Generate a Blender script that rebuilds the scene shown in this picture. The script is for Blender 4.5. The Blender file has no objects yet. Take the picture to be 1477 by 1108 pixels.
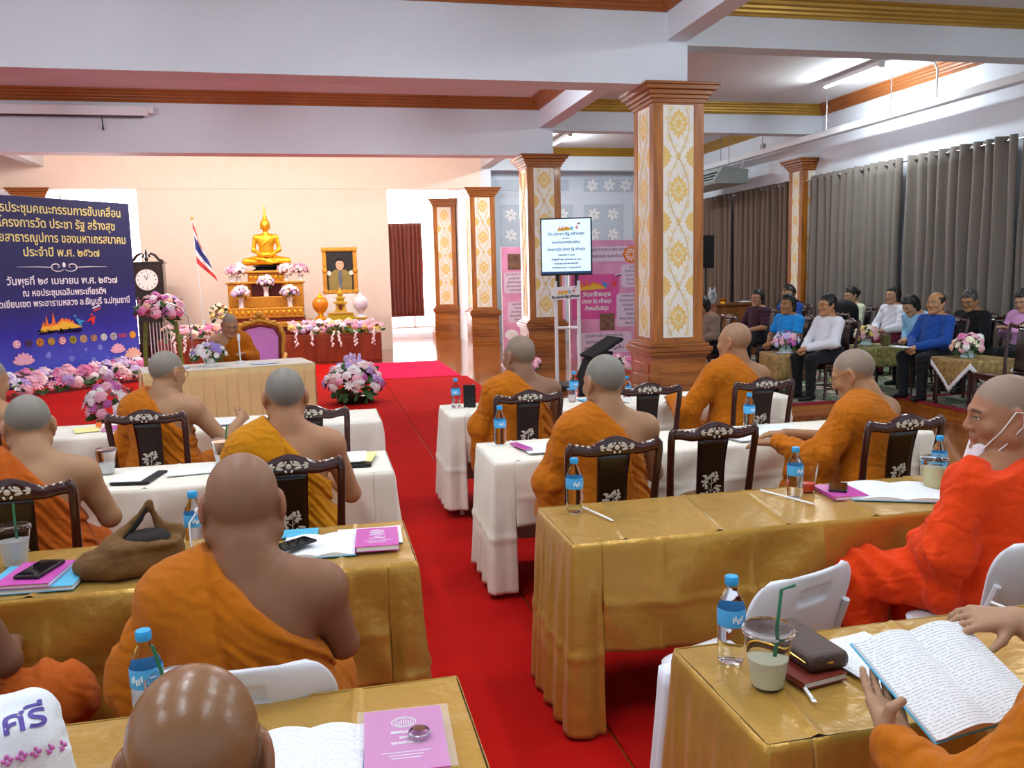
import bpy, math, random, sys
import numpy as np
from mathutils import Vector, Matrix, Euler

SC = bpy.context.scene
COL = SC.collection
random.seed(11)
PI = math.pi
RA = math.radians

# ------------------------------------------------------------------ camera
cam_data = bpy.data.cameras.new('camera')
cam = bpy.data.objects.new('camera', cam_data)
COL.objects.link(cam)
cam_data.sensor_fit = 'HORIZONTAL'
cam_data.sensor_width = 36.0
cam_data.lens = 36.0 * 1231.95 / 1477.0
cam_data.clip_start = 0.05
cam_data.clip_end = 200
CAM_R = Vector((0.97538, -0.21932, -0.02310))
CAM_D = Vector((-0.05024, -0.11896, -0.99163))
CAM_F = Vector((0.21474, 0.96837, -0.12705))
cm = Matrix.Identity(4)
for i in range(3):
    cm[i][0] = CAM_R[i]
    cm[i][1] = -CAM_D[i]
    cm[i][2] = -CAM_F[i]
cm[2][3] = 1.73
cam.matrix_world = cm
SC.camera = cam

# ------------------------------------------------------------------ world and exposure
world = bpy.data.worlds.new('world')
SC.world = world
world.use_nodes = True
wb = world.node_tree.nodes['Background']
wb.inputs[0].default_value = (0.74, 0.87, 1.0, 1)
wb.inputs[1].default_value = 0.80
SC.view_settings.view_transform = 'Standard'
SC.view_settings.look = 'None'
SC.view_settings.gamma = 1.0
SC.view_settings.use_curve_mapping = False
SC.view_settings.exposure = 0.12
LAMP_W = 58.0          # watts of one cool ceiling tube
WARM_W = 165.0          # watts of one warm tube over the stage
DAY = 6.0              # daylight in the windows of the rear corridor

# ------------------------------------------------------------------ helpers
def lin(c):
    if isinstance(c, str):
        c = c.lstrip('#')
        c = tuple(int(c[i:i + 2], 16) / 255 for i in (0, 2, 4))
    return tuple((x / 12.92 if x <= 0.04045 else ((x + 0.055) / 1.055) ** 2.4) for x in c)

MATS = {}
def mat(name, color, rough=0.6, metal=0.0, bump=0.0, bscale=30.0, var=0.06, vscale=4.0, stretch=(1, 1, 1),
        spec=0.5, sheen=0.0, coat=0.0, trans=0.0, alpha=1.0, emit=0.0, attr=None, wave=None, ior=1.45):
    """Principled material whose colour and relief vary with noise in the object's own space."""
    if name in MATS:
        return MATS[name]
    m = bpy.data.materials.new(name)
    m.use_nodes = True
    nt = m.node_tree
    b = nt.nodes['Principled BSDF']
    b.inputs['Roughness'].default_value = rough
    b.inputs['Metallic'].default_value = metal
    b.inputs['Specular IOR Level'].default_value = spec
    b.inputs['Sheen Weight'].default_value = sheen
    b.inputs['Coat Weight'].default_value = coat
    b.inputs['Transmission Weight'].default_value = trans
    b.inputs['Alpha'].default_value = alpha
    b.inputs['IOR'].default_value = ior
    col = lin(color)
    tc = nt.nodes.new('ShaderNodeTexCoord')
    mp = nt.nodes.new('ShaderNodeMapping')
    mp.inputs['Scale'].default_value = stretch
    nt.links.new(tc.outputs['Object'], mp.inputs['Vector'])
    if attr:
        a = nt.nodes.new('ShaderNodeAttribute')
        a.attribute_name = attr
        src = a.outputs['Color']
    else:
        src = None
    nz = nt.nodes.new('ShaderNodeTexNoise')
    nz.inputs['Scale'].default_value = vscale
    nz.inputs['Detail'].default_value = 4
    nt.links.new(mp.outputs[0], nz.inputs['Vector'])
    if var > 0:
        mx = nt.nodes.new('ShaderNodeMix')
        mx.data_type = 'RGBA'
        mx.blend_type = 'MULTIPLY'
        mx.inputs['Factor'].default_value = 1.0
        rp = nt.nodes.new('ShaderNodeValToRGB')
        rp.color_ramp.elements[0].position = 0.3
        rp.color_ramp.elements[1].position = 0.7
        lo, hi = 1 - var * 1.6, 1.0 + var * 0.4
        rp.color_ramp.elements[0].color = (lo, lo, lo, 1)
        rp.color_ramp.elements[1].color = (hi, hi, hi, 1)
        nt.links.new(nz.outputs['Fac'], rp.inputs[0])
        if src is None:
            mx.inputs['A'].default_value = (*col, 1)
        else:
            nt.links.new(src, mx.inputs['A'])
        nt.links.new(rp.outputs[0], mx.inputs['B'])
        nt.links.new(mx.outputs['Result'], b.inputs['Base Color'])
    elif src is not None:
        nt.links.new(src, b.inputs['Base Color'])
    else:
        b.inputs['Base Color'].default_value = (*col, 1)
    if bump > 0:
        n2 = nt.nodes.new('ShaderNodeTexNoise')
        n2.inputs['Scale'].default_value = bscale
        n2.inputs['Detail'].default_value = 3
        nt.links.new(mp.outputs[0], n2.inputs['Vector'])
        bp = nt.nodes.new('ShaderNodeBump')
        bp.inputs['Strength'].default_value = bump
        bp.inputs['Distance'].default_value = 0.01
        nt.links.new(n2.outputs['Fac'], bp.inputs['Height'])
        if wave:
            wv = nt.nodes.new('ShaderNodeTexWave')
            wv.bands_direction = wave[0]
            wv.inputs['Scale'].default_value = wave[1]
            wv.inputs['Distortion'].default_value = wave[2]
            wv.inputs['Detail'].default_value = 2
            wv.inputs['Detail Scale'].default_value = 1.5
            nt.links.new(tc.outputs['Object'], wv.inputs['Vector'])
            b2 = nt.nodes.new('ShaderNodeBump')
            b2.inputs['Strength'].default_value = wave[3]
            b2.inputs['Distance'].default_value = 0.01
            nt.links.new(wv.outputs['Fac'], b2.inputs['Height'])
            nt.links.new(bp.outputs[0], b2.inputs['Normal'])
            nt.links.new(b2.outputs[0], b.inputs['Normal'])
        else:
            nt.links.new(bp.outputs[0], b.inputs['Normal'])
    if emit > 0:
        b.inputs['Emission Color'].default_value = (*col, 1)
        b.inputs['Emission Strength'].default_value = emit
    MATS[name] = m
    return m

def wood_mat(name, c1, c2, rough=0.35, scale=6.0, axis='Z', coat=0.0, planks=None):
    if name in MATS:
        return MATS[name]
    m = bpy.data.materials.new(name)
    m.use_nodes = True
    nt = m.node_tree
    b = nt.nodes['Principled BSDF']
    tc = nt.nodes.new('ShaderNodeTexCoord')
    mp = nt.nodes.new('ShaderNodeMapping')
    s = {'X': (0.12, 1, 1), 'Y': (1, 0.12, 1), 'Z': (1, 1, 0.12)}[axis]
    mp.inputs['Scale'].default_value = s
    nt.links.new(tc.outputs['Object'], mp.inputs['Vector'])
    nz = nt.nodes.new('ShaderNodeTexNoise')
    nz.inputs['Scale'].default_value = scale
    nz.inputs['Detail'].default_value = 6
    nz.inputs['Distortion'].default_value = 1.2
    nt.links.new(mp.outputs[0], nz.inputs['Vector'])
    rp = nt.nodes.new('ShaderNodeValToRGB')
    rp.color_ramp.elements[0].position = 0.32
    rp.color_ramp.elements[1].position = 0.68
    rp.color_ramp.elements[0].color = (*lin(c1), 1)
    rp.color_ramp.elements[1].color = (*lin(c2), 1)
    nt.links.new(nz.outputs['Fac'], rp.inputs[0])
    if planks:
        br = nt.nodes.new('ShaderNodeTexBrick')
        br.inputs['Scale'].default_value = planks
        br.inputs['Mortar Size'].default_value = 0.006
        br.inputs['Color1'].default_value = (1, 1, 1, 1)
        br.inputs['Color2'].default_value = (0.78, 0.74, 0.72, 1)
        br.inputs['Mortar'].default_value = (0.45, 0.40, 0.36, 1)
        nt.links.new(tc.outputs['Object'], br.inputs['Vector'])
        mx = nt.nodes.new('ShaderNodeMix')
        mx.data_type = 'RGBA'
        mx.blend_type = 'MULTIPLY'
        mx.inputs['Factor'].default_value = 1
        nt.links.new(rp.outputs[0], mx.inputs['A'])
        nt.links.new(br.outputs['Color'], mx.inputs['B'])
        nt.links.new(mx.outputs['Result'], b.inputs['Base Color'])
    else:
        nt.links.new(rp.outputs[0], b.inputs['Base Color'])
    b.inputs['Roughness'].default_value = rough
    b.inputs['Coat Weight'].default_value = coat
    b.inputs['Coat Roughness'].default_value = 0.08
    MATS[name] = m
    return m

def link(name, data, parent=None, loc=(0, 0, 0), rot=(0, 0, 0)):
    o = bpy.data.objects.new(name, data)
    COL.objects.link(o)
    o.location = loc
    o.rotation_euler = rot
    if parent is not None:
        o.parent = parent
    return o

def tag(o, label=None, cat=None, group=None, kind=None):
    if label: o['label'] = label
    if cat: o['category'] = cat
    if group: o['group'] = group
    if kind: o['kind'] = kind
    return o

def thing(name, label, cat, loc=(0, 0, 0), rz=0.0, group=None):
    return tag(link(name, None, None, loc, (0, 0, rz)), label, cat, group)

def copy_thing(src, loc, rz, label, group=None):
    """A copy of a thing, its parts and their sub-parts, sharing mesh data."""
    def rec(o, parent):
        c = o.copy()
        COL.objects.link(c)
        if parent is not None:
            c.parent = parent
        for ch in [x for x in o.children]:
            rec(ch, c)
        return c
    r = rec(src, None)
    r.location = loc
    r.rotation_euler = (0, 0, rz)
    r['label'] = label
    if group: r['group'] = group
    return r

class MB:
    """Collects shapes and links them as ONE mesh object."""
    def __init__(s):
        s.v = []; s.f = []; s.mi = []; s.cur = 0
    def add(s, vs, fs):
        b = len(s.v)
        s.v.extend([tuple(map(float, p)) for p in vs])
        for f in fs:
            s.f.append(tuple(b + i for i in f))
            s.mi.append(s.cur)
        return s
    def box(s, c, d, R=None, taper=1.0):
        x, y, z = (k / 2 for k in d)
        vs = []
        for sz in (-1, 1):
            t = taper if sz > 0 else 1.0
            for sx, sy in ((-1, -1), (1, -1), (1, 1), (-1, 1)):
                p = Vector((sx * x * t, sy * y * t, sz * z))
                if R is not None: p = R @ p
                vs.append(p + Vector(c))
        return s.add(vs, [(3, 2, 1, 0), (4, 5, 6, 7), (0, 1, 5, 4), (1, 2, 6, 5), (2, 3, 7, 6), (3, 0, 4, 7)])
    def tube(s, pts, r, n=8, caps=True, flat=1.0):
        pts = [Vector(p) for p in pts]
        rs = r if isinstance(r, (list, tuple)) else [r] * len(pts)
        up = Vector((0, 0, 1))
        t0 = (pts[1] - pts[0]).normalized()
        if abs(t0.dot(up)) > 0.9: up = Vector((0, 1, 0))
        vs = []
        for i, p in enumerate(pts):
            a = pts[max(i - 1, 0)]; b = pts[min(i + 1, len(pts) - 1)]
            t = (b - a)
            t = t.normalized() if t.length > 1e-9 else t0
            u = up - t * up.dot(t)
            if u.length < 1e-4: u = Vector((1, 0, 0)) - t * t.x
            u.normalize(); up = u
            w = t.cross(u)
            for k in range(n):
                an = 2 * PI * k / n
                vs.append(p + u * (math.cos(an) * rs[i]) + w * (math.sin(an) * rs[i] * flat))
        fs = []
        for i in range(len(pts) - 1):
            for k in range(n):
                k2 = (k + 1) % n
                fs.append((i * n + k, i * n + k2, (i + 1) * n + k2, (i + 1) * n + k))
        if caps:
            fs.append(tuple(range(n - 1, -1, -1)))
            fs.append(tuple((len(pts) - 1) * n + k for k in range(n)))
        return s.add(vs, fs)
    def lathe(s, prof, n=24, c=(0, 0, 0), caps=True, sx=1.0, sy=1.0):
        vs = []
        for r, z in prof:
            for k in range(n):
                a = 2 * PI * k / n
                vs.append((c[0] + r * sx * math.cos(a), c[1] + r * sy * math.sin(a), c[2] + z))
        fs = []
        for i in range(len(prof) - 1):
            for k in range(n):
                k2 = (k + 1) % n
                fs.append((i * n + k, i * n + k2, (i + 1) * n + k2, (i + 1) * n + k))
        if caps:
            fs.append(tuple(range(n - 1, -1, -1)))
            fs.append(tuple((len(prof) - 1) * n + k for k in range(n)))
        return s.add(vs, fs)
    def prism(s, pts, axis, a, b):
        """2D outline extruded along axis between a and b ('X': pts are (y,z), 'Y': (x,z), 'Z': (x,y))."""
        def P(p, t):
            return {'X': (t, p[0], p[1]), 'Y': (p[0], t, p[1]), 'Z': (p[0], p[1], t)}[axis]
        n = len(pts)
        vs = [P(p, a) for p in pts] + [P(p, b) for p in pts]
        fs = [(i, (i + 1) % n, n + (i + 1) % n, n + i) for i in range(n)]
        fs.append(tuple(range(n - 1, -1, -1)))
        fs.append(tuple(range(n, 2 * n)))
        return s.add(vs, fs)
    def ball(s, c, r, n=10, m=6, R=None):
        if not isinstance(r, (list, tuple)): r = (r, r, r)
        vs = []
        for j in range(m + 1):
            th = PI * j / m
            for k in range(n):
                a = 2 * PI * k / n
                p = Vector((r[0] * math.sin(th) * math.cos(a), r[1] * math.sin(th) * math.sin(a), r[2] * math.cos(th)))
                if R is not None: p = R @ p
                vs.append(p + Vector(c))
        fs = []
        for j in range(m):
            for k in range(n):
                k2 = (k + 1) % n
                fs.append((j * n + k, (j + 1) * n + k, (j + 1) * n + k2, j * n + k2))
        return s.add(vs, fs)
    def grid(s, fn, nu, nv, flip=False):
        vs = [fn(i / nu, j / nv) for j in range(nv + 1) for i in range(nu + 1)]
        fs = []
        for j in range(nv):
            for i in range(nu):
                a = j * (nu + 1) + i
                q = (a, a + 1, a + nu + 2, a + nu + 1)
                fs.append(q[::-1] if flip else q)
        return s.add(vs, fs)
    def build(s, name, m, parent=None, loc=(0, 0, 0), rot=(0, 0, 0), smooth=True, angle=38, bevel=0, solid=0, subsurf=0):
        me = bpy.data.meshes.new(name)
        me.from_pydata(s.v, [], s.f)
        ms = m if isinstance(m, (list, tuple)) else [m]
        for x in ms: me.materials.append(x)
        if len(ms) > 1: me.polygons.foreach_set('material_index', s.mi)
        me.validate(); me.update()
        if smooth:
            me.polygons.foreach_set('use_smooth', [True] * len(me.polygons))
            if angle < 180: me.set_sharp_from_angle(angle=RA(angle))
        o = link(name, me, parent, loc, rot)
        if bevel:
            bm = o.modifiers.new('bevel', 'BEVEL'); bm.width = bevel; bm.segments = 2; bm.limit_method = 'ANGLE'
            bm.harden_normals = False
        if solid:
            sm = o.modifiers.new('solid', 'SOLIDIFY'); sm.thickness = solid; sm.offset = 0
        if subsurf:
            sb = o.modifiers.new('sub', 'SUBSURF'); sb.levels = subsurf; sb.render_levels = subsurf
        return o

def text(body, size, m, parent, loc, rot=(PI / 2, 0, 0), align='CENTER', bold=0.0, width=None, name='lettering'):
    c = bpy.data.curves.new(name, 'FONT')
    c.body = body
    c.size = size
    c.align_x = align
    c.offset = bold
    c.extrude = 0.0008
    c.resolution_u = 2
    c.materials.append(m)
    tmp = link(name, c)
    dg = bpy.context.evaluated_depsgraph_get()
    me = bpy.data.meshes.new_from_object(tmp.evaluated_get(dg))
    bpy.data.objects.remove(tmp); bpy.data.curves.remove(c)
    me.name = name
    if not me.materials: me.materials.append(m)
    o = link(name, me, parent, loc, rot)
    if width and len(me.vertices):
        xs = [v.co.x for v in me.vertices]
        w = max(xs) - min(xs)
        if w > 0: o.scale = (width / w, 1, 1)
    return o

# --- value noise and the signed-distance toolkit (numpy), for bodies, robes, statues and soft bags
_rs = np.random.RandomState(7)
_NT = _rs.rand(32, 32, 32).astype(np.float32)
def vnoise(P, s):
    q = P * s
    i = np.floor(q).astype(np.int32)
    f = (q - i).astype(np.float32)
    f = f * f * (3 - 2 * f)
    a = [i[:, k] & 31 for k in range(3)]
    b = [(i[:, k] + 1) & 31 for k in range(3)]
    x, y, z = f[:, 0], f[:, 1], f[:, 2]
    N = _NT
    c00 = N[a[0], a[1], a[2]] * (1 - x) + N[b[0], a[1], a[2]] * x
    c10 = N[a[0], b[1], a[2]] * (1 - x) + N[b[0], b[1], a[2]] * x
    c01 = N[a[0], a[1], b[2]] * (1 - x) + N[b[0], a[1], b[2]] * x
    c11 = N[a[0], b[1], b[2]] * (1 - x) + N[b[0], b[1], b[2]] * x
    return ((c00 * (1 - y) + c10 * y) * (1 - z) + (c01 * (1 - y) + c11 * y) * z) * 2 - 1

def A3(*p): return np.array(p, np.float32)
def d_cone(P, a, b, ra, rb):
    a = np.asarray(a, np.float32); b = np.asarray(b, np.float32)
    pa = P - a; ba = b - a
    h = np.clip(pa @ ba / max(float(ba @ ba), 1e-9), 0, 1)
    return np.linalg.norm(pa - h[:, None] * ba, axis=1) - (ra + (rb - ra) * h)
def d_ell(P, c, r, R=None):
    q = P - np.asarray(c, np.float32)
    if R is not None: q = q @ R
    r = np.asarray(r, np.float32)
    k0 = np.linalg.norm(q / r, axis=1); k1 = np.linalg.norm(q / (r * r), axis=1)
    return k0 * (k0 - 1) / np.maximum(k1, 1e-6)
def d_box(P, c, hf, r, R=None):
    q = P - np.asarray(c, np.float32)
    if R is not None: q = q @ R
    q = np.abs(q) - (np.asarray(hf, np.float32) - r)
    return np.linalg.norm(np.maximum(q, 0), axis=1) + np.minimum(q.max(axis=1), 0) - r
def smin(a, b, k):
    if k <= 0: return np.minimum(a, b)
    h = np.maximum(k - np.abs(a - b), 0) / k
    return np.minimum(a, b) - h * h * k * 0.25
def smax(a, b, k): return -smin(-a, -b, k)
def ev(P, prims):
    d = None
    for p in prims:
        kind, k = p[0], p[1]
        if kind == 'c': e = d_cone(P, *p[2:])
        elif kind == 'e': e = d_ell(P, *p[2:])
        elif kind == 'b': e = d_box(P, *p[2:])
        elif kind == '-c': d = smax(d, -d_cone(P, *p[2:]), k); continue
        elif kind == '-e': d = smax(d, -d_ell(P, *p[2:]), k); continue
        d = e if d is None else smin(d, e, k)
    return d

def surface(f, lo, hi, h):
    """Surface nets of f(P)=0 inside the box lo..hi at cell size h -> vertices, quads."""
    lo = np.array(lo, np.float32); hi = np.array(hi, np.float32)
    B = 4
    n = (np.ceil((hi - lo) / (h * B)).astype(int)) * B
    nb = n // B
    ax = [lo[k] + h * B * np.arange(nb[k] + 1) for k in range(3)]
    G = np.stack(np.meshgrid(*ax, indexing='ij'), -1).reshape(-1, 3).astype(np.float32)
    C = f(G).reshape(nb + 1)
    m = np.abs(C)
    near = m < h * B * 2.3
    act = np.zeros(nb, bool)
    for i in (0, 1):
        for j in (0, 1):
            for k in (0, 1):
                act |= near[i:nb[0] + i, j:nb[1] + j, k:nb[2] + k]
    D = np.repeat(np.repeat(np.repeat(C, B, 0), B, 1), B, 2)[:n[0] + 1, :n[1] + 1, :n[2] + 1].copy()
    need = np.zeros(n + 1, bool)
    bi = np.argwhere(act)
    off = np.stack(np.meshgrid(*[np.arange(B + 1)] * 3, indexing='ij'), -1).reshape(-1, 3)
    idx = (bi[:, None, :] * B + off[None]).reshape(-1, 3)
    need[idx[:, 0], idx[:, 1], idx[:, 2]] = True
    pts = np.argwhere(need)
    D[need] = f((lo + pts * h).astype(np.float32))
    S = D < 0
    cnt = np.zeros(n, np.int8)
    for i in (0, 1):
        for j in (0, 1):
            for k in (0, 1):
                cnt += S[i:n[0] + i, j:n[1] + j, k:n[2] + k]
    cells = np.argwhere((cnt > 0) & (cnt < 8))
    if len(cells) == 0: return np.zeros((0, 3)), np.zeros((0, 4), int)
    acc = np.zeros((len(cells), 3)); wt = np.zeros(len(cells))
    cs = [(i, j, k) for i in (0, 1) for j in (0, 1) for k in (0, 1)]
    for a in range(8):
        for b in range(a + 1, 8):
            df = [cs[b][t] - cs[a][t] for t in range(3)]
            if sum(map(abs, df)) != 1: continue
            da = D[tuple((cells + cs[a]).T)]; db = D[tuple((cells + cs[b]).T)]
            x = (da < 0) != (db < 0)
            t = np.where(x, da / np.where(x, da - db, 1), 0)
            p = np.array(cs[a])[None] + t[:, None] * np.array(df)[None]
            acc += np.where(x[:, None], p, 0); wt += x
    V = lo + (cells + acc / wt[:, None]) * h
    ID = -np.ones(n, np.int64)
    ID[tuple(cells.T)] = np.arange(len(cells))
    Q = []
    for axk in range(3):
        u, w = [(1, 2), (2, 0), (0, 1)][axk]
        sl0 = [slice(0, n[k] + 1) for k in range(3)]; sl1 = list(sl0)
        sl0[axk] = slice(0, n[axk]); sl1[axk] = slice(1, n[axk] + 1)
        s0 = S[tuple(sl0)]; s1 = S[tuple(sl1)]
        E = np.argwhere(s0 != s1)
        ok = (E[:, u] > 0) & (E[:, w] > 0) & (E[:, u] < n[u]) & (E[:, w] < n[w])
        E = E[ok]
        flip = s0[tuple(E.T)]
        def cid(du, dw):
            c = E.copy(); c[:, u] -= du; c[:, w] -= dw
            return ID[tuple(c.T)]
        q = np.stack([cid(1, 1), cid(0, 1), cid(0, 0), cid(1, 0)], 1)
        q = np.where(flip[:, None], q, q[:, ::-1])
        Q.append(q)
    Q = np.concatenate(Q)
    Q = Q[(Q >= 0).all(1)]
    # one Newton step onto the surface
    Vf = V.astype(np.float32); e = h * 0.25
    d0 = f(Vf)
    g = np.stack([f(Vf + A3(*[e if k == t else 0 for t in range(3)])) - d0 for k in range(3)], 1) / e
    g2 = np.maximum((g * g).sum(1), 0.15)
    st = np.clip(d0 / g2, -h * .6, h * .6)
    V = V - st[:, None] * g
    return V, Q

def mesh_obj(name, V, Q, m, parent=None, colors=None, loc=(0, 0, 0), rot=(0, 0, 0)):
    me = bpy.data.meshes.new(name)
    me.vertices.add(len(V)); me.vertices.foreach_set('co', np.asarray(V, np.float32).ravel())
    me.loops.add(len(Q) * 4); me.loops.foreach_set('vertex_index', np.asarray(Q, np.int32).ravel())
    me.polygons.add(len(Q)); me.polygons.foreach_set('loop_start', np.arange(0, len(Q) * 4, 4, dtype=np.int32))
    me.polygons.foreach_set('use_smooth', np.ones(len(Q), bool))
    me.update(calc_edges=True)
    me.validate()
    for x in (m if isinstance(m, (list, tuple)) else [m]): me.materials.append(x)
    if colors is not None:
        at = me.color_attributes.new('Col', 'FLOAT_COLOR', 'POINT')
        c4 = np.ones((len(V), 4), np.float32); c4[:, :3] = colors
        at.data.foreach_set('color', c4.ravel())
    return link(name, me, parent, loc, rot)
def join_nets(parts):
    Vs, Qs, b = [], [], 0
    for V, Q in parts:
        Vs.append(V); Qs.append(np.asarray(Q) + b); b += len(V)
    return np.concatenate(Vs), np.concatenate(Qs)
# ------------------------------------------------------------------ materials of the hall
M_WALL = mat('wall_paint', '#e4e9f0', 0.7, var=0.02, bump=0.05, bscale=60)
M_PEACH = mat('peach_paint', '#f0ddcf', 0.7, var=0.02, bump=0.05, bscale=60)
M_CEIL = mat('ceiling_paint', '#dcd8d6', 0.75, var=0.03)
M_FLOOR = wood_mat('floor_planks', '#8a4a1c', '#b06a2c', 0.13, 5, 'Y', coat=0.5, planks=1.2)
M_TEAK = wood_mat('teak', '#8a4a0a', '#b87022', 0.32, 7, 'Z', coat=0.35)
M_TEAKX = wood_mat('teak_across', '#84440a', '#ae681e', 0.32, 7, 'X', coat=0.35)
M_CORN = mat('cornice_brown', '#a05a20', 0.4, var=0.1, vscale=3)
M_CORNG = mat('cornice_gold', '#b4882c', 0.35, metal=0.35, var=0.1, vscale=3)
M_PAPER = mat('damask_ground', '#efeae2', 0.6, var=0.02)
M_GOLDINK = mat('damask_gold', '#ecc878', 0.5, var=0.06, vscale=40)
M_PALEINK = mat('damask_pale', '#efe0b6', 0.5, var=0.05)
M_RED = mat('red_carpet_pile', '#b8100a', 0.95, bump=0.4, bscale=350, var=0.08, vscale=3, spec=0.15)
M_PINKMAT = mat('pink_mat_pile', '#d8144e', 0.95, bump=0.4, bscale=350, var=0.06, vscale=5, spec=0.15)
M_WHITE = mat('white_enamel', '#e8e8ea', 0.4, var=0.02)
M_METAL = mat('steel', '#b9bcc0', 0.25, metal=1.0, var=0.03)
M_BLACK = mat('black_plastic', '#101012', 0.4, var=0.05)
M_GLASSBLUE = mat('pale_blue_wall', '#cfdae6', 0.35, var=0.03)
M_BLUEPANEL = mat('frosted_grey_blue', '#b9c6d3', 0.35, var=0.04)
M_LAMP = mat('lit_tube', '#f4f8ff', 0.4, emit=14.0, var=0)
M_WARMLAMP = mat('lit_warm_tube', '#ffe2c0', 0.4, emit=8.0, var=0)
M_DAY = mat('daylit_frosted_pane', '#f6f8ff', 0.5, emit=DAY, var=0)

def struct(o):
    o['kind'] = 'structure'
    return o
def sbox(name, lo, hi, m, bevel=0):
    c = [(lo[i] + hi[i]) / 2 for i in range(3)]; d = [hi[i] - lo[i] for i in range(3)]
    mb = MB(); mb.box((0, 0, 0), d)
    return struct(mb.build(name, m, None, c, smooth=False, bevel=bevel))

Y1, Y2, Y3 = 9.37, 15.09, 20.78
CZ = 4.78
XR = 9.54
struct(MB().box((0, 11, -0.05), (20, 30, 0.1)).build('floor', M_FLOOR, None, smooth=False))
sbox('ceiling', (-9.6, -3, CZ), (XR + .1, 25, CZ + .12), M_CEIL)
sbox('wall_right', (XR, -3, 0), (XR + .12, 25, CZ), M_WALL)
sbox('wall_left', (-9.6, 6, 0), (-9.48, 25, CZ), M_WALL)
sbox('wall_altar', (-3.87, 20.80, 0), (1.68, 20.95, CZ), M_PEACH)
sbox('wall_corridor', (-9.48, 24.6, 0), (4.0, 24.7, CZ), M_WALL)
sbox('wall_side', (3.80, 21.3, 0), (3.9, 24.6, CZ), M_WALL)
# pale blue rear wall of the right bay with frosted panels and white blossoms
wb_ = struct(MB().box((0, 0, 0), (5.8, 0.12, 4.6)).build('wall_back', M_GLASSBLUE, None, (6.72, 21.3, 2.3), smooth=False))
pm = MB(); fm = MB()
def star(mb, x, z, r, y):
    for k in range(6):
        a = k * PI / 3 + .3
        mb.ball((x + math.cos(a) * r * .55, y, z + math.sin(a) * r * .55), (r * .42, .004, r * .26), 8, 4, Matrix.Rotation(-a, 3, 'Y'))
for (x0, x1, z0, z1, nx, nz) in [(6.7, 8.05, 3.78, 4.1, 3, 1), (6.7, 7.74, 2.45, 3.46, 2, 2), (4.5, 5.05, 2.45, 3.46, 1, 2), (4.4, 6.3, 3.8, 4.08, 0, 0), (5.3, 6.4, 2.45, 3.46, 2, 2), (8.0, 9.0, 2.45, 3.46, 2, 2)]:
    pm.box(((x0 + x1) / 2 - 6.72, -.064, (z0 + z1) / 2 - 2.3), (x1 - x0, .012, z1 - z0))
    for i in range(nx):
        for j in range(nz):
            star(fm, x0 + (x1 - x0) * (i + .5) / nx - 6.72, z0 + (z1 - z0) * (j + .5) / nz - 2.3, .17, -.075)
pm.build('panel', M_BLUEPANEL, wb_, smooth=False)
fm.build('blossom_relief', M_WHITE, wb_)

# beams (bottoms at 3.82 across the nave, 4.27 elsewhere)
M_BEAM = mat('beam_paint', '#dde3ea', 0.65, var=0.025, vscale=1.5)
for y in (Y1, Y2, Y3):
    sbox('beam', (-9.48, y, 3.82), (3.95, y + .40, CZ), M_BEAM if y < Y3 else M_PEACH)
    sbox('beam', (4.2, y + .02, 4.26), (XR, y + .32, CZ), M_BEAM)
for ya, yb in ((-3, Y1), (Y1 + .4, Y2), (Y2 + .4, Y3), (Y3 + .4, 24.6)):
    sbox('beam', (3.95, ya, 4.30), (4.2, yb, CZ), M_BEAM)
    sbox('beam', (-5.95, ya, 4.30), (-5.7, yb, CZ), M_BEAM)
for y in (Y1, Y2, Y3):
    sbox('beam', (3.95, y, 3.82), (4.2, y + .4, CZ), M_BEAM)

# cornices: one moulding around each bay
CP = [(0, 4.60), (.025, 4.60), (.035, 4.625), (.06, 4.635), (.065, 4.66), (.10, 4.675), (.105, 4.70), (.14, 4.715), (.15, 4.745), (.19, 4.755), (.19, CZ), (0, CZ)]
def cornice(n, x0, x1, y0, y1, m, sides='SNEW'):
    mb = MB()
    if 'N' in sides: mb.prism([(y1 - d, z) for d, z in CP], 'X', x0, x1)
    if 'S' in sides: mb.prism([(y0 + d, z) for d, z in CP], 'X', x0, x1)
    if 'W' in sides: mb.prism([(x0 + d, z) for d, z in CP], 'Y', y0, y1)
    if 'E' in sides: mb.prism([(x1 - d, z) for d, z in CP], 'Y', y0, y1)
    struct(mb.build('trim_%d' % n, m, None, smooth=False))
cornice(1, -5.7, 3.95, 1.0, Y1, M_CORN)
cornice(2, -5.7, 3.95, Y1 + .4, Y2, M_CORN)
cornice(3, -5.7, 3.95, Y2 + .4, Y3, M_CORN)
cornice(4, 4.2, XR, 1.0, Y1 + .02, M_CORNG)
cornice(5, 4.2, XR, Y1 + .32, Y2 + .02, M_CORNG, 'SNW')
cornice(6, 4.2, XR, Y2 + .32, Y3 + .02, M_CORNG)
mb = MB(); mb.prism([(XR - d, z) for d, z in CP], 'Y', Y1 + .32, Y2 + .02)
struct(mb.build('trim_7', M_CORN, None, smooth=False))

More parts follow.
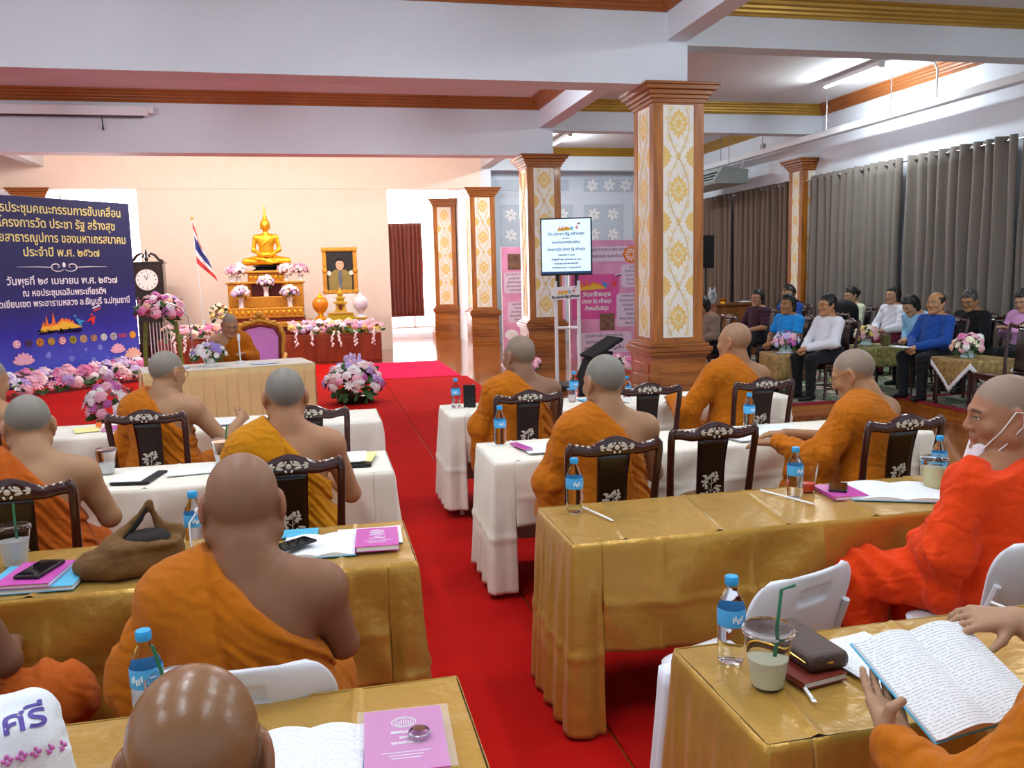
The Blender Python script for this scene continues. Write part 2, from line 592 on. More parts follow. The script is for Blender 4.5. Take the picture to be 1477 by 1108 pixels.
# ------------------------------------------------------------------ columns
def damask(w, h, mode=1):
    """White paper with gold medallions and pale scrolls, front toward -Y, origin at its bottom middle."""
    mb = MB()
    mb.cur = 0
    mb.box((0, 0, h / 2), (w, .012, h))
    def flower(cx, cz, rx, rz, y, n=10, dep=.22, cut=None):
        pts = []
        N = 48
        for k in range(N):
            a = 2 * PI * k / N
            r = 1 - dep * (0.5 - 0.5 * math.cos(n * a)) - .12 * abs(math.sin(a * 2))
            x, z = cx + rx * r * math.sin(a), cz + rz * r * math.cos(a)
            x = max(-w / 2 + .004, min(w / 2 - .004, x))
            pts.append((x, max(.01, min(h - .01, z))))
        mb.prism(pts, 'Y', y, -.006)
    sp = h / 3.6
    k = 0
    z = sp * .32
    def wave(ph, sgn):
        return [(max(-w / 2 + .01, min(w / 2 - .01, sgn * w * .34 * math.sin(PI * (t / sp) + ph))), -.008, t) for t in np.arange(.03, h - .02, sp / 14)]
    mb.cur = 2
    for s_ in (1, -1):
        mb.tube(wave(PI * .18, s_), .015, 5, flat=.3)
        for i_, p_ in enumerate(wave(PI * .18, s_)):
            if i_ % 2: mb.ball((max(-w / 2 + .03, min(w / 2 - .03, p_[0] + .022 * (1 if i_ % 4 == 1 else -1))), -.007, p_[2]), (.022, .002, .030), 6, 4, Matrix.Rotation(.7 if i_ % 4 == 1 else -.7, 3, 'Y'))
    while z < h + sp * .3:
        if z < h - .06:
            mb.cur = 1
            flower(0, z, w * .33, w * .46, -.009, 12)
            mb.cur = 2
            flower(0, z, w * .21, w * .29, -.0105, 9, .3)
            mb.cur = 1
            flower(0, z, w * .13, w * .18, -.012, 7, .3)
            for s in (-1, 1):
                mb.cur = 2
                flower(s * w * .30, z + sp * .24, w * .08, w * .13, -.009, 5, .35)
                flower(s * w * .30, z - sp * .24, w * .08, w * .13, -.009, 5, .35)
        zz = z + sp / 2
        if zz < h - .06:
            for s in (-1, 1):
                mb.cur = 1
                flower(s * w * .46, zz, w * .25, w * .34, -.009, 12)
            mb.cur = 1
            flower(0, zz, w * .09, w * .15, -.009, 5, .4)
        z += sp
    return mb

_dm = {}
def column(x, y, w=.62, faces='SW', label=None):
    """Teak-clad column, x and y at the middle of its square plan."""
    c = struct(link('column', None, None, (x, y, 0)))
    h = w / 2
    mb = MB()
    mb.box((0, 0, .36), (w + .07, w + .07, .72))
    for i in range(4):
        z = .14 + i * .15
        for s in (-1, 1):
            mb.box((0, s * (h + .037), z), (w - .12, .016, .11))
            mb.box((s * (h + .037), 0, z), (.016, w - .12, .11))
    mb.build('plinth', M_TEAKX, c, bevel=.004)
    mb = MB()
    for z, e, t in ((.735, .05, .03), (.77, .075, .04), (.815, .09, .05), (.86, .06, .035), (.89, .025, .03)):
        mb.box((0, 0, z), (w + 2 * e, w + 2 * e, t))
    mb.build('ledge', M_TEAKX, c, bevel=.005)
    mb = MB()
    mb.box((0, 0, 2.3), (w - .03, w - .03, 2.8))
    g = .12
    for sx in (-1, 1):
        for sy in (-1, 1):
            mb.box((sx * (h - g / 2), sy * (h - g / 2), 2.27), (g, g, 2.76))
    for s in (-1, 1):
        for z, hh in ((.92, .06), (3.65, .09)):
            mb.box((0, s * (h - .02), z), (w - 2 * g, .04, hh))
            mb.box((s * (h - .02), 0, z), (.04, w - 2 * g, hh))
    mb.build('shaft', M_TEAK, c, bevel=.003)
    mb = MB()
    for z, e, t in ((3.70, .02, .05), (3.74, .045, .04), (3.785, .075, .05), (3.835, .115, .05), (3.873, .14, .03)):
        mb.box((0, 0, z - .05), (w + 2 * e, w + 2 * e, t))
    mb.build('capital', M_TEAKX, c, bevel=.005)
    if w not in _dm:
        _dm[w] = damask(w - 2 * g - .004, 2.66)
    dirs = {'S': (0, -h + .012, 0), 'W': (-h + .012, 0, -PI / 2), 'E': (h - .012, 0, PI / 2), 'N': (0, h - .012, PI)}
    me = None
    for f in faces:
        dx, dy, rz = dirs[f]
        if ('me', w) not in _dm:
            o = _dm[w].build('wallpaper_panel', [M_PAPER, M_GOLDINK, M_PALEINK], c, (dx, dy, .945), (0, 0, rz), smooth=False)
            _dm[('me', w)] = o.data
        else:
            link('wallpaper_panel', _dm[('me', w)], c, (dx, dy, .945), (0, 0, rz))
    return c
column(4.10, Y1 + .32, faces='SWEN')
column(4.02, Y2 + .32, faces='SWEN')
column(3.97, Y3 + .30, faces='SWE')
column(-6.05, Y3 + .30, faces='SE')
# engaged column on the right wall and the pale pilaster in the bright corridor
column(XR - .02, 15.55, .50, faces='SWN')
pl = column(3.45, 24.0, faces='SW')

# windows of the rear corridor: frosted, lit by the day outside
def window(n, x0, x1, z0, z1, y):
    w = struct(link('window_%d' % n, None, None, ((x0 + x1) / 2, y, z0)))
    W, H_ = x1 - x0, z1 - z0
    MB().box((0, 0, H_ / 2), (W, .02, H_)).build('pane', M_DAY, w, smooth=False)
    mb = MB()
    nx = max(2, round(W / 1.0))
    for i in range(nx + 1):
        mb.box((-W / 2 + W * i / nx, -.03, H_ / 2), (.05, .05, H_))
    for z in (0, H_):
        mb.box((0, -.03, z), (W, .05, .05))
    mb.build('window_frame', M_WHITE, w, smooth=False)
window(1, 0.4, 3.75, .30, 4.2, 24.52)
window(2, -6.4, -2.6, .30, 4.2, 24.52)
for x in (2.1, -4.5):
    dl_ = bpy.data.lights.new('window_daylight', 'AREA'); dl_.shape = 'RECTANGLE'; dl_.size = 3.3; dl_.size_y = 3.6
    dl_.energy = 170; dl_.color = (.96, .98, 1.0)
    link('window_daylight', dl_, None, (x, 24.40, 2.3), (-PI / 2, 0, 0))

# carpets and the low platform for the lay guests
def carpet(name, label, x0, x1, y0, y1, m, z=.012, z0=0.0):
    mb = MB(); mb.box((0, 0, (z - z0) / 2), (x1 - x0, y1 - y0, z - z0))
    o = mb.build(name, m, None, ((x0 + x1) / 2, (y0 + y1) / 2, z0), smooth=False, bevel=.004)
    return tag(o, label, 'carpet')
carpet('red_carpet', 'long red carpet strip covering the middle and left of the hall floor', -7.5, .985, -1.5, 17.75, M_RED)
carpet('red_carpet', 'red carpet strip under the right-hand row of tables, beside the bare planks', .995, 2.42, -1.5, 14.55, M_RED)
carpet('pink_mat', 'bright pink mat leading to the bright doorway', .90, 2.33, 14.6, 17.4, M_PINKMAT, z=.016)
PZ = .08
pf = struct(MB().box((0, 0, 0), (XR - 7.06, 8.5, PZ - .012)).build('floor_platform', M_TEAKX, None, ((XR + 7.06) / 2, 5.02, (PZ - .012) / 2), smooth=False))
pf2 = struct(MB().box((0, 0, 0), (XR - 4.95, 5.75, PZ - .012)).build('floor_platform', M_TEAKX, None, ((XR + 4.95) / 2, 12.15, (PZ - .012) / 2), smooth=False))

def flower_carpet_mat():
    m = bpy.data.materials.new('floral_carpet_pile'); m.use_nodes = True
    nt = m.node_tree; b = nt.nodes['Principled BSDF']
    tc = nt.nodes.new('ShaderNodeTexCoord')
    vo = nt.nodes.new('ShaderNodeTexVoronoi'); vo.inputs['Scale'].default_value = 3.2
    nz = nt.nodes.new('ShaderNodeTexNoise'); nz.inputs['Scale'].default_value = 6; nz.inputs['Detail'].default_value = 5
    mp = nt.nodes.new('ShaderNodeMix'); mp.data_type = 'VECTOR'; mp.inputs['Factor'].default_value = .25
    nt.links.new(tc.outputs['Object'], nz.inputs['Vector'])
    nt.links.new(tc.outputs['Object'], mp.inputs['A']); nt.links.new(nz.outputs['Color'], mp.inputs['B'])
    nt.links.new(mp.outputs['Result'], vo.inputs['Vector'])
    rp = nt.nodes.new('ShaderNodeValToRGB'); rp.color_ramp.interpolation = 'CONSTANT'
    e = rp.color_ramp.elements
    e[0].position = 0; e[0].color = (*lin('#8a2a3a'), 1)
    e[1].position = .16; e[1].color = (*lin('#c9b9a4'), 1)
    for p, c in ((.30, '#7d8c6a'), (.42, '#5d6e56'), (.55, '#9a9584'), (.68, '#6b7564')):
        x = e.new(p); x.color = (*lin(c), 1)
    nt.links.new(vo.outputs['Distance'], rp.inputs[0]); nt.links.new(rp.outputs[0], b.inputs['Base Color'])
    b.inputs['Roughness'].default_value = .95
    return m
M_FLORAL = flower_carpet_mat()
M_CRIM = mat('crimson_border', '#8e1526', 0.9, bump=.2, bscale=200)
def plat_carpet(x0, x1, y0, y1, label, west=True, south=True):
    t = thing('floral_carpet', label, 'carpet', ((x0 + x1) / 2, (y0 + y1) / 2, PZ - .012))
    w, d = x1 - x0, y1 - y0
    MB().box((0, 0, .005), (w, d, .011)).build('pile', M_FLORAL, t, smooth=False)
    mb = MB()
    if south: mb.box((0, -d / 2 + .06, .007), (w, .14, .013))
    if west: mb.box((-w / 2 + .06, 0, .007), (.14, d, .013))
    mb.build('border', M_CRIM, t, smooth=False)
plat_carpet(7.05, XR - .02, .8, 9.27, 'green and cream floral carpet with crimson edge under the side tables', True, False)
plat_carpet(4.94, XR - .02, 9.275, 15.0, 'floral carpet with crimson front edge under the seated lay guests', True, True)

# ------------------------------------------------------------------ curtains along the right wall
M_CUR1 = mat('taupe_curtain', '#7b7167', 0.75, bump=.15, bscale=120, sheen=.15, var=.05, stretch=(1, 1, .1))
M_CUR2 = mat('brown_curtain', '#6e5c4e', 0.75, bump=.15, bscale=120, sheen=.15, var=.05, stretch=(1, 1, .1))
M_CUR3 = mat('maroon_curtain', '#7a3f36', 0.75, bump=.15, bscale=120, var=.05, stretch=(1, 1, .1))
def curtain(p0, p1, z0, z1, label, m, folds, amp, group=None, seed=0, rings=True):
    p0 = Vector(p0); p1 = Vector(p1)
    t = thing('curtain', label, 'curtain', ((p0.x + p1.x) / 2, (p0.y + p1.y) / 2, z0), 0, group)
    c = (p0 + p1) / 2; L = (p1 - p0).length; d = (p1 - p0).normalized(); n = Vector((-d.y, d.x))
    r = random.Random(seed)
    ph = [r.uniform(-.35, .35) for _ in range(folds + 2)]
    Hh = z1 - z0
    def fn(u, v):
        k = u * folds
        i = int(k); ff = k - i
        pz = ph[i] * (1 - ff) + ph[i + 1] * ff
        a = amp * (0.75 + .25 * math.sin(i * 2.3 + seed))
        w = math.sin(2 * PI * k + pz * (1 - v * .6))
        w = math.copysign(abs(w) ** .75, w) * a * (1 - .15 * v) + .012 * math.sin(k * 1.7 + 4 * (1 - v) + seed)
        s = (u - .5) * L + .01 * math.sin(9 * v + i)
        q = d * s + n * w
        return (q.x, q.y, v * Hh)
    mb = MB(); mb.grid(fn, folds * 12, 14)
    mb.build('fabric', m, t, angle=180, solid=.004)
    if rings:
        mb = MB()
        for i in range(folds):
            s = ((i + .5) / folds - .5) * L
            q = d * s
            ring = [(q.x + math.cos(a) * .0 + d.x * .0 + n.x * math.cos(a) * .035, q.y + n.y * math.cos(a) * .035, Hh - .07 + math.sin(a) * .035) for a in np.linspace(0, 2 * PI, 11)]
            mb.tube(ring, .009, 6)
        mb.build('grommet', M_METAL, t)
    else:
        mb = MB(); q0 = d * (-L / 2 - .05); q1 = d * (L / 2 + .05)
        mb.tube([(q0.x, q0.y, Hh + .01), (q1.x, q1.y, Hh + .01)], .014, 8)
        for q in (q0, q1): mb.tube([(q.x, q.y, Hh + .01), (q.x, q.y + .30, Hh + .01)], .012, 6)
        mb.build('rod', M_METAL, t)
    return t
XC = 9.36
zt = 3.47
for a, b, seed, wh in ((15.15, 12.50, 1, 'taupe curtain just right of the wall column, behind the woman in white'), (12.42, 10.12, 2, 'taupe curtain behind the man in black, with steel eyelets'), (10.02, 7.6, 3, 'taupe curtain at the right edge behind the woman in pink')):
    curtain((XC, a), (XC, b), PZ + .03, zt, wh, M_CUR1, 12 if seed == 1 else 10, .105, 'taupe curtains along the right wall', seed)
for a, b, seed, wh in ((20.7, 18.4, 4, 'brown curtain beneath the air conditioner, beside the teak column'), (18.3, 15.95, 5, 'brown curtain just left of the wall column, behind the desk')):
    curtain((XC, a), (XC, b), PZ + .03, zt, wh, M_CUR2, 10, .095, 'brown curtains in the far right bay', seed)
rod = MB(); rod.tube([(0, -7.4, 0), (0, 7.2, 0)], .014, 8)
tag(rod.build('curtain_rod', M_METAL, None, (XC, 14.0, zt - .07)), 'long steel curtain rod along the right wall through the eyelets', 'curtain rod')
curtain((1.86, 24.2), (2.88, 24.2), .62, 3.2, 'short maroon striped curtain in the bright doorway right of the portrait', M_CUR3, 9, .06, None, 6, False)
curtain((-4.2, 24.2), (-3.4, 24.2), .62, 3.2, 'maroon curtain seen between the blue banner and the clock', M_CUR3, 7, .06, None, 7, False)

# ------------------------------------------------------------------ ceiling tubes, tray, conduit, air conditioner, projector screen
def tube_lamp(loc, L, rz, label, warm=False, power=None, group=None):
    t = thing('fluorescent_lamp', label, 'lamp', loc, rz, group)
    mb = MB(); mb.box((0, 0, -.03), (.10, L, .06)); mb.box((0, L / 2 - .02, -.06), (.09, .05, .05)); mb.box((0, -L / 2 + .02, -.06), (.09, .05, .05))
    mb.build('housing', M_WHITE, t, smooth=False, bevel=.006)
    MB().tube([(0, -L / 2 + .04, -.075), (0, L / 2 - .04, -.075)], .018, 10).build('tube', M_WARMLAMP if warm else M_LAMP, t)
    ld = bpy.data.lights.new('lamp_light', 'AREA'); ld.shape = 'RECTANGLE'; ld.size = .10; ld.size_y = L
    ld.energy = (power if power is not None else (WARM_W if warm else LAMP_W)) / 2
    ld.color = (1.0, .89, .79) if warm else (.80, .92, 1.0)
    for s in (-1, 1):
        link('lamp_light', ld, t, (s * .04, 0, -.11), (0, -s * RA(52), 0))
    return t
tube_lamp((8.33, 12.4, CZ - .03), 1.5, 0, 'bare fluorescent tube glowing on the right bay ceiling above the curtains', power=120)
tube_lamp((5.45, 18.9, CZ - .03), 1.4, 0, 'fluorescent tube seen beside the middle teak column, far right bay', power=110)
for x, y in ((6.8, 6.0), (8.3, 3.0)):
    tube_lamp((x, y, CZ - .03), 1.5, 0, 'fluorescent tube on the near right bay ceiling', power=85, group='nave ceiling tubes')
for x in (-3.8, -.8, 2.2):
    for y in (.8, 3.4, 5.9):
        tube_lamp((x, y, CZ - .03), 1.5, 0, 'fluorescent tube on the ceiling above the tables', group='nave ceiling tubes')
    tube_lamp((x, 12.2, CZ - .03), 1.5, 0, 'fluorescent tube on the ceiling between the two white beams', group='nave ceiling tubes')
    tube_lamp((x - .2, 16.5, CZ - .03), 1.5, PI / 2, 'warm tube on the ceiling above the altar', warm=True, group='altar bay tubes')
tr = thing('cable_tray', 'long white cable tray hung along the right wall above the curtains', 'cable tray', (9.12, 12, 4.13))
MB().box((0, 0, 0), (.16, 17.2, .11)).build('trough', M_WHITE, tr, smooth=False, bevel=.005)
for y in (-6.5, -4.5, -2.4, .5, 2.3, 4.6, 6.5):
    MB().tube([(0, y, .05), (0, y, CZ - 4.13)], .008, 6).build('hanger_rod', M_METAL, tr)
for y in (-2.6, 4.4):
    MB().box((-.1, y, .09), (.07, .12, .09)).build('junction_box', M_METAL, tr, smooth=False)
cd = MB()
cd.tube([(4.22, 11.5, 4.75), (8.4, 11.45, 4.75), (8.85, 11.4, 4.74), (9.02, 11.4, 4.70), (9.08, 11.4, 4.60), (9.08, 11.4, 4.18)], .016, 8)
tag(cd.build('conduit', M_WHITE, None), 'thin white conduit on the ceiling bending down to the cable tray', 'conduit')
ac = thing('air_conditioner', 'pale grey-green ceiling air conditioner above the brown curtains', 'air conditioner', (8.72, 18.2, 3.55))
mb = MB(); mb.prism([(-.45, .06), (-.38, .0), (.34, .0), (.36, .30), (-.22, .36)], 'Y', -1.1, 1.1)
mb.build('casing', mat('ac_shell', '#a9b8b4', .45, var=.02), ac, smooth=False, bevel=.015)
for k in range(3):
    MB().box((-.43 + .05 * k, 0, .10 + .07 * k), (.02, 2.0, .025), Matrix.Rotation(.6, 3, 'Y')).build('louvre', M_BLACK, ac, smooth=False)
mb = MB()
for y in (-.9, .9): mb.tube([(0, y, .33), (0, y, 1.23)], .008, 6)
mb.build('suspension_rod', M_METAL, ac)
MB().tube([(.26, -.9, .28), (.28, -1.0, .42), (.29, -1.0, .50)], .02, 8).build('pipe', M_WHITE, ac)
ps = thing('projector_screen', 'rolled projector screen in a white case on the second beam', 'projector screen', (-4.4, Y2 - .075, 4.45))
MB().box((0, 0, 0), (3.75, .12, .15)).build('case', M_WHITE, ps, smooth=False, bevel=.012)
MB().box((0, .0, -.085), (3.6, .05, .022)).build('bottom_bar', M_BLACK, ps, smooth=False)
MB().box((1.92, 0, .02), (.09, .12, .11)).build('end_cap', M_WHITE, ps, smooth=False, bevel=.01)
MB().tube([(1.18, 0, -.09), (1.19, 0, -.22), (1.19, 0, -.30)], [.008, .011, .018], 6).build('pull_cord', M_BLACK, ps)
# ------------------------------------------------------------------ tables and cloths
M_SATIN = mat('gold_satin', '#bf9238', 0.30, metal=0.30, var=0.12, vscale=2.2, bump=.7, bscale=13, sheen=.1, spec=.6)
M_IVORY = mat('ivory_cloth', '#e9e2d3', 0.8, var=0.04, vscale=3, bump=.15, bscale=20, sheen=.1, spec=.2)
M_BUFF = mat('buff_skirt_cloth', '#e6c98c', 0.55, var=0.05, vscale=3, bump=.1, bscale=20, sheen=.1, spec=.3)
M_BOARD = mat('table_board', '#cfc7ba', 0.5, var=0.04)

def cloth(name, label, x0, x1, y0, y1, z, near, far, left, right, m, seed=0, wrap=.10, group=None, nwaves=6, diag=.020, crease=True):
    """Cloth over a table top: a top sheet, end drops that wrap the corners in folds, long drops between them."""
    r = random.Random(seed)
    t = thing(name, label, 'tablecloth', ((x0 + x1) / 2, (y0 + y1) / 2, 0), 0, group)
    cx, cy = (x0 + x1) / 2, (y0 + y1) / 2
    hx, hy = (x1 - x0) / 2, (y1 - y0) / 2
    mb = MB()
    W = x1 - x0
    cr = [(-hx + W * (i + .5) / 7 + r.uniform(-.05, .05)) for i in range(7)]
    def top(u, v):
        x, y = -hx + 2 * hx * u, -hy + 2 * hy * v
        zz = z + .0012 * math.sin(9 * x + 3 * y + seed) + .001 * math.sin(23 * y + 5 * x)
        if crease:
            for c in cr:
                zz += .0062 * math.exp(-((x - c - .15 * (y - cy * 0)) / .012) ** 2)
            zz += .002 * math.exp(-((y - .02) / .010) ** 2)
        return (x, y, zz)
    mb.grid(top, max(30, int(W / .007)), 20)
    mb.build('top_sheet', m, t, angle=180)
    crs = [c + hx for c in cr] if crease else []
    def drop(path, d, nm, amp, nf, flare, ph, dg=0.0, rnd=.012):
        path = [Vector(p) for p in path]
        seg = [(path[i + 1] - path[i]).length for i in range(len(path) - 1)]
        L = sum(seg)
        def at(s):
            for i, g in enumerate(seg):
                if s <= g + 1e-9 or i == len(seg) - 1:
                    dv = (path[i + 1] - path[i]).normalized()
                    return path[i] + dv * min(s, g), Vector((dv.y, -dv.x))
                s -= g
        def fn(u, v):
            s = u * L
            # average the normal near a corner so that the cloth turns it softly
            p, _ = at(s)
            nsum = Vector((0, 0))
            for ds in (-.03, -.015, 0, .015, .03):
                nsum += at(min(max(s + ds, 0), L))[1]
            n = nsum.normalized()
            tt = v * d
            rr = rnd * (1 - math.exp(-tt / .012))
            w = math.sin(2 * PI * nf * u + ph + 1.1 * math.sin(4.1 * u * L + ph)) * .65 + .35 * math.sin(2 * PI * nf * 1.9 * u + ph * 2)
            o = rr + flare * v + amp * w * min(1, v * 2.5) * (.5 + .5 * v)
            for c in crs: o += .010 * math.exp(-((s - c) / .011) ** 2) * min(1, v * 6) * (.6 + .5 * math.sin(5 * v + 9 * c))
            if crease: o += .008 * math.exp(-((v - .55 - .03 * math.sin(3 * s)) / .025) ** 2)
            o += dg * math.sin(14 * (s * .8 + tt) + ph) * math.sin(PI * min(1, v * 1.1)) * math.sin(PI * u) + dg * .6 * math.sin(26 * (s - tt * .7) + 2 * ph) * v * math.exp(-4 * min(u, 1 - u))
            o = max(o, .004)
            zz = z - tt + .004 * math.exp(-tt / .006) - .002
            zz += .006 * math.sin(7 * s + ph) * v
            q = p + n * o
            return (q.x, q.y, max(.012, zz))
        b = MB(); b.grid(fn, max(16, int(L / .009)), max(10, int(d / .016)))
        return b.build(nm, m, t, angle=180, solid=.002)
    if near: drop([(-hx + (wrap if left > near else 0), -hy), (hx - (wrap if right > near else 0), -hy)], near, 'front_drop', .004, nwaves, .015, seed * 1.3, diag)
    if far: drop([(hx, hy), (-hx, hy)], far, 'back_drop', .006, nwaves, .01, seed * .7, diag * .6)
    if left: drop([(-hx + wrap, hy), (-hx, hy), (-hx, -hy), (-hx + wrap, -hy)], left, 'end_drop', .016, 5, .035, seed * 2.1 + .5, .003)
    if right: drop([(hx - wrap, -hy), (hx, -hy), (hx, hy), (hx - wrap, hy)], right, 'end_drop', .016, 5, .035, seed * 2.9 + .5, .003)
    return t
def table(label, x0, x1, y0, y1, z=.738, group=None, halves=2):
    t = thing('folding_table', label, 'table', ((x0 + x1) / 2, (y0 + y1) / 2, 0), 0, group)
    hx, hy = (x1 - x0) / 2 - .012, (y1 - y0) / 2 - .012
    MB().box((0, 0, z - .0125), (2 * hx, 2 * hy, .025)).build('tabletop', M_BOARD, t, smooth=False, bevel=.004)
    for sx in (-1, 1):
        for sy in (-1, 1):
            MB().tube([(sx * (hx - .06), sy * (hy - .05), 0), (sx * (hx - .06), sy * (hy - .05), z - .02)], .016, 10).build('leg', M_WHITE, t)
    return t
RX0, RX1, LX1, LX0 = .86, 3.50, .28, -2.9
def row(y0, y1, side, kind, lab_t, lab_c, seed, near, ends, far):
    x0, x1 = (RX0, RX1) if side > 0 else (LX0, LX1 + (.04 if kind == 'ivory' else 0) + (.05 if y0 > 5 else 0))
    table(lab_t, x0, x1, y0, y1)
    cloth('tablecloth', lab_c, x0, x1, y0, y1, .75, near, far, ends if side > 0 else 0.30, ends if side < 0 else .3, M_SATIN if kind == 'gold' else M_IVORY, seed)
row(1.51, 1.98, 1, 'gold', 'folding table under gold satin nearest the camera, right of the aisle', 'gold satin cloth on the nearest right-hand table, holding the open book and leather pouch', 1, .42, .72, .66)
row(2.89, 3.40, 1, 'gold', 'folding table under gold satin, second from the camera on the right', 'gold satin cloth on the second right-hand table, with a bare end bottle and straw', 2, .42, .725, .60)
row(4.32, 4.86, 1, 'ivory', 'folding table under ivory cloth behind the second carved chairs on the right', 'ivory cloth on the second right-hand table, pink booklet near its aisle end', 3, .34, .70, .60)
row(5.91, 6.43, 1, 'ivory', 'farthest folding table right of the aisle, under ivory cloth', 'ivory cloth on the farthest right-hand table, standing phone case at its corner', 4, .34, .68, .60)
row(1.50, 1.98, -1, 'gold', 'folding table under gold satin nearest the camera, left of the aisle', 'gold satin cloth on the nearest left-hand table, under the pink book with amulet', 5, .42, .72, .6)
row(2.87, 3.38, -1, 'gold', 'folding table under gold satin in front of the large monk with earphones', 'gold satin cloth on the left-hand table that holds the brown bag', 6, .42, .72, .66)
row(4.30, 4.83, -1, 'ivory', 'folding table under ivory cloth, second row from the stage on the left', 'ivory cloth on the left-hand table with the black folder at its corner', 7, .62, .66, .6)
row(5.91, 6.43, -1, 'ivory', 'folding table under ivory cloth, nearest the stage on the left', 'ivory cloth on the left-hand table closest to the stage, with the yellow note', 8, .62, .62, .6)
# low draped stand left of the nearest right-hand table
st = thing('draped_stand', 'low white-draped stand behind the aisle end of the nearest right-hand gold table', 'stand', (1.045, 2.045, 0))
mb = MB(); mb.box((0, 0, .64), (.36, .06, .03))
for sx in (-.15, .15):
    for sy in (-.02, .02): mb.tube([(sx, sy, 0), (sx, sy, .63)], .012, 8)
mb.build('frame', M_METAL, st)
M_COVER = mat('white_cover', '#dfe0ea', .8, var=.03, bump=.1, bscale=30)
mb = MB()
NP = 64
def cov(u, v):
    a = 2 * PI * u
    ca, sa = math.cos(a), math.sin(a)
    k = (abs(ca) ** 6 + abs(sa) ** 6) ** (-1 / 6)
    t = v * 3.3
    if t < 1: return (.20 * ca * k * t, .042 * sa * k * t, .664 + .004 * (1 - t))
    w = (t - 1) / 2.3
    f = 1 + .10 * w + .06 * w * math.sin(9 * a + 1)
    return (.20 * ca * k * f - .03 * w, .042 * sa * k * (1 + .25 * w), .66 - .64 * w - .008 * min(1, w * 20))
mb.grid(cov, NP, 30)
mb.build('cover', M_COVER, st, angle=180)

